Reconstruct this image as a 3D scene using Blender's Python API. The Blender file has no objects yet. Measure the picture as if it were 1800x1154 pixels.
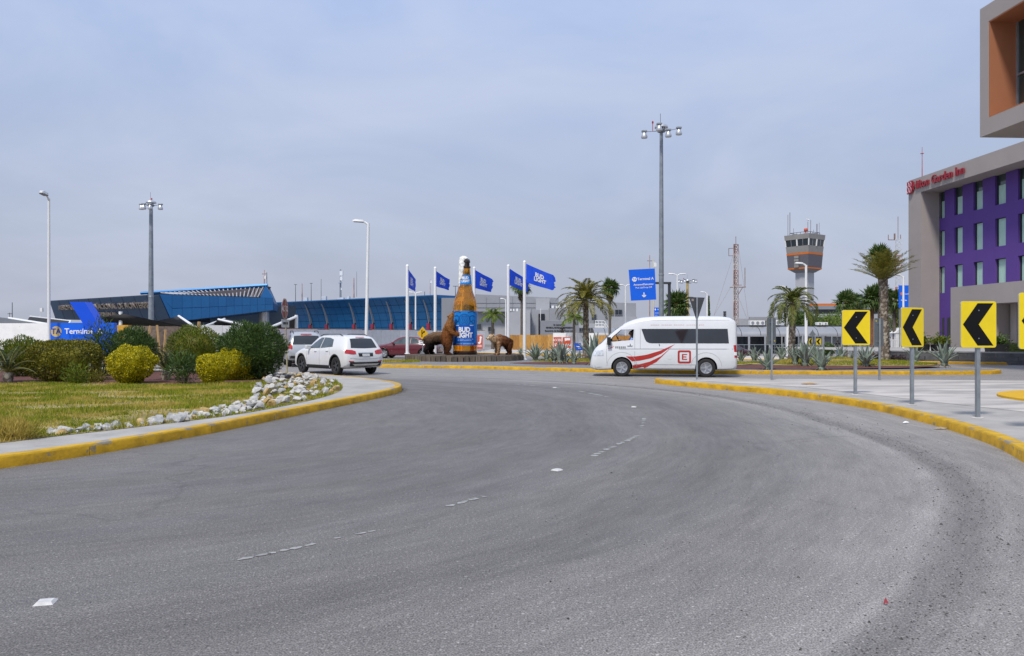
import bpy, bmesh, math, random
from mathutils import Vector, Matrix, noise, geometry
from mathutils.bvhtree import BVHTree
from math import sin, cos, pi, radians, sqrt, atan2

# ------------------------------------------------------------------ camera, sky, sun, exposure
S = bpy.context.scene
C = S.collection
F, HY, EYE = 1375.0, 588.0, 1.6          # focal length in photo pixels, horizon row, eye height
cam = bpy.data.cameras.new('camera'); camo = bpy.data.objects.new('camera', cam); C.objects.link(camo)
camo.location = (0, 0, EYE); camo.rotation_euler = (radians(90), 0, 0)
cam.sensor_width = 36; cam.lens = 36 * F / 1800; cam.shift_y = 11 / 1800
cam.clip_start = .05; cam.clip_end = 6000
S.camera = camo
S.render.resolution_x, S.render.resolution_y = 1024, 656

SUN_EL, SUN_AZ = radians(56), radians(206)      # azimuth clockwise from +Y (high behind the camera)
W = bpy.data.worlds.new('World'); S.world = W; W.use_nodes = True
nt = W.node_tree; nt.nodes.clear()
def N(t, ty, **k):
    n = t.nodes.new(ty)
    for a, v in k.items():
        if hasattr(n, a): setattr(n, a, v)
        else: n.inputs[a].default_value = v
    return n
sky = N(nt, 'ShaderNodeTexSky'); sky.sky_type = 'NISHITA'; sky.sun_disc = False
sky.sun_elevation = SUN_EL; sky.sun_rotation = SUN_AZ; sky.altitude = 400; sky.air_density = 1.3; sky.dust_density = 4; sky.ozone_density = 2
sk = N(nt, 'ShaderNodeMix', data_type='RGBA', blend_type='MULTIPLY'); sk.inputs[0].default_value = 1; sk.inputs[7].default_value = (.085, .085, .085, 1)
nt.links.new(sky.outputs[0], sk.inputs[6])
tc = N(nt, 'ShaderNodeTexCoord'); sp = N(nt, 'ShaderNodeSeparateXYZ'); nt.links.new(tc.outputs['Generated'], sp.inputs[0])
hz = N(nt, 'ShaderNodeValToRGB'); cr = hz.color_ramp          # thin even veil of high haze, by elevation
cr.elements[0].position = 0; cr.elements[0].color = (.485, .51, .612, 1)
cr.elements[1].position = 1; cr.elements[1].color = (.56, .70, 1.0, 1)
e = cr.elements.new(.13); e.color = (.465, .53, .69, 1)
e = cr.elements.new(.40); e.color = (.49, .62, .93, 1)
nt.links.new(sp.outputs[2], hz.inputs[0])
mp = N(nt, 'ShaderNodeMapping'); mp.inputs['Scale'].default_value = (1.2, 1.2, 3.0); nt.links.new(tc.outputs['Generated'], mp.inputs[0])
cn = N(nt, 'ShaderNodeTexNoise', Scale=1.9, Detail=6.0, Roughness=.55, Distortion=.6); nt.links.new(mp.outputs[0], cn.inputs[0])
cm = N(nt, 'ShaderNodeMapRange'); cm.inputs[1].default_value = .40; cm.inputs[2].default_value = .66; cm.inputs[3].default_value = 0; cm.inputs[4].default_value = .44
nt.links.new(cn.outputs[0], cm.inputs[0])
mh = N(nt, 'ShaderNodeMix', data_type='RGBA'); mh.inputs[0].default_value = .86
nt.links.new(sk.outputs[2], mh.inputs[6]); nt.links.new(hz.outputs[0], mh.inputs[7])
mc = N(nt, 'ShaderNodeMix', data_type='RGBA'); mc.inputs[7].default_value = (.66, .71, .86, 1)
nt.links.new(cm.outputs[0], mc.inputs[0]); nt.links.new(mh.outputs[2], mc.inputs[6])
bg = N(nt, 'ShaderNodeBackground', Strength=1.0); nt.links.new(mc.outputs[2], bg.inputs[0])
wo = N(nt, 'ShaderNodeOutputWorld'); nt.links.new(bg.outputs[0], wo.inputs[0])

sl = bpy.data.lights.new('sun', 'SUN'); sl.energy = 3.2; sl.angle = radians(8); sl.color = (1, .95, .87)
so = bpy.data.objects.new('sun', sl); C.objects.link(so)
sd = Vector((sin(SUN_AZ) * cos(SUN_EL), cos(SUN_AZ) * cos(SUN_EL), sin(SUN_EL)))
so.rotation_euler = sd.to_track_quat('Z', 'Y').to_euler(); so.location = (0, 0, 60)
S.view_settings.view_transform = 'Standard'; S.view_settings.look = 'None'
S.view_settings.exposure = 0.0; S.view_settings.gamma = 1

# ------------------------------------------------------------------ helpers
R = random.Random(7)
def gx(px, d): return (px - 900) / F * d
def gz(py, d): return EYE - (py - HY) / F * d
def at(px, py, d): return Vector((gx(px, d), d, gz(py, d)))
def gd(py, z=0.0): return (EYE - z) * F / (py - HY)
def ss(a, b, x):
    t = max(0, min(1, (x - a) / (b - a))); return t * t * (3 - 2 * t)
def tz(x, y): return -.7 * ss(46, 68, y) * ss(3, 14, x)      # the land falls away beyond the garden on the right

def wmat(o):
    m = o.matrix_basis.copy()
    while o.parent: o = o.parent; m = o.matrix_basis @ m
    return m

def frame(o, a=0, tilt=0):       # local x = right along the sign, y = up, z = out of its face; a=0 faces the camera
    r = Vector((cos(a), sin(a), 0)); n = Vector((sin(a), -cos(a), 0)); u = Vector((0, 0, 1))
    if tilt: q = Matrix.Rotation(tilt, 3, n); r = q @ r; u = q @ u
    return Matrix(((r.x, u.x, n.x, o[0]), (r.y, u.y, n.y, o[1]), (r.z, u.z, n.z, o[2]), (0, 0, 0, 1)))

class MB:
    def __init__(s): s.v = []; s.f = []; s.m = []
    def add(s, vs, fs, mi=0, M=None):
        b = len(s.v); s.v += [tuple(M @ Vector(p)) if M else tuple(p) for p in vs]
        s.f += [tuple(b + i for i in f) for f in fs]; s.m += [mi] * len(fs); return s
    def box(s, c, d, mi=0, rz=0, M=None):
        h = [x / 2 for x in d]; vs = []
        for z in (-1, 1):
            for x, y in ((-1, -1), (1, -1), (1, 1), (-1, 1)):
                X, Y = x * h[0], y * h[1]
                vs.append((c[0] + X * cos(rz) - Y * sin(rz), c[1] + X * sin(rz) + Y * cos(rz), c[2] + z * h[2]))
        return s.add(vs, [(3, 2, 1, 0), (4, 5, 6, 7), (0, 1, 5, 4), (1, 2, 6, 5), (2, 3, 7, 6), (3, 0, 4, 7)], mi, M)
    def hexa(s, a, b, mi=0):      # two quads (a below/behind b), same winding
        return s.add(list(a) + list(b), [(3, 2, 1, 0), (4, 5, 6, 7), (0, 1, 5, 4), (1, 2, 6, 5), (2, 3, 7, 6), (3, 0, 4, 7)], mi)
    def prism(s, poly, z0, z1, mi=0, M=None):
        n = len(poly); vs = [(p[0], p[1], z0) for p in poly] + [(p[0], p[1], z1) for p in poly]
        fs = [tuple(range(n - 1, -1, -1)), tuple(range(n, 2 * n))] + [(i, (i + 1) % n, n + (i + 1) % n, n + i) for i in range(n)]
        return s.add(vs, fs, mi, M)
    def tube(s, pts, rad, n=8, mi=0, cap=True, M=None, flat=1.0):
        pts = [Vector(p) for p in pts]
        if not hasattr(rad, '__len__'): rad = [rad] * len(pts)
        vs = []; up = None
        for i, p in enumerate(pts):
            t = (pts[min(i + 1, len(pts) - 1)] - pts[max(i - 1, 0)]).normalized()
            if up is None: up = Vector((0, 0, 1)) if abs(t.z) < .9 else Vector((0, 1, 0))
            a = t.cross(up).normalized(); b = a.cross(t).normalized(); up = b
            for k in range(n):
                q = 2 * pi * k / n; vs.append(p + (a * cos(q) + b * sin(q) * flat) * rad[i])
        fs = [(i * n + k, i * n + (k + 1) % n, (i + 1) * n + (k + 1) % n, (i + 1) * n + k) for i in range(len(pts) - 1) for k in range(n)]
        fs = [f[::-1] for f in fs]
        if cap: fs += [tuple(range(n)), tuple(range(len(vs) - 1, len(vs) - n - 1, -1))]
        return s.add(vs, fs, mi, M)
    def lathe(s, prof, n=24, c=(0, 0, 0), mi=0, M=None, cap=True):      # prof: (r, z) from bottom up
        vs = [(c[0] + r * cos(2 * pi * k / n), c[1] + r * sin(2 * pi * k / n), c[2] + z) for r, z in prof for k in range(n)]
        fs = [(i * n + k, i * n + (k + 1) % n, (i + 1) * n + (k + 1) % n, (i + 1) * n + k) for i in range(len(prof) - 1) for k in range(n)]
        if cap:
            if prof[0][0] > 1e-4: fs.append(tuple(range(n - 1, -1, -1)))
            if prof[-1][0] > 1e-4: fs.append(tuple(range(len(vs) - n, len(vs))))
        return s.add(vs, fs, mi, M)
    def grid(s, fn, nu, nv, mi=0, flip=False):
        vs = [fn(i / nu, j / nv) for j in range(nv + 1) for i in range(nu + 1)]
        w = nu + 1; fs = [(j * w + i, j * w + i + 1, (j + 1) * w + i + 1, (j + 1) * w + i) for j in range(nv) for i in range(nu)]
        return s.add(vs, [f[::-1] for f in fs] if flip else fs, mi)
    def build(s, name, mats, parent=None, smooth=0, local=False, bevel=0):
        if not isinstance(mats, (list, tuple)): mats = [mats]
        me = bpy.data.meshes.new(name); o = bpy.data.objects.new(name, me)
        vs = s.v
        if parent is not None:
            o.parent = parent
            if not local:
                inv = wmat(parent).inverted(); vs = [inv @ Vector(p) for p in vs]
        elif not local:
            xs, ys, zs = zip(*vs); c = Vector(((min(xs) + max(xs)) / 2, (min(ys) + max(ys)) / 2, min(zs)))
            vs = [Vector(p) - c for p in vs]; o.location = c
        me.from_pydata([tuple(p) for p in vs], [], s.f)
        for m in mats: me.materials.append(m)
        if len(mats) > 1: me.polygons.foreach_set('material_index', s.m)
        if smooth:
            me.polygons.foreach_set('use_smooth', [True] * len(me.polygons))
            me.set_sharp_from_angle(angle=radians(smooth))
        me.update(); C.objects.link(o)
        if bevel:
            b = o.modifiers.new('bevel', 'BEVEL'); b.width = bevel; b.segments = 2; b.limit_method = 'ANGLE'
        return o

def tag(o, label, cat, group=None):
    o['label'] = label; o['category'] = cat
    if group: o['group'] = group
    return o
def struct(o): o['kind'] = 'structure'; return o
def stuff(o): o['kind'] = 'stuff'; return o
def thing(name, label, cat, loc=(0, 0, 0), rz=0, group=None):
    o = bpy.data.objects.new(name, None); C.objects.link(o); o.location = loc; o.rotation_euler = (0, 0, rz); o.empty_display_size = .2
    return tag(o, label, cat, group)
def inst(name, me, parent, M):
    o = bpy.data.objects.new(name, me); C.objects.link(o); o.parent = parent; o.matrix_basis = M; return o

def chaikin(p, k=2, closed=False):
    for _ in range(k):
        q = [] if closed else [p[0]]
        for i in range(len(p) if closed else len(p) - 1):
            a, b = Vector(p[i]), Vector(p[(i + 1) % len(p)]); q += [tuple(a * .75 + b * .25), tuple(a * .25 + b * .75)]
        if not closed: q.append(p[-1])
        p = q
    return p
def resample(p, n):
    p = [Vector(q) for q in p]; L = [0]
    for i in range(1, len(p)): L.append(L[-1] + (p[i] - p[i - 1]).length)
    out = []; j = 0
    for k in range(n):
        t = L[-1] * k / (n - 1)
        while j < len(p) - 2 and L[j + 1] < t: j += 1
        d = L[j + 1] - L[j] or 1; out.append(p[j].lerp(p[j + 1], min(1, (t - L[j]) / d)))
    return out
def inside(x, y, poly):
    r = False; j = len(poly) - 1
    for i in range(len(poly)):
        a, b = poly[i], poly[j]
        if (a[1] > y) != (b[1] > y) and x < (b[0] - a[0]) * (y - a[1]) / (b[1] - a[1]) + a[0]: r = not r
        j = i
    return r
def offset(p, d, closed=False):      # to the left of travel
    out = []
    for i in range(len(p)):
        a = Vector(p[i - 1] if i or closed else p[0]); b = Vector(p[(i + 1) % len(p)] if i < len(p) - 1 or closed else p[i])
        t = (b - a).normalized(); out.append((p[i][0] - t.y * d, p[i][1] + t.x * d))
    return out
def sheet(name, poly, z, m, parent=None):
    tris = geometry.tessellate_polygon([[Vector((p[0], p[1], 0)) for p in poly]])
    zz = z if callable(z) else (lambda x, y: z)
    mb = MB(); fs = []
    for t in tris:
        a, b, c = [Vector(poly[i]) for i in t]
        fs.append(t if (b - a).cross(c - a) > 0 else t[::-1])
    mb.add([(p[0], p[1], zz(p[0], p[1])) for p in poly], fs)
    return struct(mb.build(name, m, parent))

# ------------------------------------------------------------------ materials
MATS = {}
def mat(name, col, rough=.6, metal=0, var=.12, scale=2.5, bump=0, bscale=60, spec=.5, coat=0, trans=0, ior=1.45, col2=None, mask=None, stretch=None, emit=0):
    if name in MATS: return MATS[name]
    m = bpy.data.materials.new(name); m.use_nodes = True; t = m.node_tree; b = t.nodes['Principled BSDF']
    g = N(t, 'ShaderNodeNewGeometry'); vec = g.outputs['Position']
    if stretch:
        q = N(t, 'ShaderNodeMapping'); q.inputs['Scale'].default_value = stretch; t.links.new(vec, q.inputs[0]); vec = q.outputs[0]
    n = N(t, 'ShaderNodeTexNoise', Scale=scale, Detail=5.0, Roughness=.6); t.links.new(vec, n.inputs[0])
    r = N(t, 'ShaderNodeValToRGB'); r.color_ramp.elements[0].position = .32; r.color_ramp.elements[1].position = .68
    r.color_ramp.elements[0].color = tuple(c * (1 - var) for c in col) + (1,); r.color_ramp.elements[1].color = tuple(min(1, c * (1 + var)) for c in col) + (1,)
    t.links.new(n.outputs[0], r.inputs[0]); out = r.outputs[0]
    if col2:                      # patches of a second colour: (threshold, softness, scale)
        n2 = N(t, 'ShaderNodeTexNoise', Scale=mask[2], Detail=8.0, Roughness=.65); t.links.new(vec, n2.inputs[0])
        mr = N(t, 'ShaderNodeMapRange'); mr.inputs[1].default_value = mask[0]; mr.inputs[2].default_value = mask[0] + mask[1]; t.links.new(n2.outputs[0], mr.inputs[0])
        mx = N(t, 'ShaderNodeMix', data_type='RGBA'); mx.inputs[7].default_value = tuple(col2) + (1,)
        t.links.new(mr.outputs[0], mx.inputs[0]); t.links.new(out, mx.inputs[6]); out = mx.outputs[2]
    t.links.new(out, b.inputs['Base Color'])
    b.inputs['Roughness'].default_value = rough; b.inputs['Metallic'].default_value = metal; b.inputs['Specular IOR Level'].default_value = spec
    b.inputs['Coat Weight'].default_value = coat; b.inputs['Coat Roughness'].default_value = .08
    b.inputs['Transmission Weight'].default_value = trans; b.inputs['IOR'].default_value = ior
    if emit: t.links.new(out, b.inputs['Emission Color']); b.inputs['Emission Strength'].default_value = emit
    if bump:
        n3 = N(t, 'ShaderNodeTexNoise', Scale=bscale, Detail=4.0); t.links.new(vec, n3.inputs[0])
        bp = N(t, 'ShaderNodeBump', Strength=bump, Distance=.02); t.links.new(n3.outputs[0], bp.inputs['Height']); t.links.new(bp.outputs[0], b.inputs['Normal'])
    MATS[name] = m; return m
def leafmat(name, cols, rough=.5, trl=.25, patch=None):
    if name in MATS: return MATS[name]
    m = bpy.data.materials.new(name); m.use_nodes = True; t = m.node_tree; b = t.nodes['Principled BSDF']
    g = N(t, 'ShaderNodeNewGeometry'); r = N(t, 'ShaderNodeValToRGB'); cr = r.color_ramp
    cr.elements[0].position = 0; cr.elements[0].color = tuple(cols[0]) + (1,); cr.elements[1].position = 1; cr.elements[1].color = tuple(cols[-1]) + (1,)
    for i, c in enumerate(cols[1:-1]): q = cr.elements.new((i + 1) / (len(cols) - 1)); q.color = tuple(c) + (1,)
    t.links.new(g.outputs['Random Per Island'], r.inputs[0]); out = r.outputs[0]
    if patch:
        n2 = N(t, 'ShaderNodeTexNoise', Scale=patch[1], Detail=4.0); t.links.new(g.outputs['Position'], n2.inputs[0])
        mr = N(t, 'ShaderNodeMapRange'); mr.inputs[1].default_value = patch[2]; mr.inputs[2].default_value = patch[2] + .16; t.links.new(n2.outputs[0], mr.inputs[0])
        mx = N(t, 'ShaderNodeMix', data_type='RGBA'); mx.inputs[7].default_value = tuple(patch[0]) + (1,)
        t.links.new(mr.outputs[0], mx.inputs[0]); t.links.new(out, mx.inputs[6]); out = mx.outputs[2]
    t.links.new(out, b.inputs['Base Color']); b.inputs['Roughness'].default_value = rough; b.inputs['Specular IOR Level'].default_value = .3
    tr = N(t, 'ShaderNodeBsdfTranslucent'); t.links.new(out, tr.inputs[0]); ms = N(t, 'ShaderNodeMixShader'); ms.inputs[0].default_value = trl
    t.links.new(b.outputs[0], ms.inputs[1]); t.links.new(tr.outputs[0], ms.inputs[2]); t.links.new(ms.outputs[0], t.nodes['Material Output'].inputs[0])
    MATS[name] = m; return m

white_paint = mat('white_paint', (.78, .78, .77), .45, var=.04)
galv = mat('galvanised_steel', (.30, .33, .35), .45, .6, .15, 6)
darkmetal = mat('dark_metal', (.06, .065, .07), .5, .4)
black = mat('black_plastic', (.015, .015, .016), .5)
rubber = mat('tyre_rubber', (.022, .021, .021), .85)
redpaint = mat('red_paint', (.45, .03, .03), .5)
blue_sign = mat('blue_sign_sheet', (.004, .13, .78), .45, var=.04)
white_sheet = mat('white_sheet', (.85, .85, .85), .5, var=.03)
yellow_sheet = mat('yellow_sheet', (.80, .60, .008), .42, var=.05, scale=4)
black_sheet = mat('black_sheet', (.008, .008, .008), .6, spec=.15)

# ------------------------------------------------------------------ lettering
TXT = {}
def text(s, size=1.0, bold=.0, space=1.0, cond=1.0):
    """verts, faces of a line of lettering centred on the origin, cap height about 0.72 * size"""
    k = (s, bold, space)
    if k not in TXT:
        cu = bpy.data.curves.new('lettering', 'FONT'); cu.body = s; cu.align_x = 'CENTER'; cu.align_y = 'CENTER'; cu.offset = bold; cu.space_character = space; cu.resolution_u = 3
        o = bpy.data.objects.new('lettering', cu); C.objects.link(o)
        dg = bpy.context.evaluated_depsgraph_get(); e = o.evaluated_get(dg); me = e.to_mesh()
        TXT[k] = ([v.co.copy() for v in me.vertices], [tuple(p.vertices) for p in me.polygons])
        e.to_mesh_clear(); bpy.data.objects.remove(o); bpy.data.curves.remove(cu)
    v, f = TXT[k]
    return [Vector((p.x * size * cond, p.y * size, 0)) for p in v], f
def put_text(name, s, m, parent, M, size, bold=.02, depth=.004, fn=None, space=1.0, cond=1.0, dx=0, dy=0):
    v, f = text(s, size, bold, space, cond); mb = MB(); n = len(v)
    v = [p + Vector((dx, dy, 0)) for p in v]
    g = fn or (lambda p: M @ p)
    mb.add([g(p) for p in v] + [g(p + Vector((0, 0, depth))) for p in v], [])
    mb.f += [tuple(n + i for i in q) for q in f]
    cnt = {}
    for q in f:
        for i in range(len(q)): cnt[(q[i], q[(i + 1) % len(q)])] = 1
    mb.f += [(a, b, n + b, n + a) for a, b in cnt if (b, a) not in cnt]
    mb.m = [0] * len(mb.f)
    return mb.build(name, m, parent)
def rrect(w, h, r, n=4, cx=0, cy=0):
    p = []
    for sx, sy, a0 in ((1, -1, -pi / 2), (1, 1, 0), (-1, 1, pi / 2), (-1, -1, pi)):
        for k in range(n + 1):
            a = a0 + pi / 2 * k / n; p.append((cx + sx * (w / 2 - r) + r * cos(a), cy + sy * (h / 2 - r) + r * sin(a)))
    return p
def circle(r, n=24, cx=0, cy=0): return [(cx + r * cos(2 * pi * k / n), cy + r * sin(2 * pi * k / n)) for k in range(n)]
# ------------------------------------------------------------------ ground and road
def circ3(a, b, c):
    ax, ay = a; bx, by = b; cx, cy = c; d = 2 * (ax * (by - cy) + bx * (cy - ay) + cx * (ay - by))
    ux = ((ax * ax + ay * ay) * (by - cy) + (bx * bx + by * by) * (cy - ay) + (cx * cx + cy * cy) * (ay - by)) / d
    uy = ((ax * ax + ay * ay) * (cx - bx) + (bx * bx + by * by) * (ax - cx) + (cx * cx + cy * cy) * (bx - ax)) / d
    return ux, uy, math.hypot(ax - ux, ay - uy)
CX, CY, CR = circ3((4.73, 25.3), (7.62, 16.8), (5.6, 8.2))

def asphalt():
    m = bpy.data.materials.new('asphalt'); m.use_nodes = True; t = m.node_tree; b = t.nodes['Principled BSDF']; L = t.links.new
    g = N(t, 'ShaderNodeNewGeometry'); sub = N(t, 'ShaderNodeVectorMath', operation='SUBTRACT'); sub.inputs[1].default_value = (CX, CY, 0); L(g.outputs['Position'], sub.inputs[0])
    s = N(t, 'ShaderNodeSeparateXYZ'); L(sub.outputs[0], s.inputs[0])
    ln = N(t, 'ShaderNodeVectorMath', operation='LENGTH'); L(sub.outputs[0], ln.inputs[0])
    an = N(t, 'ShaderNodeMath', operation='ARCTAN2'); L(s.outputs[1], an.inputs[0]); L(s.outputs[0], an.inputs[1])
    # wobble the radius a little so that wheel paths are not perfect arcs
    wn = N(t, 'ShaderNodeTexNoise', Scale=.18, Detail=2.0); L(g.outputs['Position'], wn.inputs[0])
    wa = N(t, 'ShaderNodeMath', operation='MULTIPLY_ADD'); L(wn.outputs[0], wa.inputs[0]); wa.inputs[1].default_value = .5; L(ln.outputs[1], wa.inputs[2])
    py = N(t, 'ShaderNodeSeparateXYZ'); L(g.outputs['Position'], py.inputs[0]); pm = N(t, 'ShaderNodeMapRange'); pm.inputs[1].default_value = 4; pm.inputs[2].default_value = 14.5; pm.inputs[3].default_value = 0; pm.inputs[4].default_value = 1.6; L(py.outputs[1], pm.inputs[0])
    wb = N(t, 'ShaderNodeMath', operation='ADD'); L(wa.outputs[0], wb.inputs[0]); L(pm.outputs[0], wb.inputs[1]); wa = wb
    rr = N(t, 'ShaderNodeMath', operation='SUBTRACT'); L(wa.outputs[0], rr.inputs[0]); rr.inputs[1].default_value = CR + .36      # 0 at the right kerb, negative across the road
    cv = N(t, 'ShaderNodeCombineXYZ'); L(rr.outputs[0], cv.inputs[0]); am = N(t, 'ShaderNodeMath', operation='MULTIPLY'); L(an.outputs[0], am.inputs[0]); am.inputs[1].default_value = CR * .1; L(am.outputs[0], cv.inputs[1])
    def noise_(scale, detail, vec, rough=.6):
        n = N(t, 'ShaderNodeTexNoise', Scale=scale, Detail=detail, Roughness=rough); L(vec, n.inputs[0]); return n.outputs[0]
    def ramp(inp, stops):
        r = N(t, 'ShaderNodeValToRGB'); r.color_ramp.elements[0].position = stops[0][0]; r.color_ramp.elements[1].position = stops[-1][0]
        r.color_ramp.elements[0].color = (stops[0][1],) * 3 + (1,); r.color_ramp.elements[1].color = (stops[-1][1],) * 3 + (1,)
        for p, v in stops[1:-1]: q = r.color_ramp.elements.new(p); q.color = (v,) * 3 + (1,)
        L(inp, r.inputs[0]); return r.outputs[0]
    def mul(a, c, fac=1.0):
        x = N(t, 'ShaderNodeMix', data_type='RGBA', blend_type='MULTIPLY'); x.inputs[0].default_value = fac; L(a, x.inputs[6]); L(c, x.inputs[7]); return x.outputs[2]
    P = g.outputs['Position']
    base = N(t, 'ShaderNodeRGB'); base.outputs[0].default_value = (.160, .150, .142, 1)
    # wheel paths by distance from the right kerb: dusty band, loose grit, polished lanes
    mr = N(t, 'ShaderNodeMapRange'); mr.inputs[1].default_value = -12; mr.inputs[2].default_value = 1; L(rr.outputs[0], mr.inputs[0])
    band = ramp(mr.outputs[0], [(0, .80), (.3, .84), (.42, .74), (.50, .80), (.56, .74), (.62, .92), (.68, .88), (.715, .76), (.76, .97), (.808, 1.16), (.85, 1.26), (.868, 1.52), (.882, 1.66), (.889, 1.16), (.897, 1.02), (.906, 1.12), (.918, 1.42), (.95, 1.5), (1, 1.5)])
    arc = ramp(noise_(2.6, 6, cv.outputs[0]), [(.3, .86), (.7, 1.14)])
    fine_arc = ramp(noise_(11, 5, cv.outputs[0]), [(.3, .84), (.7, 1.16)])
    big = ramp(noise_(.35, 4, P), [(.3, .88), (.7, 1.1)])
    mid = ramp(noise_(2.2, 6, P), [(.3, .93), (.7, 1.07)])
    speck = ramp(noise_(95, 2, P, .5), [(.36, .5), (.5, 1.0), (.63, 1.7)])
    chip = ramp(noise_(38, 3, P, .5), [(.28, .35), (.36, .95), (.5, 1.0), (.62, 1.15), (.70, 2.0)])
    stain = ramp(noise_(1.1, 2, P), [(.24, .72), (.31, 1), (1, 1)])
    vw = N(t, 'ShaderNodeVectorMath', operation='ADD'); wv2 = N(t, 'ShaderNodeTexNoise', Scale=1.3, Detail=5.0); L(P, wv2.inputs[0]); L(P, vw.inputs[0]); L(wv2.outputs[1], vw.inputs[1])
    vo = N(t, 'ShaderNodeTexVoronoi', feature='DISTANCE_TO_EDGE'); vo.inputs['Scale'].default_value = .22; L(vw.outputs[0], vo.inputs[0])
    ck = ramp(vo.outputs[0], [(0, .45), (.0035, .75), (.006, 1), (1, 1)]); cmask = ramp(noise_(.3, 2, P), [(.5, 1.0), (.56, 0.0)])
    ckm = N(t, 'ShaderNodeMix', data_type='RGBA', blend_type='LIGHTEN'); ckm.inputs[0].default_value = 1; L(ck, ckm.inputs[6]); L(cmask, ckm.inputs[7])
    c = base.outputs[0]
    for a, fcy in ((band, .85), (arc, .8), (fine_arc, .8), (big, .6), (mid, .8), (speck, .75), (chip, .9), (stain, .4), (ckm.outputs[2], .4)): c = mul(c, a, fcy)
    L(c, b.inputs['Base Color'])
    rg = ramp(noise_(1.4, 4, cv.outputs[0]), [(.3, .58), (.7, .74)]); L(rg, b.inputs['Roughness']); b.inputs['Specular IOR Level'].default_value = .35
    bp = N(t, 'ShaderNodeBump', Strength=.5, Distance=.006); hn = noise_(110, 3, P); L(hn, bp.inputs['Height']); L(bp.outputs[0], b.inputs['Normal'])
    return m
ASPH = asphalt()
dirt = mat('dry_ground', (.20, .185, .16), .9, var=.2, scale=.05, bump=.3, bscale=3)
concrete = mat('pavement_concrete', (.36, .345, .325), .85, var=.14, scale=1.3, bump=.25, bscale=55, col2=(.25, .24, .225), mask=(.55, .2, .9))
concrete_l = mat('pale_concrete', (.49, .455, .425), .85, var=.16, scale=.7, bump=.2, bscale=50, stretch=(.35, 1.4, 1), col2=(.30, .285, .27), mask=(.47, .14, .9))
kerb_y = mat('kerb_yellow', (.49, .275, .005), .7, var=.32, scale=3, bump=.25, bscale=25, col2=(.22, .17, .09), mask=(.60, .05, 4.5))
kerb_worn = mat('kerb_worn_top', (.52, .31, .012), .75, var=.2, scale=5, bump=.3, bscale=25, col2=(.27, .24, .19), mask=(.545, .06, 2.6))
soil = mat('lawn_soil', (.27, .215, .085), .95, var=.4, scale=1.5, bump=.5, bscale=30)
mulch = mat('red_mulch', (.115, .045, .036), .95, var=.5, scale=22, bump=.8, bscale=60)
gravel_m = mat('grey_gravel', (.20, .20, .205), .9, var=.45, scale=25, bump=.8, bscale=70)

mb = MB(); NX = [-3000, -900, -300, -120, -60, -30, -15, 0, 3, 6, 9, 12, 14, 30, 60, 120, 300, 900, 3000]; NY = [-600, -100, -20, 10, 30, 46, 50, 54, 58, 62, 65, 68, 90, 150, 300, 900, 2500, 5000]
vs = [(x, y, tz(x, y) - .06) for y in NY for x in NX]; w = len(NX)
mb.add(vs, [(j * w + i, j * w + i + 1, (j + 1) * w + i + 1, (j + 1) * w + i) for j in range(len(NY) - 1) for i in range(w - 1)])
struct(mb.build('ground', dirt, local=True))
mb = MB(); NX = [-60 + 2 * i for i in range(61)]; NY = [-14 + 2 * i for i in range(56)]
vs = [(x, y, tz(x, y)) for y in NY for x in NX]; w = len(NX)
mb.add(vs, [(j * w + i, j * w + i + 1, (j + 1) * w + i + 1, (j + 1) * w + i) for j in range(len(NY) - 1) for i in range(w - 1)])
struct(mb.build('road', ASPH, local=True, smooth=60))

def kerb(name, line, closed=False, width=.2, h=.15, step=2.4, z=None, mats=None):
    """kerb stones along a line (road on the right of travel), with open joints"""
    z = z or (lambda x, y: 0)
    if closed: line = list(line) + [line[0]]
    pts = resample([(p[0], p[1], 0) for p in line], max(8, int(sum((Vector(line[i + 1]) - Vector(line[i])).length for i in range(len(line) - 1)) / .3)))
    pts = [(p.x, p.y) for p in pts]
    prof = ((0, -.05), (.012, h - .025), (.035, h), (width, h), (width, -.05))
    offs = [offset(pts, q[0], False) for q in prof]
    root = bpy.data.objects.new(name, None); C.objects.link(root); struct(root); root.location = (pts[0][0], pts[0][1], 0)
    k = max(2, int(step / .3)); i = 0; n = len(pts)
    while i < n - 1:
        j = min(n - 1, i + k)
        if n - 1 - j < 3: j = n - 1
        mb = MB(); rows = []; jig = R.uniform(-.004, .004)
        for a in range(i, j + 1):
            for q in range(5):
                x, y = offs[q][a]
                if a == i or a == j:            # 6 mm joint
                    b = a + (1 if a == i else -1); x += (offs[q][b][0] - x) * .012; y += (offs[q][b][1] - y) * .012
                rows.append((x, y, prof[q][1] + z(x, y) + (jig if q else 0)))
        fs = []; ms = []
        for a in range(j - i):
            for q in range(4): fs.append((a * 5 + q, (a + 1) * 5 + q, (a + 1) * 5 + q + 1, a * 5 + q + 1)); ms.append(1 if q in (1, 2) else 0)
        fs += [(4, 3, 2, 1, 0), tuple(rows.__len__() - 5 + q for q in range(5))]; ms += [0, 0]
        mb.v = rows; mb.f = [f[::-1] for f in fs]; mb.m = ms
        mb.build('kerb_stone', mats or [kerb_y, kerb_worn], root, smooth=40)
        i = j
    return root

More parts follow.
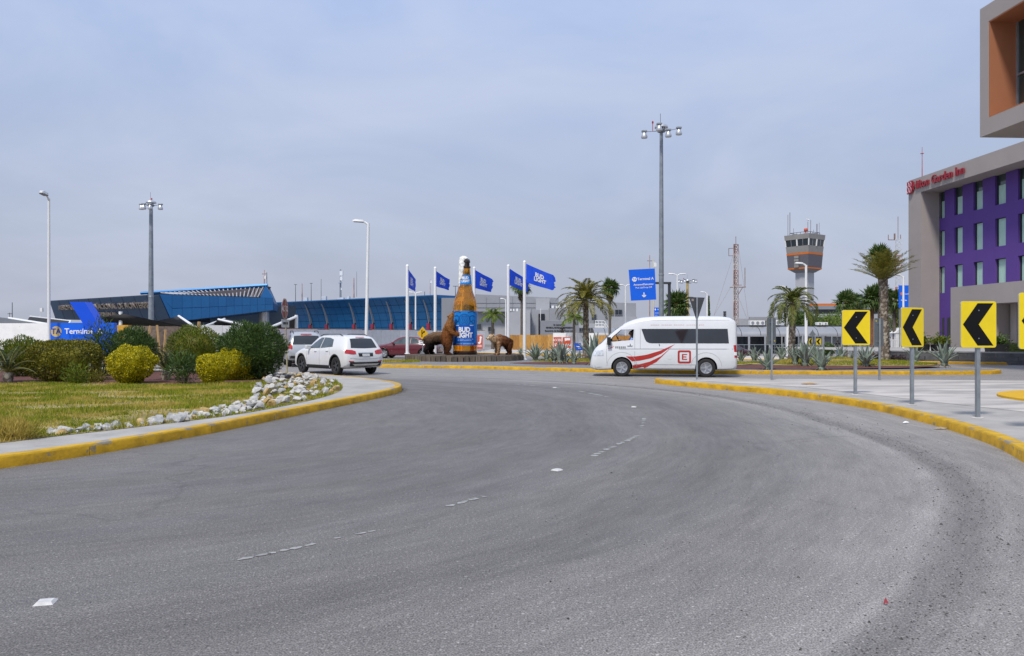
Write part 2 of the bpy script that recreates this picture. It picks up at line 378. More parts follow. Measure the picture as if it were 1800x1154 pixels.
# left island (the traffic turns round its nose)
KL = [(-16, -6), (-11, 1.2), (-8.3, 5.4), (-6.08, 9.28), (-5.55, 10.3), (-5.11, 11.7), (-4.73, 13.02), (-4.32, 14.97), (-3.80, 17.4), (-3.38, 19.3), (-3.12, 20.9), (-3.08, 22.2), (-3.36, 23.5), (-4.1, 25.0), (-5.2, 26.6), (-7.2, 28.8), (-8.9, 30.3), (-12, 32.4), (-17, 34.6), (-26, 36)]
KL = chaikin(KL, 2)
kerb('kerb_left_island', KL)
inner = [tuple(p) for p in offset(KL, .19)]
sheet('pavement', inner + [(-45, 34), (-45, -6)], .146, concrete)
LAWN = chaikin([(-16, .5), (-10.6, 4.8), (-8.2, 8.3), (-6.95, 10.2), (-6.45, 11.2), (-6.0, 11.95), (-5.55, 12.85), (-5.02, 13.9), (-4.62, 15.7), (-4.36, 17.5), (-4.32, 19.6), (-4.72, 22.0), (-5.6, 24.6), (-6.9, 27.4), (-8.9, 29.4), (-12, 31.4)], 2)
LAWNP = LAWN + [(-44, 33), (-44, .5)]
sheet('soil', LAWNP, .152, soil)
MUL = [(-44, 23.4), (-14.5, 23.2), (-11, 22.9), (-9.2, 22.6), (-8.0, 23.4), (-7.2, 24.6), (-7.3, 26.4), (-9.4, 28.6), (-12.5, 30.6), (-44, 32)]
sheet('mulch_bed', MUL, .158, mulch)

# right island: kerb, pavement, paler apron
KR = [(4.9, 26.1), (4.62, 25.75), (4.73, 25.2), (5.2, 24.1), (5.83, 22.9), (6.85, 21.0), (7.42, 18.9), (7.62, 17.3), (7.64, 16.0), (7.52, 14.8), (7.38, 13.5), (7.18, 12.4), (6.88, 11.1), (6.36, 9.7), (5.75, 8.2), (5.1, 6.6), (4.55, 5.2), (4.1, 4.1), (3.3, 2.7), (1.5, 1.0), (-6, -2), (-12, -4)]
KR = chaikin(KR, 2)
kerb('kerb_right_island', KR, width=.2)
innr = offset(KR, .19)
sheet('pavement', innr + [(-12, -12), (42, -12), (42, 23.2), (16.2, 24.5), (8.0, 25.7)], .146, concrete)
sheet('apron', chaikin([(5.7, 24.6), (7.7, 22.1), (8.5, 19.8), (8.75, 18.2), (9.2, 16.0), (9.9, 13.6), (11, 11), (12, 4)], 2) + [(41, 4), (41, 23.1), (16.1, 24.4), (8.0, 25.55), (6.2, 25.6)], .151, concrete_l)
kb = [(16.3, 24.52), (8.0, 25.72), (4.95, 26.12)]
# low painted nose of the next island at the frame's right edge
nose = chaikin([(11.05, 17.0), (11.25, 18.3), (12.2, 19.4), (13.6, 19.9), (17, 20), (17, 14.8), (13.4, 14.9), (12.0, 15.2), (11.3, 15.9)], 2, True)
mb = MB(); mb.prism(nose, .15, .2); tag(mb.build('kerb_nose', mat('nose_yellow', (.62, .36, .008), .7, var=.1, scale=4, bump=.2)), 'low yellow painted island nose on the pale apron at the right edge', 'kerb')

# central garden
KG = [(-8.6, 40.6), (-8.1, 38.9), (-7.2, 37.95), (-5.4, 37.3), (-2.67, 36.6), (0, 35.2), (2.44, 33.6), (3.8, 32.7), (6.86, 31.5), (10, 31.2), (13.5, 31.0), (16.8, 30.8), (19.0, 31.1), (20.1, 31.9), (20.3, 33.0), (19.4, 34.2), (17.6, 36.2), (14.5, 40), (10.5, 44), (5.5, 47.6), (0, 49.6), (-4, 48.6), (-7, 45.2), (-8.4, 42.6)]
KG = chaikin(KG, 2, True)
kerb('kerb_central_garden', KG, True, z=lambda x, y: tz(x, y))
def gzf(x, y): return .15 + .34 * math.exp(-((x - 15.2) / 3.6) ** 2 - ((y - 36.2) / 2.6) ** 2) + tz(x, y)
GI = offset(KG, .19, True)
mb = MB(); gxs = [-9 + .5 * i for i in range(60)]; gys = [30.5 + .5 * i for i in range(40)]
sheet('gravel_bed', GI, .145, gravel_m)
mb = MB(); mid = []
def gpatch(name, cx, cy, rx, ry, m, dz, n=26, seed=0):
    mb = MB(); vs = [(cx, cy, gzf(cx, cy) + dz)]; rings = 5
    for k in range(1, rings + 1):
        for i in range(n):
            a = 2 * pi * i / n; w = 1 + .18 * noise.noise(Vector((cos(a) * 1.4 + seed, sin(a) * 1.4, cx)))
            x = cx + rx * w * cos(a) * k / rings; y = cy + ry * w * sin(a) * k / rings; vs.append((x, y, gzf(x, y) + dz - (.006 if k == rings else 0)))
    fs = [(0, 1 + i, 1 + (i + 1) % n) for i in range(n)]
    for k in range(rings - 1):
        for i in range(n): a = 1 + k * n; fs.append((a + i, a + n + i, a + n + (i + 1) % n, a + (i + 1) % n))
    mb.add(vs, fs); return struct(mb.build(name, m, smooth=60))
gpatch('mulch_bed', 3.2, 39.3, 3.4, 1.9, mulch, .006, seed=1)
gpatch('mulch_bed', 13.2, 33.9, 5.2, 1.6, mulch, .005, seed=2)
lawn2 = gpatch('lawn_patch', 15.3, 36.0, 4.2, 2.6, soil, .012, seed=3)
gpatch('lawn_patch', 4.6, 43.0, 3.6, 2.2, soil, .012, seed=4)
gpatch('lawn_patch', -6.3, 41.2, 1.5, 1.7, soil, .008, seed=5)
gpatch('lawn_patch', 10.0, 38.5, 3.0, 2.6, soil, .010, seed=6)

# far side kerbs and verge
def farkerb(name, pts, **k): return kerb(name, chaikin(pts, 1), z=lambda x, y: tz(x, y), **k)
farkerb('kerb_far_verge', [(40, 58), (24, 57.5), (12, 57.4), (4, 58.5), (0, 60), (-3, 63)][::-1], step=4)
sheet('far_pavement', [(-3, 63.1), (0, 60.2), (4, 58.7), (12, 57.6), (24, 57.7), (40, 58.2), (40, 62), (14, 64), (4, 70), (-2, 76)], lambda x, y: tz(x, y) + .14, concrete_l)
farkerb('kerb_hotel', [(18.5, 43.4), (22, 42.2), (26, 40.6), (30, 39.2), (40, 36.5)], step=4, mats=[mat('kerb_orange', (.42, .22, .01), .7, var=.2, scale=4, col2=(.2, .17, .12), mask=(.55, .1, 2)), kerb_worn])

# ------------------------------------------------------------------ road markings, studs, litter
paint = mat('worn_road_paint', (.31, .305, .295), .7, var=.35, scale=14, bump=.2)
def rp(px, py): d = gd(py); return Vector((gx(px, d), d, 0))
def dash(p0, p1, w=.11, wear=.5, mid=None):
    a, b = rp(*p0), rp(*p1); L = (b - a).length; t = (b - a).normalized(); n = Vector((-t.y, t.x, 0)); mb = MB(); s = 0
    while s < L:
        l = R.uniform(.05, .22) * (.6 + .4 * (1 - wear)); l = min(l, L - s)
        if R.random() > wear * .45:
            u = s / L; bow = n * (.0 if mid is None else mid * 4 * u * (1 - u)); c = a + t * (s + l / 2) + bow; k = R.randint(6, 9); poly = []
            for i in range(k):
                q = 2 * pi * i / k; poly.append(c + t * cos(q) * l * .5 * R.uniform(.7, 1.25) + n * sin(q) * w * .5 * R.uniform(.45, 1.15) + Vector((0, 0, .004)))
            mb.add(poly, [tuple(range(k))])
        s += l * R.uniform(.75, 1.25) + (.12 * wear if R.random() < .4 else 0)
    struct(mb.build('road_marking', paint))
dash((415, 986), (585, 950), .07, .35); dash((585, 948), (682, 929), .05, 1.0); dash((785, 891), (852, 873), .09, .5)
dash((1040, 803), (1122, 766), .13, .45); dash((1128, 752), (1133, 735), .12, .8); dash((1017, 688), (1068, 698), .2, .3); dash((905, 676), (948, 679), .2, .5); dash((970, 681), (982, 683), .2, .3)
stud = mat('stud_white', (.55, .54, .52), .5, var=.15, scale=30)
for (px, py, r, lb) in ((80, 1060, .25, 'square white road stud in the near left lane'), (979, 827, .9, 'white road stud mid carriageway left of the curved dashes'), (1114, 716, 1.2, 'small white road stud beyond the curved dashes'), (975, 682, 1.3, 'faint far white road stud near the turning white car')):
    p = rp(px, py); mb = MB(); M = Matrix.Translation(p) @ Matrix.Rotation(r, 4, 'Z')
    s = .055; mb.add([(-s, -s, .001), (s, -s, .001), (s, s, .001), (-s, s, .001), (-s * .7, -s * .6, .016), (s * .7, -s * .6, .016), (s * .7, s * .6, .016), (-s * .7, s * .6, .016)], [(4, 5, 6, 7), (0, 1, 5, 4), (1, 2, 6, 5), (2, 3, 7, 6), (3, 0, 4, 7)], 0, M)
    tag(mb.build('road_stud', stud), lb, 'road stud', 'white road studs')
# loose grit along the dusty wheel path near the right kerb
GRP = innr + [(-12, -12), (42, -12), (42, 23.2)]
mb = MB()
for i in range(7000):
    a = R.uniform(-1.0, .7); y = CY + CR * sin(a); sft = 1.6 * max(0, min(1, (y - 4) / 10.5)); r = CR + (R.gauss(-.18, .2) if R.random() < .72 else -abs(R.gauss(0, 2.5)) + .6) - sft
    x, y = CX + r * cos(a), CY + r * sin(a)
    if inside(x, y, GRP): continue
    if y < 3 or inside(x, y, inner + [(-45, 34), (-45, -6)]): continue
    s = R.uniform(.003, .009) * (2.0 if R.random() < .03 else 1); q = R.uniform(0, 6)
    vs = [(x + s * cos(q + k * 2.1) * R.uniform(.7, 1.3), y + s * sin(q + k * 2.1) * R.uniform(.7, 1.3), .001) for k in range(3)] + [(x, y, s * R.uniform(.5, 1))]
    mb.add(vs, [(0, 1, 3), (1, 2, 3), (2, 0, 3)])
for i in range(1500):
    j = R.randrange(40, len(KL) - 12); p, q = Vector(KL[j]), Vector(KL[j + 1]); t_ = (q - p).normalized(); c_ = p.lerp(q, R.random()) + Vector((t_.y, -t_.x)) * abs(R.gauss(0, .1)); s = R.uniform(.004, .011); a = R.uniform(0, 6)
    mb.add([(c_.x + s * cos(a + k * 2.1), c_.y + s * sin(a + k * 2.1), .001) for k in range(3)] + [(c_.x, c_.y, s * .8)], [(0, 1, 3), (1, 2, 3), (2, 0, 3)])
stuff(tag(mb.build('grit', mat('grit_stone', (.085, .08, .078), .9, var=.8, scale=30)), 'loose grit strewn over the road near the right kerb', 'grit'))
def litter(px, py, m, lb, s=.12, z=0):
    d = gd(py, z); c = Vector((gx(px, d), d, z)); mb = MB(); n = 7
    ring = [c + Vector((cos(2 * pi * k / n) * s * R.uniform(.5, 1.2), sin(2 * pi * k / n) * s * .6 * R.uniform(.5, 1.2), R.uniform(.004, .03))) for k in range(n)]
    mb.add(ring + [c + Vector((0, 0, .045))], [(k, (k + 1) % n, n) for k in range(n)]); tag(mb.build('litter', m), lb, 'litter')
litter(1592, 745, white_sheet, 'scrap of white paper in the gutter by the second chevron sign', .07)
litter(1652, 755, mat('litter_brown', (.3, .24, .17), .8, var=.5, scale=30), 'crumpled brown litter in the gutter left of the big chevron sign', .12)
litter(1557, 1064, mat('litter_red', (.35, .05, .06), .6), 'tiny red scrap lying on the near carriageway', .02)
litter(1424, 676, mat('rust_plate', (.35, .2, .05), .8), 'rusty flat plate lying on the pale pavement edge', .3, .15)

# ------------------------------------------------------------------ boulders beside the kerb path
def rock_mesh(i):
    bm = bmesh.new(); bmesh.ops.create_icosphere(bm, subdivisions=2, radius=1)
    sc = Vector((R.uniform(.8, 1.15), R.uniform(.65, .9), R.uniform(.5, .8)))
    for v in bm.verts:
        n = v.co.normalized(); k = 1 + .24 * noise.noise(n * 1.1 + Vector((i * 7.1, 0, 0))) + .09 * noise.noise(n * 2.9 + Vector((0, i * 3.3, 0)))
        for d in range(6):      # flat facets
            pl = Vector((sin(i * 1.7 + d * 2.2), cos(i * 2.3 + d), sin(i + d * 1.3))).normalized(); q = n.dot(pl)
            if q > .62: k *= .62 / q
        v.co = Vector((n.x * sc.x, n.y * sc.y, n.z * sc.z)) * k
    me = bpy.data.meshes.new('boulder'); bm.to_mesh(me); bm.free(); me.polygons.foreach_set('use_smooth', [True] * len(me.polygons)); me.set_sharp_from_angle(angle=radians(32)); return me
rock_kinds = {'white': (mat('rock_white', (.46, .445, .42), .85, var=.28, scale=14, bump=.5, bscale=30, col2=(.36, .35, .34), mask=(.55, .12, 9)), 'whitish limestone boulder in the stone border of the left kerb path'),
              'grey': (mat('rock_grey', (.33, .33, .325), .85, var=.3, scale=12, bump=.5, bscale=30, col2=(.55, .54, .52), mask=(.56, .1, 8)), 'mid grey boulder in the stone border of the left kerb path'),
              'ochre': (mat('rock_ochre', (.38, .26, .10), .85, var=.3, scale=10, bump=.4, bscale=30, col2=(.48, .42, .32), mask=(.54, .12, 7)), 'tan ochre boulder in the stone border of the left kerb path'),
              'dark': (mat('rock_dark', (.09, .09, .095), .8, var=.3, scale=12, bump=.4, bscale=30), 'single charcoal boulder among the pale ones near the left end of the stone border')}
base_meshes = {k: [] for k in rock_kinds}
for k in rock_kinds:
    for i in range(5 if k != 'dark' else 1):
        me = rock_mesh(i + len(k) * 3); me.materials.append(rock_kinds[k][0]); base_meshes[k].append(me)
placed = []
edge = resample([(p[0], p[1], 0) for p in LAWN], 500)
edge = [p for p in edge if 11.2 < p.y < 29.6 and p.x > -9.2]
def rock(kind, x, y, s, z=.15):
    o = bpy.data.objects.new('boulder', R.choice(base_meshes[kind])); C.objects.link(o)
    o.location = (x, y, z + s * .28); o.scale = (s * R.uniform(.9, 1.15), s * R.uniform(.9, 1.1), s * R.uniform(.85, 1.2)); o.rotation_euler = (R.uniform(-.3, .3), R.uniform(-.3, .3), R.uniform(0, 6.3))
    tag(o, rock_kinds[kind][1], 'boulder', 'boulders in the stone border' if kind != 'dark' else None); placed.append((x, y, s))
def pick(): q = R.random(); return 'white' if q < .52 else 'grey' if q < .78 else 'ochre'
rock('dark', -6.25, 12.35, .12)
tries = 0
while len(placed) < 299 and tries < 16000:
    tries += 1
    near = len(placed) < 95
    i = R.randrange(len(edge)); p = edge[i]; q = edge[min(i + 1, len(edge) - 1)]; t = (q - edge[max(i - 1, 0)]).normalized(); n = Vector((-t.y, t.x, 0))
    if near != (p.y < 15.2): continue
    wband = .34 + .55 * ss(12.2, 15.5, p.y) + 1.15 * ss(15.5, 20, p.y)
    u = R.random() ** 1.1; c = p + n * (.08 + u * wband); s = R.choice((.06, .08, .10, .12, .14)) * R.uniform(.85, 1.2) * (.9 if near else 1) * (1.3 if R.random() < .12 else 1)
    if any((c.x - a) ** 2 + (c.y - b) ** 2 < ((s + r) * .70) ** 2 for a, b, r in placed): continue
    rock(pick(), c.x, c.y, s, .15 + .10 * ss(.0, 1, u) * ss(15, 20, c.y))

# ------------------------------------------------------------------ lawn grass
grass_m = leafmat('grass', [(.12, .19, .008), (.19, .25, .010), (.27, .29, .016), (.40, .36, .04)], .7, .3, patch=((.50, .39, .09), .9, .465))
def grass(name, n, pick_pt, hh, label):
    mb = MB(); V = mb.v; Fc = mb.f
    for _ in range(n):
        q = pick_pt()
        if q is None: continue
        x, y, z = q; d = .5 + .9 * (noise.noise(Vector((x * .9, y * .9, 3))) + .35)
        h = hh * max(.35, d) * R.uniform(.6, 1.3); a = R.uniform(0, 6.28); w = R.uniform(.004, .009) * (1 + y * .035); l = R.uniform(-.5, .5) * h; l2 = R.uniform(-.5, .5) * h
        b = len(V); V += [(x - w * cos(a), y - w * sin(a), z), (x + w * cos(a), y + w * sin(a), z), (x + l, y + l2, z + h)]; Fc.append((b, b + 1, b + 2))
    mb.m = [0] * len(Fc); return stuff(tag(mb.build(name, grass_m), label, 'grass'))
def pk():
    y = 9 + 15.5 * R.random() ** 1.25; x = R.uniform(-17, -4)
    if abs(x) / y > .72 or not inside(x, y, LAWNP) or (y > 22.6 and inside(x, y, MUL)): return None
    if noise.noise(Vector((x * .55, y * .8, 0))) < -.16 and R.random() < .82: return None
    return x, y, .152
grass('lawn_grass', 170000, pk, .075, 'short patchy green and straw grass of the left island lawn')
def pg(cx, cy, rx, ry):
    def f():
        a = R.uniform(0, 6.28); r = sqrt(R.random()) * .97; x, y = cx + rx * r * cos(a), cy + ry * r * sin(a)
        return x, y, gzf(x, y) + .01
    return f
grass('lawn_grass', 16000, pg(15.3, 36, 4.2, 2.6), .07, 'yellowing grass on the low mound right of the agaves')
grass('lawn_grass', 7000, pg(4.6, 43, 3.6, 2.2), .07, 'grass round the foot of the tall date palm')
grass('lawn_grass', 5000, pg(-6.3, 41.2, 1.5, 1.7), .09, 'grass tuft at the left end of the central garden')
grass('lawn_grass', 9000, pg(10, 38.5, 3, 2.6), .07, 'green grass behind the agaves right of the van')
# ------------------------------------------------------------------ shrubs of the left island
def rdir():
    z = R.uniform(-1, 1); a = R.uniform(0, 6.2832); r = sqrt(1 - z * z); return Vector((r * cos(a), r * sin(a), z))
def leaf(mb, p, d, n, l, w):
    s = d.cross(n)
    if s.length < 1e-3: s = d.cross(Vector((0, 0, 1)))
    s.normalize(); b = len(mb.v); m = p + d * l * .45 + n * l * .06
    mb.v += [tuple(p), tuple(m + s * w), tuple(p + d * l), tuple(m - s * w)]; mb.f.append((b, b + 1, b + 2, b + 3)); mb.m.append(0)
def shrub(name, label, x, y, rx, ry, h, n, ll, lw, m, shape='globe', up=.3, depth=.3, lump=.16, ls=2.2, z0=.155, core=True, stems=0, group='shrubs in the left bed'):
    root = thing(name, label, 'shrub', (x, y, z0), 0, group); mb = MB(); c = Vector((x, y, z0 + h * .5)); sd = R.uniform(0, 50)
    for _ in range(n):
        d = rdir(); lm = 1 + lump * noise.noise(d * ls + Vector((sd, 0, 0))) * 2 + lump * .6 * noise.noise(d * ls * 3 + Vector((0, sd, 0)))
        r = (1 - depth * R.random() ** 2) * lm
        if shape == 'box':
            k = (abs(d.x) ** 3.2 + abs(d.y) ** 3.2 + abs(d.z) ** 3.2) ** (-1 / 3.2); d2 = d * k
        elif shape == 'dome': d2 = d.copy(); d2.z = d.z * .5 + .5 if d.z > -.2 else d.z
        elif shape == 'egg': k = 1 + .16 * d.z; d2 = Vector((d.x * k, d.y * k, max(-.92, d.z * (1.06 if d.z < 0 else .98))))
        else: d2 = d
        if shape == 'dome': p = Vector((x + d.x * rx * r, y + d.y * ry * r, z0 + h * (.08 + .92 * max(0, (d.z + .55) / 1.55)) * r))
        else: p = c + Vector((d2.x * rx, d2.y * ry, d2.z * h * .5)) * r
        if p.z < z0 + .02: p.z = z0 + R.uniform(.02, .1)
        dr = (d * R.uniform(.2, 1) + rdir() * .7 + Vector((0, 0, up))).normalized()
        leaf(mb, p, dr, (d + rdir() * .5).normalized(), ll * R.uniform(.7, 1.25), lw * R.uniform(.7, 1.25))
    stuff(mb.build('foliage', m, root))
    mb = MB()
    if core:
        bm = bmesh.new(); bmesh.ops.create_icosphere(bm, subdivisions=3, radius=1)
        vs = []
        for v in bm.verts:
            q = v.co * (.72 + .12 * noise.noise(v.co * 3)); zz = max(.02, .5 + q.z * .5) if shape != 'dome' else max(.02, (q.z + .5) / 1.4)
            vs.append((x + q.x * rx, y + q.y * ry, z0 + h * zz))
        mb.add(vs, [tuple(v.index for v in f.verts) for f in bm.faces]); bm.free(); mb.build('foliage_core', m, root, smooth=180); mb = MB()  # solid leaf-coloured core that keeps the shrub from being see-through
    for _ in range(max(3, stems)):
        a = R.uniform(0, 6.28); q = R.uniform(.05, .3); b = Vector((x + rx * q * cos(a), y + ry * q * sin(a), z0 - .02)); e = b + Vector((cos(a) * rx * .45, sin(a) * ry * .45, h * R.uniform(.4, .8)))
        mb.tube([b, b.lerp(e, .5) + Vector((0, 0, h * .06)), e], [.02, .015, .006], 5)
    mb.build('stems', mat('twig_bark', (.12, .085, .055), .9, var=.3, scale=8), root)
    return root
hedge_m = leafmat('olive_hedge', [(.05, .06, .008), (.12, .12, .012), (.21, .195, .018), (.32, .28, .03)])
yell_m = leafmat('golden_shrub', [(.12, .13, .004), (.33, .31, .006), (.52, .45, .008), (.70, .58, .012)])
ole_m = leafmat('oleander_leaf', [(.02, .05, .012), (.045, .09, .018), (.075, .135, .026), (.13, .19, .05)], .42)
grn_m = leafmat('bright_shrub', [(.05, .085, .008), (.10, .16, .010), (.17, .22, .014), (.20, .155, .025)])
cyc_m = leafmat('cycad_leaf', [(.010, .024, .010), (.022, .045, .016), (.04, .065, .025)], .4)
def sx(px, py): d = gd(py, .155); return gx(px, d), d
x, y = sx(90, 672); shrub('clipped_shrub', 'wide clipped olive green shrub standing left on the lawn edge', x, y + .7, 1.0, .8, 1.24, 12500, .075, .019, hedge_m, 'box', .35, .2, .05)
x, y = sx(215, 676); shrub('golden_globe_shrub', 'single bright golden globe shrub right of the wide clipped one', x, y + .55, .64, .6, 1.1, 10000, .05, .018, yell_m, 'egg', .2, .17, .09)
x, y = sx(366, 677); shrub('golden_globe_shrub', 'front golden globe of the overlapping pair', x, y + .4, .47, .45, .9, 7000, .046, .017, yell_m, 'egg', .2, .17, .10)
x, y = sx(392, 671); shrub('golden_globe_shrub', 'rear golden globe of the overlapping pair', x, y + .85, .56, .5, 1.0, 7000, .046, .017, yell_m, 'egg', .2, .17, .10)
x, y = sx(426, 669); shrub('oleander', 'big dark rounded oleander at the right end of the bed', x, y + .9, 1.02, .9, 1.78, 11500, .15, .014, ole_m, 'globe', .45, .35, .12, stems=6)
x, y = sx(333, 655); shrub('leafy_shrub', 'fresh green domed shrub behind the golden pair', x, y + .5, 1.05, .8, 1.72, 9500, .10, .015, grn_m, 'globe', .7, .35, .14, stems=6)
x, y = sx(226, 655); shrub('oleander', 'dense dark oleander behind the single golden globe', x, y + .4, .82, .7, 1.62, 7500, .15, .014, ole_m, 'globe', .5, .35, .14, stems=6)
x, y = sx(168, 662); shrub('oleander', 'tall loose oleander in front of the blue terminal sign', x, y + .4, .62, .5, 1.75, 2300, .17, .014, ole_m, 'globe', .5, .75, .3, 2.5, core=False, stems=12)
x, y = sx(320, 675); shrub('oleander', 'small thin oleander between the cycad and golden pair', x, y + .1, .42, .4, .92, 900, .17, .014, ole_m, 'globe', .6, .85, .3, core=False, stems=8)
x, y = sx(18, 664); shrub('leafy_shrub', 'green shrub cut by the left frame edge', x - .15, y + .9, .8, .7, 1.3, 5000, .12, .016, grn_m, 'globe', .6, .4, .16, stems=5)
x, y = sx(118, 674); shrub('leafy_shrub', 'low bright sprig at the foot of the clipped shrub', x + .3, y - .05, .34, .25, .6, 900, .12, .013, grn_m, 'dome', .6, .7, .3, core=False)
x, y = sx(160, 672); shrub('ground_shrub', 'tiny yellowish ground shrub left of the single globe', x, y + .1, .5, .25, .36, 900, .06, .014, hedge_m, 'dome', .5, .7, .3, core=False)
x, y = sx(428, 668); shrub('ground_shrub', 'tiny yellow sprig at the foot of the dark oleander', x, y + .0, .3, .16, .2, 420, .06, .015, yell_m, 'dome', .5, .6, .3, core=False)
x, y = sx(12, 775); shrub('grass_tuft', 'coarse grass tuft on the near left lawn edge', x - .1, y + .25, .38, .25, .22, 1500, .12, .006, grass_m, 'dome', 1.2, .5, .2, core=False)

def frond_mesh(name, L, e0, droop, npair, ll, lw, mats, vee=.5, rr=.018, twist=0):
    """feather leaf from the origin along +x; e0 start elevation, droop total bend (radians)"""
    mb = MB(); n = 12; pts = [Vector((0, 0, 0))]; tang = []
    for i in range(n):
        a = e0 - droop * ((i + .5) / n) ** 1.25; t = Vector((cos(a), 0, sin(a))); tang.append(t); pts.append(pts[-1] + t * (L / n))
    mb.tube(pts, [rr * (1 - .85 * i / n) for i in range(n + 1)], 4, 1)
    for k in range(npair):
        u = .12 + .87 * k / (npair - 1); i = min(n - 1, int(u * n)); p = pts[i].lerp(pts[i + 1], u * n - i); t = tang[i]; up = Vector((-t.z, 0, t.x))
        l = ll * (sin(pi * min(1, .18 + u * .86)) ** .6) * R.uniform(.85, 1.1)
        for s in (-1, 1):
            d = (Vector((0, s, 0)) * .8 + t * .75 + up * vee * R.uniform(.4, 1.2) - Vector((0, 0, .25))).normalized()
            b = len(mb.v); w = t * lw; q = p + d * l; q.z -= l * .12; m = p + d * l * .5
            mb.v += [tuple(p), tuple(m + w), tuple(q), tuple(m - w)]; mb.f.append((b, b + 1, b + 2, b + 3)); mb.m.append(0)
    me = bpy.data.meshes.new(name); me.from_pydata(mb.v, [], mb.f)
    for m in mats: me.materials.append(m)
    me.polygons.foreach_set('material_index', mb.m); return me
rach = mat('frond_stalk', (.22, .20, .05), .6, var=.25)
date_m = leafmat('date_frond', [(.09, .10, .018), (.17, .17, .025), (.25, .225, .035), (.33, .27, .045)], .5)
dateg_m = leafmat('green_date_frond', [(.055, .085, .018), (.11, .145, .026), (.17, .195, .038), (.24, .22, .045)], .5)
queen_m = leafmat('queen_frond', [(.07, .12, .016), (.13, .20, .025), (.20, .26, .04)], .5)
fan_m = leafmat('fan_leaf', [(.03, .068, .014), (.06, .12, .02), (.10, .165, .036), (.17, .2, .07)], .45)
trunk_m = mat('palm_trunk', (.15, .115, .085), .9, var=.5, scale=14, bump=.8, bscale=30, col2=(.42, .37, .30), mask=(.50, .06, 6))
thin_m = mat('thin_palm_trunk', (.13, .105, .085), .9, var=.3, scale=8, bump=.5, bscale=20)
def trunk(parent, x, y, z0, z1, r0, r1, m, scale=True, lean=0, boots=.26):
    mb = MB(); nr = max(10, int((z1 - z0) / (.13 if scale else .4))); n = 14 if scale else 10; vs = []
    for i in range(nr + 1):
        u = i / nr; r = r0 + (r1 - r0) * u; r *= 1 + .12 * (1 - min(1, u * 8))
        for k in range(n):
            b = 1 + (boots * (.5 if (k + i) % 2 else -.2) * R.uniform(.7, 1.3) if scale else .05 * R.uniform(-1, 1))
            a = 2 * pi * k / n; vs.append((x + lean * u + r * b * cos(a), y + r * b * sin(a), z0 + (z1 - z0) * u))
    mb.add(vs, [(i * n + k, i * n + (k + 1) % n, (i + 1) * n + (k + 1) % n, (i + 1) * n + k) for i in range(nr) for k in range(n)] + [tuple(range(nr * n, nr * n + n))])
    return mb.build('trunk', m, parent, smooth=40 if scale else 60)
def palm(name, label, px, d, pyc, L, n, fm, r0, r1, dr=1.0, upmax=82, upmin=-30, ll=.36, lean=0, scale=True, tm=None, z0=None, npair=38, lw=.024, boots=.4, vee=.5):
    x = gx(px, d); z0 = gzf(x, d) if z0 is None else z0; zc = gz(pyc, d); root = thing(name, label, 'palm tree', (x, d, z0), 0, 'palms')
    trunk(root, x, d, z0 - .03, zc, r0, r1, tm or trunk_m, scale, lean, boots)
    vari = []
    for k in range(6):
        e = radians(upmax + (upmin - upmax) * k / 5); vari.append(frond_mesh('frond', L * (.82 + .18 * min(1, k / 2)), e, dr * (1.0 + .5 * sin(pi * k / 5)), npair, ll, lw, [fm, rach], vee))
    for i in range(n):
        k = min(5, int(6 * (i / n) ** .9)); a = i * 2.39996 + R.uniform(-.25, .25); s = R.uniform(.88, 1.1)
        inst('frond', vari[k], root, Matrix.Translation((lean, 0, zc - z0 - .12 * k * r1)) @ Matrix.Rotation(a, 4, 'Z') @ Matrix.Rotation(R.uniform(-.12, .12), 4, 'X') @ Matrix.Scale(s, 4))
    return root
def fan_mesh(R0, pet, droop, m):
    mb = MB(); mb.tube([(0, 0, 0), (pet * .5, 0, pet * .04), (pet, 0, 0)], [.02, .014, .012], 4, 1); n = 17
    for k in range(n):
        a = radians(-125 + 250 * k / (n - 1)); d = Vector((cos(a), sin(a), .1)); s = Vector((-sin(a), cos(a), 0)); l = R0 * (1 - .22 * abs(a) / 2.2) * R.uniform(.9, 1.08)
        p = Vector((pet, 0, 0)); b = len(mb.v); w = l * .085; mid = p + d * l * .58; tip = p + d * l - Vector((0, 0, droop * l * R.uniform(.5, 1.2)))
        mb.v += [tuple(p), tuple(mid + s * w - Vector((0, 0, .02))), tuple(tip), tuple(mid - s * w + Vector((0, 0, .02)))]; mb.f.append((b, b + 1, b + 2, b + 3)); mb.m.append(0)
    me = bpy.data.meshes.new('fan_leaf'); me.from_pydata(mb.v, [], mb.f); me.materials.append(m); me.materials.append(rach); me.polygons.foreach_set('material_index', mb.m); return me
dead_m = leafmat('dead_fan_leaf', [(.10, .085, .05), (.16, .13, .08), (.2, .17, .11)], .8)
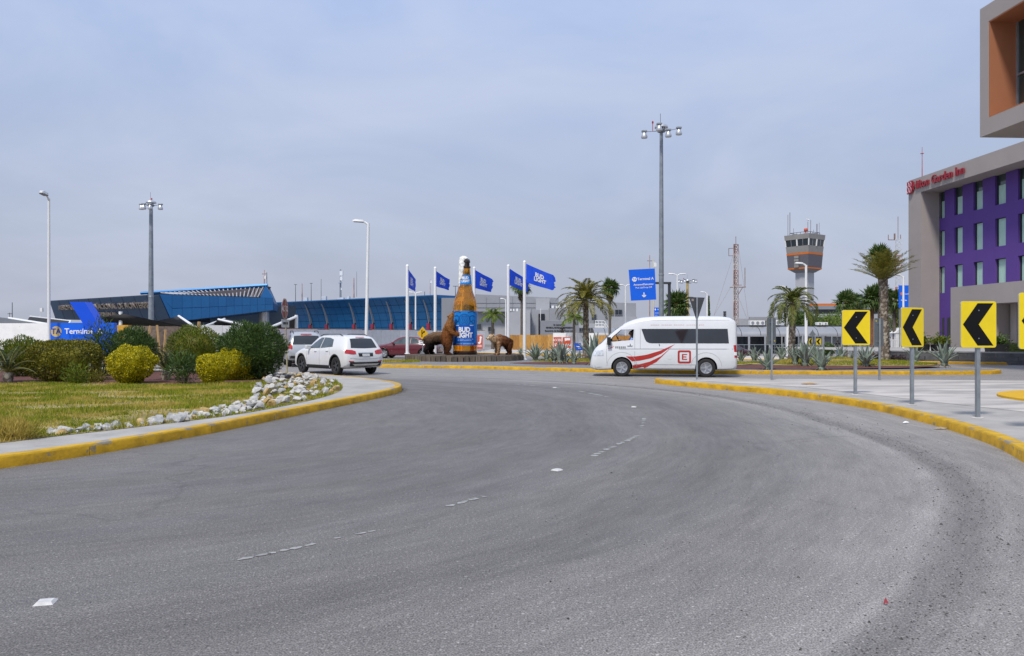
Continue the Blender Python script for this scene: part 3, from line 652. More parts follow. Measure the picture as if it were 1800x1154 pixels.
def fanpalm(name, label, px, d, pyc, R0, pet, n, r0, r1, skirt=0, z0=None, tm=None):
    x = gx(px, d); z0 = tz(x, d) if z0 is None else z0; zc = gz(pyc, d); root = thing(name, label, 'palm tree', (x, d, z0), 0, 'palms')
    trunk(root, x, d, z0 - .03, zc, r0, r1, tm or thin_m, False)
    vs = [fan_mesh(R0, pet, dr, fan_m) for dr in (.05, .3, .6)]; dv = fan_mesh(R0 * .8, pet * .7, .5, dead_m) if skirt else None
    for i in range(n):
        u = (i + .5) / n; e = radians(78 - 130 * u); a = i * 2.39996 + R.uniform(-.3, .3)
        inst('fan_leaf', vs[min(2, int(u * 3))], root, Matrix.Translation((0, 0, zc - z0)) @ Matrix.Rotation(a, 4, 'Z') @ Matrix.Rotation(-e, 4, 'Y') @ Matrix.Rotation(R.uniform(-.4, .4), 4, 'X') @ Matrix.Scale(R.uniform(.85, 1.12), 4))
    for i in range(skirt):
        a = i * 2.39996; inst('dry_leaf', dv, root, Matrix.Translation((0, 0, zc - z0 - R.uniform(.1, .9))) @ Matrix.Rotation(a, 4, 'Z') @ Matrix.Rotation(radians(R.uniform(66, 82)), 4, 'Y') @ Matrix.Scale(R.uniform(.7, 1), 4))
    return root
palm('date_palm', 'pineapple-trunk date palm left of the white van with arching olive fronds', 1030, 45, 530, 2.15, 42, date_m, .17, .125, 1.3, 82, 2, .40, npair=50, lw=.026)
palm('date_palm', 'date palm with drooping fronds behind the agaves right of the van', 1391, 46, 533, 2.1, 34, dateg_m, .18, .14, 1.75, 76, 0, .42, npair=50, lw=.026, lean=.1)
palm('date_palm', 'tall thick date palm beside the second chevron sign', 1556, 42, 492, 2.0, 50, date_m, .225, .185, .42, 86, 34, .42, npair=44, lw=.018, lean=-.1, boots=.5)
palm('queen_palm', 'bright green drooping palm between bottle and grey building', 866, 78, 556, 1.75, 18, queen_m, .16, .12, 1.75, 80, 15, .55, scale=False, tm=thin_m, z0=0, vee=-.1)
palm('queen_palm', 'small bright green palm in front of the memorial wall', 1009, 74, 562, 1.7, 14, queen_m, .15, .11, 1.75, 80, 20, .55, scale=False, tm=thin_m, z0=0, vee=-.1)
fanpalm('fan_palm', 'tall slim fan palm left of the hanging terminal sign', 1072, 88, 507, .85, .5, 34, .16, .13, 14)
fanpalm('fan_palm', 'tall slim fan palm partly hidden behind two blue flags', 917, 88, 505, .8, .5, 28, .15, .12, 20)
fanpalm('fan_palm', 'bushy fan palm right of the tall grey mast', 1189, 60, 538, .85, .55, 40, .16, .14, 6)
fanpalm('fan_palm', 'tall fan palm crown rising behind the thick date palm', 1546, 75, 455, .95, .6, 34, .18, .14, 10)
fanpalm('fan_palm', 'low fan palm left of the thick date palm, first of the row', 1487, 62, 533, .75, .5, 30, .13, .12, 3)
fanpalm('fan_palm', 'low fan palm second of the row beside the thick date palm', 1501, 66, 535, .75, .45, 26, .13, .12, 3)
redtr = mat('reddish_trunk', (.20, .09, .055), .9, var=.3, scale=6)
fanpalm('fan_palm', 'red-trunked fan palm close left of the thick date palm', 1533, 64, 526, .8, .5, 30, .15, .14, 2, tm=redtr)
fanpalm('fan_palm', 'red-trunked fan palm touching the thick date palm', 1548, 64, 522, .8, .5, 30, .15, .14, 2, tm=redtr)
fanpalm('fan_palm', 'fan palm at the corner right of the thick date palm', 1572, 70, 530, .8, .5, 22, .15, .13, 2)

# cycads (feather rosettes near the ground)
def cycad(label, px, py, L, n):
    x, y = sx(px, py); root = thing('cycad', label, 'shrub', (x, y, .155), 0, 'shrubs in the left bed')
    mb = MB(); mb.lathe([(.12, 0), (.15, .12), (.13, .26), (.04, .32)], 12, (x, y, .15)); mb.build('trunk', trunk_m, root, smooth=60)
    vs = [frond_mesh('frond', L, radians(e), dr, 36, .2, .008, [cyc_m, rach], .3) for e, dr in ((70, 1.0), (45, 1.1), (22, .9))]
    for i in range(n): inst('frond', vs[min(2, int(3 * i / n))], root, Matrix.Translation((0, 0, .3)) @ Matrix.Rotation(i * 2.4 + R.uniform(-.2, .2), 4, 'Z') @ Matrix.Scale(R.uniform(.85, 1.1), 4))
cycad('dark feathery cycad right of the single golden globe', 292, 668, .95, 26)
cycad('dark feathery cycad under the shrub at the left frame edge', 14, 672, 1.15, 28)

# ------------------------------------------------------------------ agaves
def agave_leaf(w, bend):
    mb = MB(); n = 7; vs = []
    for i in range(n + 1):
        u = i / n; hw = w * (.62 + .38 * sin(pi * min(1, u * 1.5 + .12))) * (1 - u ** 3.2) + .002; z = u * cos(bend * u); x = u * sin(bend * u) * .9 + .03
        vs += [(x - hw * .32, -hw, z + .012), (x, 0, z), (x - hw * .32, hw, z + .012), (x + hw * .14 + .01, 0, z)]
    fs = []
    for i in range(n):
        a = i * 4; b = a + 4; fs += [(a, a + 1, b + 1, b), (a + 1, a + 2, b + 2, b + 1), (a + 2, a + 3, b + 3, b + 2), (a + 3, a, b, b + 3)]
    me = bpy.data.meshes.new('agave_leaf'); me.from_pydata(vs, [], fs); return me
def agmat():
    m = bpy.data.materials.new('agave'); m.use_nodes = True; t = m.node_tree; b = t.nodes['Principled BSDF']; o = N(t, 'ShaderNodeObjectInfo'); r = N(t, 'ShaderNodeValToRGB')
    r.color_ramp.elements[0].color = (.17, .22, .165, 1); r.color_ramp.elements[1].color = (.31, .36, .32, 1); q = r.color_ramp.elements.new(.5); q.color = (.23, .285, .24, 1); t.links.new(o.outputs['Random'], r.inputs[0])
    g = N(t, 'ShaderNodeTexCoord'); n = N(t, 'ShaderNodeTexNoise', Scale=7.0, Detail=4.0); t.links.new(g.outputs['Object'], n.inputs[0]); rr = N(t, 'ShaderNodeValToRGB'); rr.color_ramp.elements[0].color = (.7, .7, .65, 1); rr.color_ramp.elements[1].color = (1.2, 1.2, 1.2, 1); t.links.new(n.outputs[0], rr.inputs[0])
    mx = N(t, 'ShaderNodeMix', data_type='RGBA', blend_type='MULTIPLY'); mx.inputs[0].default_value = 1; t.links.new(r.outputs[0], mx.inputs[6]); t.links.new(rr.outputs[0], mx.inputs[7]); t.links.new(mx.outputs[2], b.inputs['Base Color']); b.inputs['Roughness'].default_value = .6; return m
AG = agmat(); AGV = []
dryag = mat('dry_agave', (.20, .16, .09), .9, var=.4, scale=8)
for w, bd in ((.14, .05), (.155, .24), (.155, .42)):
    me = agave_leaf(w, bd); me.materials.append(AG); me.polygons.foreach_set('use_smooth', [True] * len(me.polygons)); AGV.append(me)
dme = agave_leaf(.07, .9); dme.materials.append(dryag)
def agave(label, px, pyb, pyt, n=20, spread=38, skirt=6, d=None):
    d = d or gd(pyb, .15); x = gx(px, d); z0 = gzf(x, d); H = gz(pyt, d) - z0; root = thing('agave', label, 'agave', (x, d, z0), 0, 'agaves of the central garden')
    mb = MB(); mb.lathe([(.1 * H, -.02), (.13 * H, .08 * H), (.05 * H, .2 * H)], 10, (x, d, z0)); mb.build('heart', AG, root, smooth=60)
    for i in range(n):
        u = i / (n - 1); k = 0 if u < .25 else 1 if u < .65 else 2; tilt = radians(3 + spread * .82 * u ** .8); s = H * (1.0 - .22 * u) * R.uniform(.88, 1.06)
        inst('leaf', AGV[k], root, Matrix.Translation((0, 0, .03 * H)) @ Matrix.Rotation(i * 2.39996 + R.uniform(-.2, .2), 4, 'Z') @ Matrix.Rotation(tilt, 4, 'Y') @ Matrix.Diagonal((s, s * R.uniform(.9, 1.15), s, 1)))
    for i in range(skirt):
        s = H * R.uniform(.3, .5); inst('dry_leaf', dme, root, Matrix.Translation((0, 0, .06 * H)) @ Matrix.Rotation(i * 6.283 / skirt + R.uniform(-.3, .3), 4, 'Z') @ Matrix.Rotation(radians(R.uniform(60, 85)), 4, 'Y') @ Matrix.Scale(s, 4))
for a in (('spiky agave next to the rightmost flagpole foot', 941, 634, 600, 18, 40), ('small dark-based agave, second right of the rightmost flagpole', 961, 635, 611, 14, 34),
          ('largest upright blue agave left of the date palm', 985, 639, 596, 18, 24), ('low leaning agave at the left foot of the largest blue one', 974, 638, 608, 14, 34), ('small agave at the right foot of the largest blue one', 996, 639, 620, 12, 36),
          ('upright agave directly left of the date palm trunk', 1009, 640, 611, 14, 26), ('tall narrow dark agave at the nose of the white van', 1044, 642, 585, 14, 26), ('little agave behind the wooden platform near the right bear', 872, 622, 609, 10, 40),
          ('half hidden agave behind the right flagpole pair', 915, 624, 609, 10, 36), ('tiny agave between palm trunk and blue board', 1019, 631, 618, 10, 30),
          ('agave right behind the van tail', 1303, 637, 613, 12, 34), ('clump agave left of the first grey sign back', 1326, 638, 607, 16, 26), ('broad agave under the first grey sign back', 1350, 650, 611, 18, 44),
          ('slim agave at the drooping palm foot', 1374, 640, 604, 14, 18), ('upright agave in the cluster right of the drooping palm', 1398, 646, 603, 16, 20), ('tallest agave of the cluster right of the drooping palm', 1416, 647, 597, 18, 22),
          ('wide agave at the right front of the cluster', 1444, 651, 606, 18, 34), ('agave behind the wide cluster agave', 1431, 642, 600, 14, 26), ('slim agave in front of the walking pedestrian', 1478, 637, 605, 14, 16),
          ('ball-based agave under the first chevron sign', 1522, 648, 603, 22, 42), ('agave behind the second chevron post', 1609, 641, 601, 14, 24), ('large pale agave left of the big chevron sign', 1660, 646, 598, 20, 34), ('small agave behind the first chevron post', 1497, 644, 618, 10, 30)):
    agave(*a)
# low dark shrubs round the thick palm
for i, (px, py) in enumerate(((1543, 629), (1568, 628), (1580, 631))):
    d = gd(py, .3); x = gx(px, d); shrub('ground_shrub', ('dark purple ground shrub left of the thick palm trunk', 'dark purple ground shrub in front of the thick palm trunk', 'dark purple ground shrub right of the thick palm trunk')[i], x, d, .35, .3, .34, 420, .11, .02, leafmat('purple_leaf', [(.03, .02, .025), (.06, .035, .045), (.09, .06, .06)]), 'dome', .5, .6, .3, core=False, z0=gzf(x, d), group='ground shrubs round the thick palm')
# trees behind the covered walkway
def tree(label, px, d, pyc, rw, rh, n, m, ls, name='broadleaf_tree'):
    x = gx(px, d); z0 = tz(x, d); zc = gz(pyc, d); root = thing(name, label, 'tree', (x, d, z0), 0, 'trees behind the walkway'); mb = MB()
    mb.tube([(x, d, z0 - .05), (x + .1, d, (z0 + zc) / 2), (x, d, zc)], [.16, .12, .05], 7)
    for k in range(6):
        a = k * 1.05; mb.tube([(x + .05, d, z0 + (zc - z0) * .6), (x + cos(a) * rw * .4, d + sin(a) * rw * .4, zc), (x + cos(a) * rw * .75, d + sin(a) * rw * .7, zc + rh * .3)], [.06, .04, .015], 5)
    mb.build('trunk', thin_m, root); mb = MB()
    for _ in range(n):
        dd = rdir(); lm = 1 + .5 * noise.noise(dd * 2 + Vector((px, 0, 0))); p = Vector((x, d, zc)) + Vector((dd.x * rw, dd.y * rw, dd.z * rh)) * lm * R.random() ** .45
        leaf(mb, p, rdir(), rdir(), ls * R.uniform(.7, 1.3), ls * .3)
    stuff(mb.build('crown', m, root))
tree('dark green dense tree behind the walkway roof', 1408, 108, 564, 2.3, 1.4, 3000, fan_m, .28)
tree('pale green airy tree right of the dark one', 1450, 112, 566, 2.6, 1.2, 1500, queen_m, .26)
tree('pale green airy tree behind the first chevron sign', 1480, 116, 562, 2.2, 1.2, 1200, queen_m, .26)
tree('dull green tree between thick palm and hotel corner', 1582, 90, 560, 1.7, 2.4, 1900, grn_m, .24)
root = thing('cypress', 'narrow dark cypress behind the van roof', 'tree', (gx(1246, 100), 100, 0)); mb = MB(); x = gx(1246, 100)
mb.tube([(x, 100, -.05), (x, 100, 1.5)], [.1, .08], 6); mb.build('trunk', thin_m, root); mb = MB()
for _ in range(1600):
    u = R.random(); r = .32 * (1 - u) ** .7 * sqrt(R.random()); a = R.uniform(0, 6.28); leaf(mb, Vector((x + r * cos(a), 100 + r * sin(a), .8 + u * 5.6)), (rdir() * .5 + Vector((0, 0, 1))).normalized(), rdir(), .2, .04)
stuff(mb.build('crown', fan_m, root))
# ------------------------------------------------------------------ vehicles
glass_dark = mat('tinted_glass', (.018, .021, .024), .06, var=.2, scale=1.5, spec=.7, coat=.6)
glass_mid = mat('car_glass', (.045, .065, .068), .05, var=.5, scale=2.2, spec=.7, coat=.6)
chrome = mat('chrome', (.62, .63, .65), .22, .9, var=.1)
rim_m = mat('alloy_rim', (.50, .51, .53), .35, .7, var=.15, scale=12)
rim_dark = mat('dark_alloy', (.10, .10, .105), .4, .6)
trim = mat('black_trim', (.022, .022, .023), .6)
inner_m = mat('wheel_well', (.008, .008, .008), .9)
tail_red = mat('tail_lamp', (.42, .012, .014), .12, var=.3, scale=14, coat=.8)
amber_l = mat('amber_lamp', (.65, .12, .01), .2, coat=.5)
head_l = mat('headlamp', (.62, .66, .70), .08, .2, var=.3, scale=14, coat=.8)
plate_m = mat('number_plate', (.55, .56, .55), .5, var=.3, scale=40)
red_livery = mat('red_livery', (.42, .022, .016), .35, var=.08, coat=.4)
seam_m = mat('panel_seam', (.10, .10, .105), .8)
def carpaint(n, c, metal=0.0): return mat('paint_' + n, c, .28, metal, var=.03, coat=.8, spec=.5)

def pchip(xs, ys, x):
    n = len(xs)
    if x <= xs[0]: return ys[0]
    if x >= xs[-1]: return ys[-1]
    d = [(ys[i + 1] - ys[i]) / (xs[i + 1] - xs[i]) for i in range(n - 1)]
    def m(i):
        if i == 0: return d[0]
        if i == n - 1: return d[-1]
        return 0 if d[i - 1] * d[i] <= 0 else 2 * d[i - 1] * d[i] / (d[i - 1] + d[i])
    i = max(k for k in range(n - 1) if xs[k] <= x); h = xs[i + 1] - xs[i]; t = (x - xs[i]) / h
    return (1 + 2 * t) * (1 - t) ** 2 * ys[i] + t * (1 - t) ** 2 * h * m(i) + t * t * (3 - 2 * t) * ys[i + 1] + t * t * (t - 1) * h * m(i + 1)

class Car:
    """local frame: x forward from the tail, y to the left, z up; st rows: x, bottom, belt, top, half width, roof half width"""
    def __init__(s, name, label, loc, heading, st, paint, axles, wr, track, L, ns=56, group='vehicles', cut=None, well=.30, crown=.02, tw=.2):
        s.root = thing(name, label, 'car' if 'van' not in name else 'van', loc, heading, group); s.L = L; s.off = L / 2
        X = [r[0] for r in st]; xs = sorted(set([X[0] + (X[-1] - X[0]) * i / ns for i in range(ns + 1)] + X)); s.xs = xs; n = 0; vs = []
        for x in xs:
            zb, zk, zt, w, wr_ = [pchip(X, [r[k] for r in st], x) for k in range(1, 6)]
            half = [(0, zb), (.55 * w, zb), (.86 * w, zb + .004), (.965 * w, zb + .05), (.99 * w, zb + .16 * (zk - zb)), (w, zb + .5 * (zk - zb)), (.995 * w, zk - .12 * (zk - zb)), (.975 * w, zk)]
            for u in (.33, .66): half.append((.975 * w + (wr_ - .975 * w) * u * (.85 + .15 * u), zk + (zt - zk) * .86 * u))
            half += [(wr_, zk + (zt - zk) * .86), (wr_ * .95, zk + (zt - zk) * .94), (.84 * wr_, zt - (zt - zk) * .012), (.5 * wr_, zt + crown * .7), (0, zt + crown)]
            ring = half + [(-y, z) for y, z in half[-2:0:-1]]; n = len(ring); vs += [(x - s.off, y, z) for y, z in ring]
        fs = [(i * n + k, i * n + (k + 1) % n, (i + 1) * n + (k + 1) % n, (i + 1) * n + k) for i in range(len(xs) - 1) for k in range(n)]
        fs = [f for f in fs] + [tuple(range(n - 1, -1, -1)), tuple(range((len(xs) - 1) * n, len(xs) * n))]
        s.bvh = BVHTree.FromPolygons([Vector(v) for v in vs], fs)
        bm = bmesh.new(); bv = [bm.verts.new(v) for v in vs]
        for f in fs: bm.faces.new([bv[i] for i in f])
        bmesh.ops.recalc_face_normals(bm, faces=bm.faces); me = bpy.data.meshes.new('body'); bm.to_mesh(me); bm.free()
        me.materials.append(paint); me.materials.append(inner_m)
        o = bpy.data.objects.new('body', me); C.objects.link(o)
        cb = MB(); r = wr * 1.17
        for ax in axles:
            for sg in (-1, 1):
                M = Matrix(((1, 0, 0, ax - s.off), (0, 0, -sg, sg * 2), (0, 1, 0, wr), (0, 0, 0, 1)))
                wy = [r_ for r_ in st if r_[0] <= ax][-1][4]; cb.prism(circle(r, 32)[::sg], 0, 2 - (wy - well), 0, M)
        if cut: cb.prism(cut, -2, 2, 0, Matrix(((1, 0, 0, -s.off), (0, 0, 1, 0), (0, 1, 0, 0), (0, 0, 0, 1))))
        bm = bmesh.new(); bv = [bm.verts.new(v) for v in cb.v]
        for f in cb.f: bm.faces.new([bv[i] for i in f])
        bmesh.ops.recalc_face_normals(bm, faces=bm.faces); cme = bpy.data.meshes.new('cutter'); bm.to_mesh(cme); bm.free(); cme.materials.append(inner_m)
        co = bpy.data.objects.new('cutter', cme); C.objects.link(co)
        md = o.modifiers.new('b', 'BOOLEAN'); md.object = co; md.operation = 'DIFFERENCE'; md.solver = 'EXACT'; md.material_mode = 'TRANSFER'
        dg = bpy.context.evaluated_depsgraph_get(); new = bpy.data.meshes.new_from_object(o.evaluated_get(dg)); o.modifiers.clear()
        if len(new.polygons) > 100: o.data = new
        bpy.data.objects.remove(co)
        o.data.polygons.foreach_set('use_smooth', [True] * len(o.data.polygons)); o.data.set_sharp_from_angle(angle=radians(42))
        o.parent = s.root; s.body = o; s.axles = axles; s.wr = wr; s.track = track; s.tw = tw
    def hit(s, o, d):
        h = s.bvh.ray_cast(Vector(o), Vector(d))
        if h[0] is None: h = s.bvh.find_nearest(Vector(o) + Vector(d) * (Vector(o).length * .5))
        return h[0], h[1] if h[1].dot(Vector(d)) < 0 else -h[1]
    def proj(s, a, b, view, off):      # side: (x, z) seen from left/right; rear/front: (y, z)
        if view in ('left', 'right'):
            g = 1 if view == 'left' else -1; p, n = s.hit((a - s.off, g * 4, b), (0, -g, 0))
        else:
            g = -1 if view == 'rear' else 1; p, n = s.hit((g * 6, a, b), (-g, 0, 0))
        return p + n * off
    def strip(s, name, lo, hi, view, m, off=.006, nu=18, nv=5, parent=None, smooth=60):
        lo = resample([(p[0], p[1], 0) for p in lo], nu + 1); hi = resample([(p[0], p[1], 0) for p in hi], nu + 1); mb = MB()
        def fn(u, v):
            i = round(u * nu); q = lo[i].lerp(hi[i], v); return s.proj(q.x, q.y, view, off)
        mb.grid(fn, nu, nv); return mb.build(name, m, parent or s.root, smooth=smooth, local=True)
    def both(s, name, lo, hi, m, **k):
        for v in ('left', 'right'): s.strip(name, lo, hi, v, m, **k)
    def line(s, name, pts, view, m=None, w=.008, parent=None):      # a thin panel seam
        P = [s.proj(p[0], p[1], view, .001) for p in resample([(q[0], q[1], 0) for q in pts], max(6, len(pts) * 5))]
        mb = MB(); mb.tube(P, w / 2, 4); return mb.build(name, m or seam_m, parent or s.root, local=True)
    def wheels(s, rm, spokes=5, hub=.64):
        r, tw = s.wr, s.tw; tm = None
        for ax in s.axles:
            for sg in (-1, 1):
                y = sg * s.track; M = Matrix(((1, 0, 0, ax - s.off), (0, 0, sg, y), (0, 1, 0, r), (0, 0, 0, 1)))
                w = bpy.data.objects.new('wheel', None); C.objects.link(w); w.parent = s.root; w.matrix_basis = M
                mb = MB(); ri = r * hub; h = tw / 2
                mb.lathe([(ri, -h * .8), (r * .9, -h), (r * .985, -h * .8), (r, -h * .4), (r, h * .4), (r * .985, h * .8), (r * .9, h), (ri + .012, h * .86), (ri, h * .5)], 32, cap=False); mb.build('tyre', rubber, w, smooth=50, local=True)
                mb = MB(); mb.lathe([(ri, -h * .7), (ri, h * .8), (ri * .93, h * .8), (ri * .9, h * .2), (.02, h * .05)], 28, cap=False)
                for k in range(spokes):
                    a = 2 * pi * k / spokes; Q = Matrix.Rotation(a, 4, 'Z')
                    mb.hexa([Q @ Vector(p) for p in ((.03, -.035, h * .3), (ri * .95, -.028, h * .35), (ri * .95, .028, h * .35), (.03, .035, h * .3))], [Q @ Vector(p) for p in ((.03, -.03, h * .62), (ri * .95, -.02, h * .78), (ri * .95, .02, h * .78), (.03, .03, h * .62))])
                mb.lathe([(.07, h * .3), (.065, h * .7), (.0, h * .74)], 14); mb.build('rim', rm, w, smooth=40, local=True)
                if sg == 1: pass
    def mirror(s, x, z, m, w=.22):
        for sg, v in ((1, 'left'), (-1, 'right')):
            p = s.proj(x, z, v, 0); mb = MB(); mb.box((p.x, p.y + sg * .11, p.z + .06), (.13, w, .15)); mb.build('mirror', m, s.root, local=True, bevel=.03)
    def handle(s, x, z, m):
        for sg, v in ((1, 'left'), (-1, 'right')):
            p = s.proj(x, z, v, .018); mb = MB(); mb.box((p.x, p.y, p.z), (.18, .03, .035)); mb.build('door_handle', m, s.root, local=True, bevel=.01)

def polyx(pts, f): return [(f(p)[0], f(p)[1]) for p in pts]

# white compact crossover turning away
GLA = [(0, .46, .66, .72, .60, .45), (.03, .40, .74, .80, .74, .56), (.09, .33, .82, .92, .835, .64), (.18, .29, .90, 1.06, .875, .70), (.27, .27, .96, 1.20, .89, .69), (.38, .26, .98, 1.34, .895, .665), (.52, .25, .99, 1.43, .90, .645), (.75, .23, .985, 1.475, .90, .63), (1.3, .22, .97, 1.49, .90, .62), (2.2, .22, .95, 1.495, .90, .62), (2.55, .22, .94, 1.45, .90, .61), (2.95, .22, .93, 1.26, .90, .63), (3.3, .22, .91, 1.04, .895, .69), (3.75, .22, .86, .97, .88, .71), (4.15, .25, .76, .88, .83, .66), (4.34, .30, .66, .77, .72, .55), (4.42, .38, .56, .63, .55, .42)]
pw = carpaint('white', (.70, .70, .695))
c = Car('white_crossover_car', 'white crossover car turning away left, its tail and side in view', (-7.22, 32.2, 0), radians(134), GLA, pw, (.86, 3.56), .345, .775, 4.42)
c.wheels(rim_dark, 5); c.root.scale = (.98, 1.0, 1.045)
c.strip('rear_window', [(-.60, 1.02), (0, 1.0), (.60, 1.02)], [(-.50, 1.36), (0, 1.385), (.50, 1.36)], 'rear', glass_dark)
for v in ('left', 'right'):
    c.strip('side_window', [(1.12, 1.06), (2.02, 1.0)], [(1.28, 1.33), (1.6, 1.395), (2.02, 1.41)], v, glass_mid); c.strip('side_window', [(2.07, 1.0), (3.0, .985)], [(2.07, 1.41), (2.3, 1.40), (2.7, 1.20), (3.0, 1.0)], v, glass_mid)
    c.strip('sill_trim', [(1.3, .225), (3.1, .225)], [(1.3, .36), (3.1, .36)], v, trim, off=.012)
    c.line('door_seam', [(2.05, .36), (2.05, .99)], v); c.line('door_seam', [(1.2, .75), (1.35, 1.03)], v); c.line('door_seam', [(3.05, .4), (3.1, .9)], v)
    for ax in (.86, 3.56):
        a = [ax + .405 * 1.0 * cos(pi * k / 14) for k in range(15)]; zz = [.345 + .405 * sin(pi * k / 14) for k in range(15)]
        c.strip('arch_trim', list(zip(a, zz)), [(ax + .45 * cos(pi * k / 14), .345 + .45 * sin(pi * k / 14)) for k in range(15)], v, trim, off=.008, nu=20, nv=2)
for sg in (-1, 1):
    c.strip('tail_lamp', [(sg * .44, .79), (sg * .62, .78), (sg * .86, .82)], [(sg * .44, .90), (sg * .6, .945), (sg * .85, .96)], 'rear', tail_red, off=.012)
    c.strip('rear_reflector', [(sg * .55, .50), (sg * .75, .51)], [(sg * .55, .53), (sg * .75, .55)], 'rear', tail_red, off=.01, nu=6, nv=2)
c.strip('rear_bumper_trim', [(-.70, .345), (0, .32), (.70, .345)], [(-.72, .50), (0, .49), (.72, .50)], 'rear', trim, off=.01)
c.strip('skid_plate', [(-.5, .37), (.5, .37)], [(-.62, .44), (.62, .44)], 'rear', chrome, off=.022)
c.strip('plate_recess', [(-.32, .70), (.32, .70)], [(-.34, .82), (.34, .82)], 'rear', trim, off=.004)
c.strip('number_plate', [(-.17, .705), (.17, .705)], [(-.17, .80), (.17, .80)], 'rear', plate_m, off=.014, nu=3, nv=2)
c.strip('chrome_bar', [(-.34, .825), (.34, .825)], [(-.34, .845), (.34, .845)], 'rear', chrome, off=.016, nu=6, nv=1)
c.line('tailgate_seam', [(-.70, .64), (-.3, .61), (.3, .61), (.70, .64)], 'rear')
c.strip('high_brake_lamp', [(-.2, 1.405), (.2, 1.405)], [(-.2, 1.425), (.2, 1.425)], 'rear', tail_red, off=.008, nu=5, nv=1)
c.mirror(2.86, .98, pw); c.handle(1.45, .90, pw); c.handle(2.35, .88, pw)
for sg in (-1, 1):
    mb = MB(); mb.tube([(.75 - 2.21, sg * .56, 1.45), (1.0 - 2.21, sg * .57, 1.53), (2.2 - 2.21, sg * .57, 1.53), (2.5 - 2.21, sg * .55, 1.47)], .016, 6); mb.build('roof_rail', trim, c.root, local=True, smooth=60)

# silver SUV ahead of it
SUV = [(0, .48, .70, .78, .62, .5), (.04, .42, .82, .92, .80, .62), (.12, .36, .95, 1.10, .86, .70), (.3, .32, 1.02, 1.42, .88, .70), (.5, .30, 1.03, 1.60, .885, .67), (.8, .28, 1.03, 1.68, .89, .66), (1.6, .27, 1.02, 1.71, .89, .66), (2.4, .27, 1.0, 1.69, .89, .65), (2.75, .27, .99, 1.58, .89, .64), (3.2, .27, .97, 1.20, .89, .66), (3.45, .27, .95, 1.08, .885, .70), (4.0, .29, .90, 1.00, .86, .70), (4.35, .33, .78, .88, .78, .6), (4.5, .4, .62, .7, .6, .45)]
ps = carpaint('silver', (.46, .475, .49), .35)
c = Car('silver_suv_car', 'silver SUV with roof rails driving ahead of the white crossover', (-10.75, 40.2, 0), radians(110), SUV, ps, (.85, 3.5), .35, .77, 4.5)
c.wheels(rim_m, 6)
c.strip('rear_window', [(-.66, 1.10), (.66, 1.10)], [(-.58, 1.52), (0, 1.55), (.58, 1.52)], 'rear', glass_dark)
c.strip('high_brake_lamp', [(-.26, 1.57), (.26, 1.57)], [(-.26, 1.615), (.26, 1.615)], 'rear', tail_red, off=.012, nu=5, nv=1)
for v in ('left', 'right'):
    c.strip('side_window', [(.5, 1.12), (1.25, 1.07)], [(.68, 1.5), (1.25, 1.55)], v, glass_dark); c.strip('side_window', [(1.3, 1.07), (2.1, 1.05)], [(1.3, 1.55), (2.1, 1.56)], v, glass_dark); c.strip('side_window', [(2.15, 1.05), (3.15, 1.03)], [(2.15, 1.56), (2.5, 1.54), (3.15, 1.08)], v, glass_mid)
    c.line('door_seam', [(2.12, .4), (2.12, 1.04)], v); c.line('door_seam', [(1.25, .6), (1.28, 1.06)], v)
for sg in (-1, 1):
    c.strip('tail_lamp', [(sg * .68, .88), (sg * .87, .90)], [(sg * .68, 1.06), (sg * .86, 1.08)], 'rear', tail_red, off=.012, nu=6); c.strip('indicator_lamp', [(sg * .70, 1.065), (sg * .86, 1.085)], [(sg * .70, 1.12), (sg * .85, 1.14)], 'rear', amber_l, off=.012, nu=6, nv=2)
    mb = MB(); mb.tube([(.6 - 2.25, sg * .6, 1.66), (.8 - 2.25, sg * .6, 1.76), (2.3 - 2.25, sg * .6, 1.77), (2.5 - 2.25, sg * .6, 1.68)], .02, 6); mb.build('roof_rail', trim, c.root, local=True, smooth=60)
c.strip('number_plate', [(-.18, .82), (.18, .82)], [(-.18, .93), (.18, .93)], 'rear', plate_m, off=.012, nu=3, nv=2)
c.strip('rear_bumper_trim', [(-.8, .43), (.8, .43)], [(-.82, .56), (.82, .56)], 'rear', trim, off=.01); c.mirror(2.95, 1.03, ps); c.handle(1.5, .96, ps); c.handle(2.4, .95, ps)

# red hatchback at the far left, and a dark red saloon behind the garden
SAL = [(0, .42, .62, .70, .62, .5), (.04, .34, .72, .80, .78, .62), (.15, .28, .86, .97, .845, .68), (.4, .25, .89, 1.02, .865, .70), (.8, .23, .90, 1.08, .87, .66), (1.25, .21, .91, 1.36, .875, .58), (1.6, .2, .91, 1.43, .875, .575), (2.3, .2, .90, 1.45, .875, .575), (2.7, .2, .90, 1.38, .875, .57), (3.2, .2, .89, 1.08, .87, .64), (3.5, .2, .87, .98, .865, .68), (4.1, .21, .78, .88, .84, .66), (4.5, .25, .66, .76, .76, .56), (4.62, .34, .54, .62, .56, .44)]
HAT = [(0, .42, .66, .74, .62, .5), (.04, .34, .78, .88, .77, .60), (.12, .28, .88, 1.02, .83, .66), (.3, .25, .92, 1.26, .845, .62), (.55, .23, .93, 1.44, .85, .58), (1.2, .2, .92, 1.5, .85, .57), (2.0, .2, .9, 1.5, .85, .57), (2.4, .2, .9, 1.4, .85, .57), (2.85, .2, .89, 1.1, .85, .62), (3.1, .2, .87, .98, .845, .66), (3.6, .22, .76, .86, .81, .62), (3.85, .28, .64, .72, .7, .52), (3.95, .36, .54, .6, .52, .42)]
pr = carpaint('red', (.26, .012, .018)); pm = carpaint('maroon', (.115, .012, .02)); pd = carpaint('plum', (.05, .012, .02))
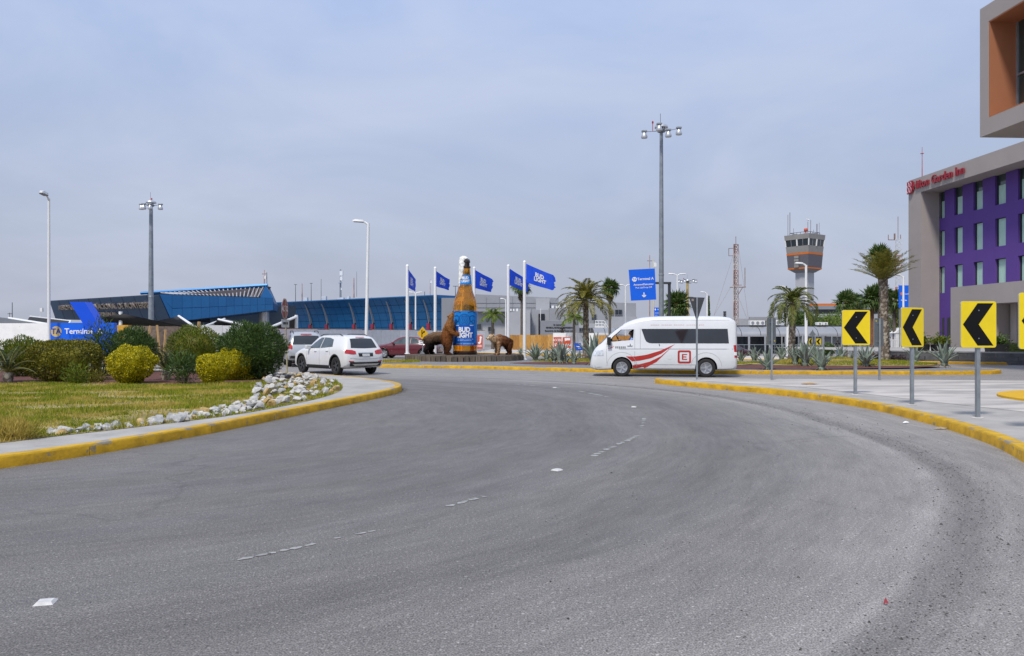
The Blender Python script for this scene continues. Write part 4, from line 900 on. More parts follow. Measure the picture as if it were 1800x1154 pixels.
def saloon(name, label, loc, hd, st, p, L, ax, hat=False):
    c = Car(name, label, loc, hd, st, p, ax, .32, .74, L); c.wheels(rim_m, 7); o = 0 if hat else .62
    c.strip('rear_window', [(-.55, 1.0 if hat else 1.06), (.55, 1.0 if hat else 1.06)], [(-.46, 1.36), (.46, 1.36)], 'rear', glass_mid)
    for v in ('left', 'right'):
        c.strip('side_window', [(.62 + o, 1.0), (1.45 + o * .6, .97)], [(.8 + o, 1.3), (1.45 + o * .6, 1.39)], v, glass_mid); c.strip('side_window', [(1.5 + o * .6, .97), (2.75 + o * .6, .95)], [(1.5 + o * .6, 1.39), (1.95 + o * .6, 1.38), (2.75 + o * .6, 1.0)], v, glass_mid)
        c.line('door_seam', [(1.48 + o * .6, .3), (1.48 + o * .6, .96)], v); c.line('door_seam', [(2.7 + o * .6, .35), (2.75 + o * .6, .9)], v)
    for sg in (-1, 1):
        c.strip('tail_lamp', [(sg * .55, .76), (sg * .83, .78)], [(sg * .55, .88), (sg * .82, .92)], 'rear', tail_red, off=.012, nu=6)
        c.strip('headlamp', [(sg * .38, .56), (sg * .72, .6)], [(sg * .38, .66), (sg * .72, .73)], 'front', head_l, off=.012, nu=6)
    c.strip('number_plate', [(-.18, .6), (.18, .6)], [(-.18, .7), (.18, .7)], 'rear', plate_m, off=.012, nu=3, nv=2)
    c.strip('rear_bumper_trim', [(-.7, .34), (.7, .34)], [(-.72, .42), (.72, .42)], 'rear', trim, off=.01, nv=2); c.mirror(2.6 + o * .6, .95, p, .16); c.handle(1.7 + o * .6, .84, p)
    return c
saloon('red_hatchback_car', 'red hatchback half hidden behind the silver SUV at the white hoarding', (-12.2, 44.8, 0), radians(112), HAT, pr, 3.95, (.65, 3.15), True)
saloon('maroon_saloon_car', 'dark red saloon passing behind the left flagpole', (gx(712, 51.5), 52.5, 0), radians(170), SAL, pm, 4.62, (.95, 3.65))
saloon('plum_saloon_car', 'dark plum car seen between van tail and agaves', (gx(1288, 66), 66.5, tz(gx(1288, 66), 66)), radians(6), SAL, pd, 4.62, (.95, 3.65))

# white passenger van
VAN = [(0, .40, .80, 2.02, .80, .68), (.03, .34, .90, 2.08, .87, .74), (.10, .30, 1.0, 2.14, .915, .775), (.25, .28, 1.08, 2.22, .935, .79), (.6, .27, 1.10, 2.265, .94, .80), (1.4, .27, 1.10, 2.28, .94, .80), (2.8, .27, 1.10, 2.275, .94, .80), (3.45, .27, 1.10, 2.235, .94, .79), (3.8, .27, 1.09, 2.15, .94, .77), (4.12, .27, 1.08, 2.02, .935, .745), (4.48, .26, 1.07, 1.79, .93, .735), (4.78, .25, 1.05, 1.53, .92, .735), (5.0, .24, 1.0, 1.31, .905, .74), (5.14, .24, .95, 1.17, .89, .745), (5.26, .25, .86, 1.05, .865, .73), (5.35, .27, .74, .90, .83, .70), (5.41, .31, .60, .72, .77, .63), (5.445, .37, .50, .58, .66, .52)]
def vp(px, py): return ((1303.5 - px) / 48.6, (664 - py) / 47.6)
cutp = [vp(*p) for p in ((1072, 602), (1082, 591), (1096, 579.5), (1119.5, 579), (1118, 598))]
pv = carpaint('van_white', (.67, .68, .695))
vx, vy = (gx(1097, 29.9) + gx(1249, 29.1)) / 2, 30.25
c = Car('white_passenger_van', 'white high-roof passenger van with red swoosh crossing the junction', (vx - .04, vy, 0), radians(171), VAN, pv, (1.13, 4.24), .345, .83, 5.445, ns=70, cut=cutp[::-1], well=.32, crown=.015, tw=.22)
c.wheels(rim_m, 5, .62)
for v in ('left', 'right'):
    c.strip('side_window', [vp(1288.5, 604), vp(1148, 604), vp(1142, 601), vp(1139.5, 597)], [vp(1286.5, 578.2), vp(1133, 578.2)], v, glass_dark, nu=30)
    w = c.root.children[-1]
    for px in (1187, 1237): c.line('window_divider', [vp(px, 603.5), vp(px, 578.6)], v, black, .03, w)
    c.strip('swoosh_stripe', [vp(1116, 636.5), vp(1130, 635.2), vp(1150, 630.8), vp(1168, 623), vp(1193.5, 605.5)], [vp(1105, 627.6), vp(1122, 627.6), vp(1142, 624.6), vp(1166, 617.5), vp(1193.5, 605.5)], v, red_livery, off=.004, nu=28, nv=3)
    c.strip('swoosh_stripe', [vp(1118, 651.5), vp(1128, 651), vp(1140, 648), vp(1160, 637.5), vp(1188, 610)], [vp(1117, 643.5), vp(1128, 642), vp(1148, 636.8), vp(1168, 627), vp(1188, 610)], v, red_livery, off=.004, nu=28, nv=3)
    c.line('waist_seam', [vp(1296, 614), vp(1128, 614.2), vp(1092, 614.5)], v, w=.016); c.line('sill_seam', [vp(1236, 642.2), vp(1120, 642.2)], v, w=.012); c.line('roof_seam', [vp(1290, 563), vp(1200, 562.5), vp(1128, 563)], v, w=.008)
    c.line('door_seam', [vp(1121, 579), vp(1121, 640)], v); c.line('door_seam', [vp(1069, 603), vp(1070, 640)], v); c.line('door_seam', [vp(1131, 578), vp(1131, 614)], v)
    for ax in (1.13, 4.24): c.line('arch_seam', [(ax + .56 * cos(pi * k / 16), .40 + .52 * sin(pi * k / 16)) for k in range(17)], v, mat('soft_seam', (.42, .425, .43), .6), .014)
    fl = c.strip('fuel_flap', [vp(1187, 632), vp(1180, 632)], [vp(1187, 625), vp(1180, 625)], v, pv, off=.006, nu=3, nv=2) if v == 'left' else None
    # boxed E emblem
    ax0, z0 = vp(1221.7, 640); ax1, z1 = vp(1198, 616); mirrorx = 1 if v == 'left' else -1
    cxm, czm = (ax0 + ax1) / 2, (z0 + z1) / 2; wd = abs(ax1 - ax0)
    def sq(name, x0, x1, zz0, zz1, m, off): c.strip(name, [(x0, zz0), (x1, zz0)], [(x0, zz1), (x1, zz1)], v, m, off=off, nu=4, nv=4)
    k = wd / 2
    mb = MB(); pl = rrect(2 * k, 2 * k, k * .28, 4); ins = rrect(1.42 * k, 1.42 * k, k * .12, 4); n = len(pl)
    vv = [c.proj(cxm + p[0], czm + p[1], v, .006) for p in pl] + [c.proj(cxm + p[0], czm + p[1], v, .006) for p in ins]
    mb.add(vv, [(i, (i + 1) % n, n + (i + 1) % n, n + i) for i in range(n)]); em = mb.build('emblem', red_livery, c.root, local=True)
    xl = cxm - k * .36 if v == 'right' else cxm + k * .36
    for (za, zb_, ln) in ((.30, .44, 1), (-.07, .07, .86), (-.44, -.30, 1)):
        xr = xl + (1 if v == 'right' else -1) * k * .78 * ln; a, b = sorted((xl, xr)); sq('letter_bar', a, b, czm + za * k, czm + zb_ * k, red_livery, .007)
    a, b = sorted((xl, xl + (1 if v == 'right' else -1) * k * .2)); sq('letter_stem', a, b, czm - .44 * k, czm + .44 * k, red_livery, .0065)
    # blurred small wording and swoosh on the cab door
    c.strip('door_logo', [vp(1080, 613), vp(1070.5, 614.5)], [vp(1083.5, 609), vp(1076, 612)], v, mat('pale_red_print', (.55, .16, .16), .5), off=.005, nu=6, nv=2)
    for i in range(6): c.strip('door_lettering', [vp(1085.6 + i * 3.3, 613.4), vp(1087.8 + i * 3.3, 613.4)], [vp(1085.6 + i * 3.3, 609.6), vp(1087.8 + i * 3.3, 609.6)], v, mat('grey_print', (.16, .16, .17), .5), off=.005, nu=2, nv=1)
    for i in range(30):
        if i % 7 != 5: c.strip('roof_lettering', [vp(1150 + i * 3.2, 571.8), vp(1152.2 + i * 3.2, 571.8)], [vp(1150 + i * 3.2, 570.6), vp(1152.2 + i * 3.2, 570.6)], v, mat('faint_red_print', (.62, .42, .43), .5), off=.005, nu=1, nv=1)
    sg = 1 if v == 'left' else -1
    c.strip('headlamp', [vp(1064, 626.5), vp(1044, 627)], [vp(1063, 616.5), vp(1049, 618)], v, head_l, off=.01, nu=8); c.strip('tail_lamp', [vp(1302, 619), vp(1297.5, 619)], [vp(1301, 607), vp(1296.5, 607)], v, tail_red, off=.012, nu=4)
    c.strip('reverse_lamp', [vp(1302, 625), vp(1297.5, 625)], [vp(1302, 619.5), vp(1297.5, 619.5)], v, white_sheet, off=.012, nu=4); c.strip('tail_lamp', [vp(1302.4, 629), vp(1298, 629)], [vp(1302.2, 625.5), vp(1297.8, 625.5)], v, tail_red, off=.012, nu=4)
    p = c.proj(*vp(1112, 608), v, .02); mb = MB(); mb.box(tuple(p), (.2, .035, .04)); mb.build('door_handle', pv, c.root, local=True, bevel=.01)
    p = c.proj(*vp(1077, 600), v, .0); mb = MB(); mb.box((p.x + .06, p.y + sg * .16, p.z), (.14, .2, .3)); mb.tube([(p.x, p.y, p.z - .1), (p.x + .05, p.y + sg * .1, p.z - .1)], .03, 6); mb.build('mirror', black, c.root, local=True, bevel=.03)
    c.strip('fog_lamp', [vp(1050, 650), vp(1044, 649)], [vp(1049, 645), vp(1044, 645)], v, head_l, off=.006, nu=4)
    c.strip('bumper_lip', [vp(1066, 656), vp(1046, 654)], [vp(1066, 653.5), vp(1045, 651.5)], v, trim, off=.006, nu=6, nv=2)
c.strip('windscreen', [(-.74, 1.22), (0, 1.20), (.74, 1.22)], [(-.66, 1.96), (0, 2.02), (.66, 1.96)], 'front', glass_mid); c.strip('grille', [(-.45, .86), (.45, .86)], [(-.45, .98), (.45, .98)], 'front', chrome); c.strip('rear_window', [(-.6, 1.2), (.6, 1.2)], [(-.55, 1.78), (.55, 1.78)], 'rear', glass_dark)
VANR = c.root
# steering wheel inside the cab opening
mb = MB(); sc_ = Vector((4.36 - 2.72, .42, 1.36)); sm = []
for k in range(25):
    a = 2 * pi * k / 24; sm.append(sc_ + Vector((sin(a) * .19 * .45, cos(a) * .19, sin(a) * .19 * .9)))
mb.tube(sm, .018, 6); mb.build('steering_wheel', black, VANR, local=True, smooth=60)
mb = MB(); mb.box((3.80 - 2.72, .42, 1.62), (.14, .46, .7)); mb.box((4.62 - 2.72, 0, 1.27), (.34, 1.5, .16)); mb.build('cab_interior', trim, VANR, local=True, bevel=.04)
# ------------------------------------------------------------------ people and bears: one continuous skin over capsules
def remesh(name, caps, voxel, smooth_n, parent=None, mats=(), paint_fn=None, fur=0, loc=None):
    """caps: list of chains [(p, r), ...]; welded with a voxel remesh, then smoothed"""
    bm = bmesh.new()
    for ch in caps:
        for i in range(len(ch) - 1):
            a, ra = Vector(ch[i][0]), ch[i][1]; b, rb = Vector(ch[i + 1][0]), ch[i + 1][1]; n = max(2, int((b - a).length / (min(ra, rb) * .5)) + 1)
            for k in range(n + 1):
                t = k / n; s = bmesh.ops.create_icosphere(bm, subdivisions=1, radius=(ra + (rb - ra) * t) * 1.06); bmesh.ops.translate(bm, verts=s['verts'], vec=a.lerp(b, t))
    me = bpy.data.meshes.new(name); bm.to_mesh(me); bm.free(); o = bpy.data.objects.new(name, me); C.objects.link(o)
    r = o.modifiers.new('r', 'REMESH'); r.mode = 'VOXEL'; r.voxel_size = voxel; s = o.modifiers.new('s', 'SMOOTH'); s.factor = .5; s.iterations = smooth_n
    dg = bpy.context.evaluated_depsgraph_get(); new = bpy.data.meshes.new_from_object(o.evaluated_get(dg)); o.modifiers.clear(); o.data = new
    if fur:
        nn = [v.normal.copy() for v in new.vertices]
        for v, q in zip(new.vertices, nn): v.co += q * fur * (noise.noise(v.co * 9) * .8 + noise.noise(v.co * Vector((24, 24, 10)).x) * .5)
    new.materials.clear()
    for m in mats: new.materials.append(m)
    if paint_fn:
        for p in new.polygons: p.material_index = paint_fn(p.center, p.normal)
    new.polygons.foreach_set('use_smooth', [True] * len(new.polygons))
    if parent: o.parent = parent
    return o
skin = mat('skin', (.32, .17, .11), .55, var=.1, scale=8); hair = mat('dark_hair', (.012, .010, .009), .7); shirt_b = mat('light_blue_shirt', (.26, .40, .78), .8, var=.12, scale=9); tee = mat('black_tee', (.012, .012, .014), .85); jeans = mat('blue_jeans', (.05, .11, .22), .85, var=.2, scale=12)
def hand(p, d, side, curl=.9):      # palm with four fingers and a thumb
    d = Vector(d).normalized(); up = Vector((0, 0, 1)); s = d.cross(up).normalized() * side; dn = s.cross(d).normalized() * side
    p = Vector(p); out = [[(p, .034), (p + d * .08, .036)]]
    for k in range(4):
        b = p + d * .08 + s * (-.03 + .02 * k); l = (.06, .07, .068, .052)[k]; out.append([(b, .0105), (b + d * l * .6 - up * l * .3 * curl, .0095), (b + d * l * .75 - up * l * curl, .0085)])
    out.append([(p + d * .03 - s * .035, .012), (p + d * .06 - s * .065, .011), (p + d * .09 - s * .06 - up * .015, .009)]); return out
# driver, seated, hands on the wheel (local frame of the van: x forward)
D = [[((1.16, .42, .95), .17), ((1.13, .42, 1.15), .165), ((1.12, .42, 1.36), .15)], [((1.12, .25, 1.42), .075), ((1.12, .42, 1.46), .09), ((1.12, .59, 1.42), .075)], [((1.12, .42, 1.45), .06), ((1.15, .42, 1.56), .055)], [((1.155, .42, 1.66), .098), ((1.175, .42, 1.62), .085)], [((1.25, .42, 1.63), .02), ((1.27, .42, 1.615), .016)]]
for sg in (-1, 1):
    y = .42 + sg * .19; D.append([((1.12, y, 1.41), .07), ((1.26, y + sg * .03, 1.24), .055), ((1.42, .42 + sg * .18, 1.30), .045), ((1.54, .42 + sg * .17, 1.36), .035)]); D += hand((1.55, .42 + sg * .17, 1.37), (1, 0, .25), sg, .7)
    D.append([((1.15, .42 + sg * .09, .95), .1), ((1.5, .42 + sg * .11, .92), .075)]); D.append([((1.16, .42 + sg * .095, 1.645), .028), ((1.15, .42 + sg * .105, 1.665), .02)])
def dp(p, n):
    if p.z > 1.53: return 2 if (p.z > 1.70 or (p.x < 1.155 and p.z > 1.58)) else 1
    return 1 if p.x > 1.50 and p.z > 1.2 else 0
root = thing('person', 'van driver in a light blue shirt holding the steering wheel', 'person', VANR.location, VANR.rotation_euler[2])
o = remesh('body', [[(Vector(p), r) for p, r in ch] for ch in D], .016, 4, root, [shirt_b, skin, hair], dp)
# pedestrian walking away, black tee and jeans
pxx = gx(1472.5, 76); pz = tz(pxx, 76)
P = [[((0, 0, .95), .13), ((0, 0, 1.1), .125), ((0, 0, 1.36), .14)], [((-.17, 0, 1.42), .06), ((0, 0, 1.45), .09), ((.17, 0, 1.42), .06)], [((0, 0, 1.45), .055), ((0, .01, 1.54), .05)], [((0, 0, 1.64), .095), ((0, .02, 1.6), .085)], [((0, .1, 1.6), .018), ((0, .11, 1.59), .014)]]
for sg in (-1, 1):
    P.append([((sg * .19, 0, 1.4), .058), ((sg * .25, -.02, 1.16), .045), ((sg * .26, .03, .94), .033)]); P += hand((sg * .26, .03, .92), (0, .25, -1), sg, .3)
    P.append([((sg * .08, 0, .93), .10), ((sg * .1, sg * .09, .5), .065), ((sg * .1, sg * .06 - .05, .09), .045)]); P.append([((sg * .1, sg * .06 - .07, .05), .04), ((sg * .1, sg * .06 + .13, .035), .03)]); P.append([((sg * .092, 0, 1.62), .02), ((sg * .1, 0, 1.64), .016)])
def pp(p, n):
    if p.z > 1.52: return 2 if (p.z > 1.6 and p.y < .05) or p.z > 1.68 else 1
    if p.z > .96: return 0 if not (abs(p.x) > .2 and p.z < 1.2) else 1
    return 1 if abs(p.x) > .2 else (4 if p.z < .09 else 3)
root = thing('person', 'person in black tee and jeans walking away between the agaves', 'person', (pxx, 76, pz))
remesh('body', [[(Vector(p), r) for p, r in ch] for ch in P], .02, 3, root, [tee, skin, hair, jeans, rubber], pp)

# ------------------------------------------------------------------ the round timber platform and giant bottle
DX, DY, DR, DH = gx(816.5, 44.5), 44.5, 3.35, .45
GB = .15
def timber(i): return mat('timber_%d' % i, [(.115, .09, .065), (.15, .12, .09), (.09, .072, .055), (.135, .10, .068), (.17, .14, .11), (.11, .095, .075)][i], .85, var=.35, scale=5, bump=.6, bscale=18, stretch=(3, 3, .5))
def timber_t(i): return mat('timber_top_%d' % i, [(.12, .092, .07), (.155, .12, .092), (.095, .075, .058), (.14, .102, .072)][i], .85, var=.35, scale=5, bump=.6, bscale=18, stretch=(3, .6, 3))
plat = thing('round_platform', 'low round timber platform carrying the giant bottle', 'platform', (DX, DY, GB - .02))
mb = MB(); mb.lathe([(DR - .12, 0), (DR - .12, DH - .09 - GB)], 60, (DX, DY, GB - .01)); mb.build('core', mat('dark_timber', (.04, .034, .028), .9), plat, smooth=30)
ns = 68; sm = []
for k in range(6):
    mb = MB(); w = 2 * pi * DR / ns / 2 - .018; h = DH - GB; mb.prism(rrect(2 * w, .1, .012, 2), -.02, h - .005); me = bpy.data.meshes.new('stave'); me.from_pydata(mb.v, [], mb.f); me.materials.append(timber(k)); sm.append(me)
for k in range(ns):
    a = 2 * pi * k / ns; inst('stave', R.choice(sm), plat, Matrix.Translation((cos(a) * (DR - .05) + R.uniform(-.008, .008), sin(a) * (DR - .05), .02 + R.uniform(-.012, .006))) @ Matrix.Rotation(a + pi / 2, 4, 'Z'))
npk = 26; wv = 2 * DR / npk
for k in range(npk):            # deck boards running front to back, clipped to the circle, each in two lengths
    x0, x1 = -DR + k * wv + .02, -DR + (k + 1) * wv - .02; xm = max(abs(x0), abs(x1)); 
    if xm >= DR - .02: continue
    f0, f1 = [sqrt(max(.0, (DR - .02) ** 2 - x * x)) for x in (x0, x1)]; cut = R.uniform(-.4, .4) * min(f0, f1)
    sh = .55                      # boards lie at a slight angle
    for seg in (0, 1):
        ya, yb = ((-f0, -f1), (cut - .008, cut - .008)) if seg == 0 else ((cut + .008, cut + .008), (f0, f1))
        pl = [(x0, ya[0]), (x1, ya[1]), (x1, yb[1]), (x0, yb[0])]; mb = MB(); rot = Matrix.Rotation(radians(-14), 4, 'Z'); dz = R.uniform(-.006, .006)
        mb.prism(pl, DH - .085, DH + dz, 0, Matrix.Translation((DX, DY, 0)) @ rot); mb.build('deck_board', timber_t(R.randrange(4)), plat)

BX, BY = gx(817.6, 44.4), 44.4; kb_ = 44.4 / F
bot = thing('giant_bottle', 'giant brown glass beer bottle with blue label and spilling foam', 'bottle', (BX, BY, DH + .006))
def bz(py): return (624.3 - py) * kb_
prof = [(16, 624.2), (19.5, 624), (20.8, 622.6), (21.2, 620), (21.2, 612), (21.0, 590), (21.0, 560), (21.2, 549), (21.3, 541), (20.6, 534), (19, 527.5), (17, 522), (15.2, 518), (13.4, 513), (12.3, 508), (11.5, 502), (10.6, 493), (9.8, 485), (9.3, 478), (9.0, 473)]
def profr(z):
    for (r0, y0), (r1, y1) in zip(prof, prof[1:]):
        if bz(y0) <= z <= bz(y1): return (r0 + (r1 - r0) * (z - bz(y0)) / max(1e-6, bz(y1) - bz(y0))) * kb_
    return prof[-1][0] * kb_
amber = mat('amber_glass', (.92, .39, .018), .10, var=.04, scale=3, trans=.96, ior=1.34, spec=.6, coat=.5)
pr_ = [(r * kb_, bz(y)) for r, y in prof]
mb = MB(); mb.lathe(pr_, 48, (BX, BY, DH + .006)); mb.build('glass_body', amber, bot, smooth=60)
lip = mat('dark_glass_lip', (.03, .02, .012), .12, coat=.6)
mb = MB(); mb.lathe([(r * kb_, bz(y)) for r, y in ((9.0, 473.2), (9.8, 472.6), (10.0, 471.2), (9.8, 469.8), (8.2, 469.2), (8.0, 464), (8.9, 463.4), (9.2, 461.6), (8.8, 459.8), (8.3, 458.6), (8.1, 457.6), (6.5, 457), (0, 457.2))], 32, (BX, BY, DH + .006)); mb.build('bottle_lip', lip, bot, smooth=40)
mb = MB(); mb.lathe([(15.2 * kb_, -.002), (20.2 * kb_, .0), (21.45 * kb_, .09), (21.4 * kb_, .2), (21.25 * kb_, .21)], 48, (BX, BY, DH + .006), cap=False); mb.build('bottle_base', mat('base_glass', (.028, .016, .012), .1, coat=.5), bot, smooth=60)
lab_b = mat('label_blue', (.006, .22, .66), .4, var=.16, scale=7); lab_d = mat('label_dark_blue', (.003, .09, .46), .4, var=.06); lab_n = mat('label_navy', (.004, .05, .22), .4)
def on_bottle(x, z, off=.012):      # wraps flat artwork (x right, z up from the bottle foot) round the front
    r = profr(z) + off; a = x / r; return Vector((BX + r * sin(a), BY - r * cos(a), DH + .006 + z))
def wrap(name, x0, x1, z0, z1, m, off, parent, nu=40, nv=4):
    mb = MB(); mb.grid(lambda u, v: on_bottle(x0 + (x1 - x0) * u, z0 + (z1 - z0) * v, off), nu, nv); return mb.build(name, m, parent, smooth=60)
Rb = 21.1 * kb_
lb = wrap('label', -Rb * pi * .98, Rb * pi * .98, bz(608), bz(548.5), lab_b, .010, bot, 80, 6)
wrap('label_field', -19 * kb_ * 1.0, 19 * kb_ * 1.0, bz(602), bz(572.5), lab_d, .015, lb, 40, 4)
wrap('label_band', -Rb * 1.5, Rb * 1.5, bz(607.4), bz(603.4), lab_d, .015, lb, 40, 2)
def wtext(name, s, cx, cz, size, m, off, parent, bold=.03, cond=1.0, space=1.0): return put_text(name, s, m, parent, None, size, bold, .005, fn=lambda p: on_bottle(cx + p.x, cz + p.y, off + p.z), cond=cond, space=space)
kx = kb_
wtext('lettering', 'BUD', -.2 * kx, bz(581.2), 11.4 * kx, white_sheet, .018, lb, .045, .92); wtext('lettering', 'LIGHT', .6 * kx, bz(590.6), 11.8 * kx, white_sheet, .018, lb, .045, .86)
# engraved crest: rings, hexagon, scrolls
def wring(name, cx, cz, r, w, m, off, sx_=1.0, n=36, parent=lb, seg=(0, 1)):
    mb = MB(); mb.grid(lambda u, v: on_bottle(cx + cos(2 * pi * (seg[0] + (seg[1] - seg[0]) * u)) * (r + w * (v - .5)) * sx_, cz + sin(2 * pi * (seg[0] + (seg[1] - seg[0]) * u)) * (r + w * (v - .5)), off), n, 1); return mb.build(name, m, parent)
cz_ = bz(564.5)
for r, w in ((10.6, 1.0), (9.0, .6), (6.6, .9)): wring('crest_ring', 0, cz_, r * kx, w * kx, lab_n, .014, 1.0)
for r, w in ((4.4, 1.6), (8.0, 1.0)): wring('crest_hexagon', 0, cz_, r * kx, w * kx, lab_n, .014, .86, 6)
for sg in (-1, 1):
    wring('crest_scroll', sg * 15 * kx, bz(562), 5.4 * kx, 1.4 * kx, lab_n, .014, 1.1, 20, seg=(.1, .75) if sg > 0 else (-.25, .4)); wring('crest_scroll', sg * 14 * kx, bz(557.5), 8 * kx, 1.5 * kx, lab_n, .014, 1.3, 20, seg=(.12, .38)); wring('crest_scroll', sg * 17 * kx, bz(567), 3 * kx, 1.1 * kx, lab_n, .014, 1.2, 16)
    for i in range(4): wrap('fine_print', (sg * 13.5 - 3.4 + i * 1.8) * kx, (sg * 13.5 - 2.1 + i * 1.8) * kx, bz(574.2), bz(573.0), white_sheet, .016, lb, 2, 1)
wtext('monogram', 'B', 0, cz_, 4.4 * kx, lab_n, .015, lb, .04)
for row, (py, x0, x1, hh) in enumerate(((597.3, -11, 16, 1.0), (599.8, -12, 13, 1.0), (605.4, -15, 16, 1.4))):
    x = x0
    while x < x1:
        w = R.uniform(.8, 1.5) * (1.4 if row == 2 else 1); wrap('fine_print', x * kx, (x + w) * kx, bz(py + hh / 2), bz(py - hh / 2), mat('pale_print', (.42, .6, .85), .5), .017, lb, 2, 1); x += w + (.5 if R.random() < .8 else 1.6)
nl = wrap('neck_label', -10.6 * kx * 3.1, 10.6 * kx * 3.1, bz(502), bz(485.4), lab_b, .009, bot, 40, 4)
wtext('lettering', 'BUD', 1.2 * kx, bz(490.6), 6.2 * kx, white_sheet, .013, nl, .045, .92); wtext('lettering', 'LIGHT', 1.6 * kx, bz(496.2), 6.2 * kx, white_sheet, .013, nl, .045, .86)
# foam: lumpy head on the mouth, running down the left of the neck
foam = mat('foam', (.80, .80, .76), .75, var=.1, scale=12, bump=.6, bscale=26, col2=(.36, .27, .16), mask=(.62, .04, 11))
blobs = [[((-5.0, -4.5, 467), 6.4), ((-4.0, -3, 458.5), 7.0)], [((-3.0, -1, 456.5), 5.6), ((2.0, 0, 455.8), 3.6)], [((-7.0, -4.5, 466), 4.4), ((-7.3, -4.5, 476), 3.9), ((-8.0, -5, 488), 3.4), ((-8.8, -6, 497), 2.9), ((-9.2, -6.4, 505), 2.1)], [((-4.4, -8.2, 470), 3.4), ((-4.8, -8.8, 480), 3.0), ((-5.8, -9.0, 491), 2.3)], [((-8.4, .5, 468), 2.4), ((-9.2, .5, 482), 2.0), ((-10.4, 0, 492), 1.5)]]
ch = [[(Vector((BX + p[0] * kx, BY + p[1] * kx, DH + .006 + bz(p[2]))), r * kx) for p, r in c_] for c_ in blobs]
fo = remesh('foam', ch, .035, 2, None, [foam], None, .03); off_ = wmat(bot).inverted()
for v in fo.data.vertices: v.co = off_ @ v.co
fo.parent = bot
# condensation drops
mb = MB()
for _ in range(260):
    z = R.uniform(bz(546), bz(486)); a = R.uniform(-1.4, 1.4); r = profr(z); p = on_bottle(a * r, z, .0); s = R.uniform(.008, .02); n = Vector((sin(a), -cos(a), .1)).normalized(); u = Vector((cos(a), sin(a), 0)); w = Vector((0, 0, 1))
    vs = [p + u * s * cos(q) + w * s * 1.3 * sin(q) for q in (0, 1.05, 2.1, 3.14, 4.19, 5.24)] + [p + n * s * .7]; mb.add(vs, [(i, (i + 1) % 6, 6) for i in range(6)])
stuff(mb.build('water_drops', mat('drops', (.9, .75, .5), .05, trans=.9, ior=1.33), bot, smooth=80))

# ------------------------------------------------------------------ bears
def furmat(name, stops, axis, lo, hi, dark=(.02, .012, .008)):      # coat colour runs along the body axis, as the animal's own markings
    m = bpy.data.materials.new(name); m.use_nodes = True; t = m.node_tree; b = t.nodes['Principled BSDF']; g = N(t, 'ShaderNodeTexCoord'); s = N(t, 'ShaderNodeSeparateXYZ'); t.links.new(g.outputs['Object'], s.inputs[0])
    n = N(t, 'ShaderNodeTexNoise', Scale=5.0, Detail=6.0); mp_ = N(t, 'ShaderNodeMapping'); mp_.inputs['Scale'].default_value = (2, 2, .7); t.links.new(g.outputs['Object'], mp_.inputs[0]); t.links.new(mp_.outputs[0], n.inputs[0])
    a = N(t, 'ShaderNodeMath', operation='MULTIPLY_ADD'); t.links.new(n.outputs[0], a.inputs[0]); a.inputs[1].default_value = (hi - lo) * .55; t.links.new(s.outputs[axis], a.inputs[2])
    mr = N(t, 'ShaderNodeMapRange'); mr.inputs[1].default_value = lo + (hi - lo) * .27; mr.inputs[2].default_value = hi + (hi - lo) * .27; t.links.new(a.outputs[0], mr.inputs[0])
    r = N(t, 'ShaderNodeValToRGB'); r.color_ramp.elements[0].color = stops[0] + (1,); r.color_ramp.elements[1].color = stops[-1] + (1,)
    for i, c_ in enumerate(stops[1:-1]): q = r.color_ramp.elements.new((i + 1) / (len(stops) - 1)); q.color = c_ + (1,)
    t.links.new(mr.outputs[0], r.inputs[0])
    n2 = N(t, 'ShaderNodeTexNoise', Scale=22.0, Detail=4.0); t.links.new(mp_.outputs[0], n2.inputs[0]); rr = N(t, 'ShaderNodeValToRGB'); rr.color_ramp.elements[0].position = .35; rr.color_ramp.elements[1].position = .65; rr.color_ramp.elements[0].color = (.55, .5, .48, 1); rr.color_ramp.elements[1].color = (1.35, 1.35, 1.35, 1); t.links.new(n2.outputs[0], rr.inputs[0])
    mx = N(t, 'ShaderNodeMix', data_type='RGBA', blend_type='MULTIPLY'); mx.inputs[0].default_value = 1; t.links.new(r.outputs[0], mx.inputs[6]); t.links.new(rr.outputs[0], mx.inputs[7]); t.links.new(mx.outputs[2], b.inputs['Base Color'])
    bp = N(t, 'ShaderNodeBump', Strength=.7, Distance=.03); t.links.new(n2.outputs[0], bp.inputs['Height']); t.links.new(bp.outputs[0], b.inputs['Normal']); b.inputs['Roughness'].default_value = .85; b.inputs['Specular IOR Level'].default_value = .2; return m
nose_m = mat('bear_nose', (.012, .010, .010), .35)
def fur_tufts(o, parent, m, n, l):
    me = o.data; mb = MB(); k = len(me.polygons)
    for _ in range(n):
        p = me.polygons[R.randrange(k)]; nn = p.normal; d = (nn * .6 + Vector((0, 0, -.75)) + rdir() * .25).normalized(); s = nn.cross(d)
        if s.length < .01: continue
        s.normalize(); q = p.center + rdir() * .012; w = l * .13; ll = l * R.uniform(.6, 1.2); mb.add([q - s * w, q + s * w, q + d * ll], [(0, 1, 2)])
    return stuff(mb.build('fur', m, parent, local=True))
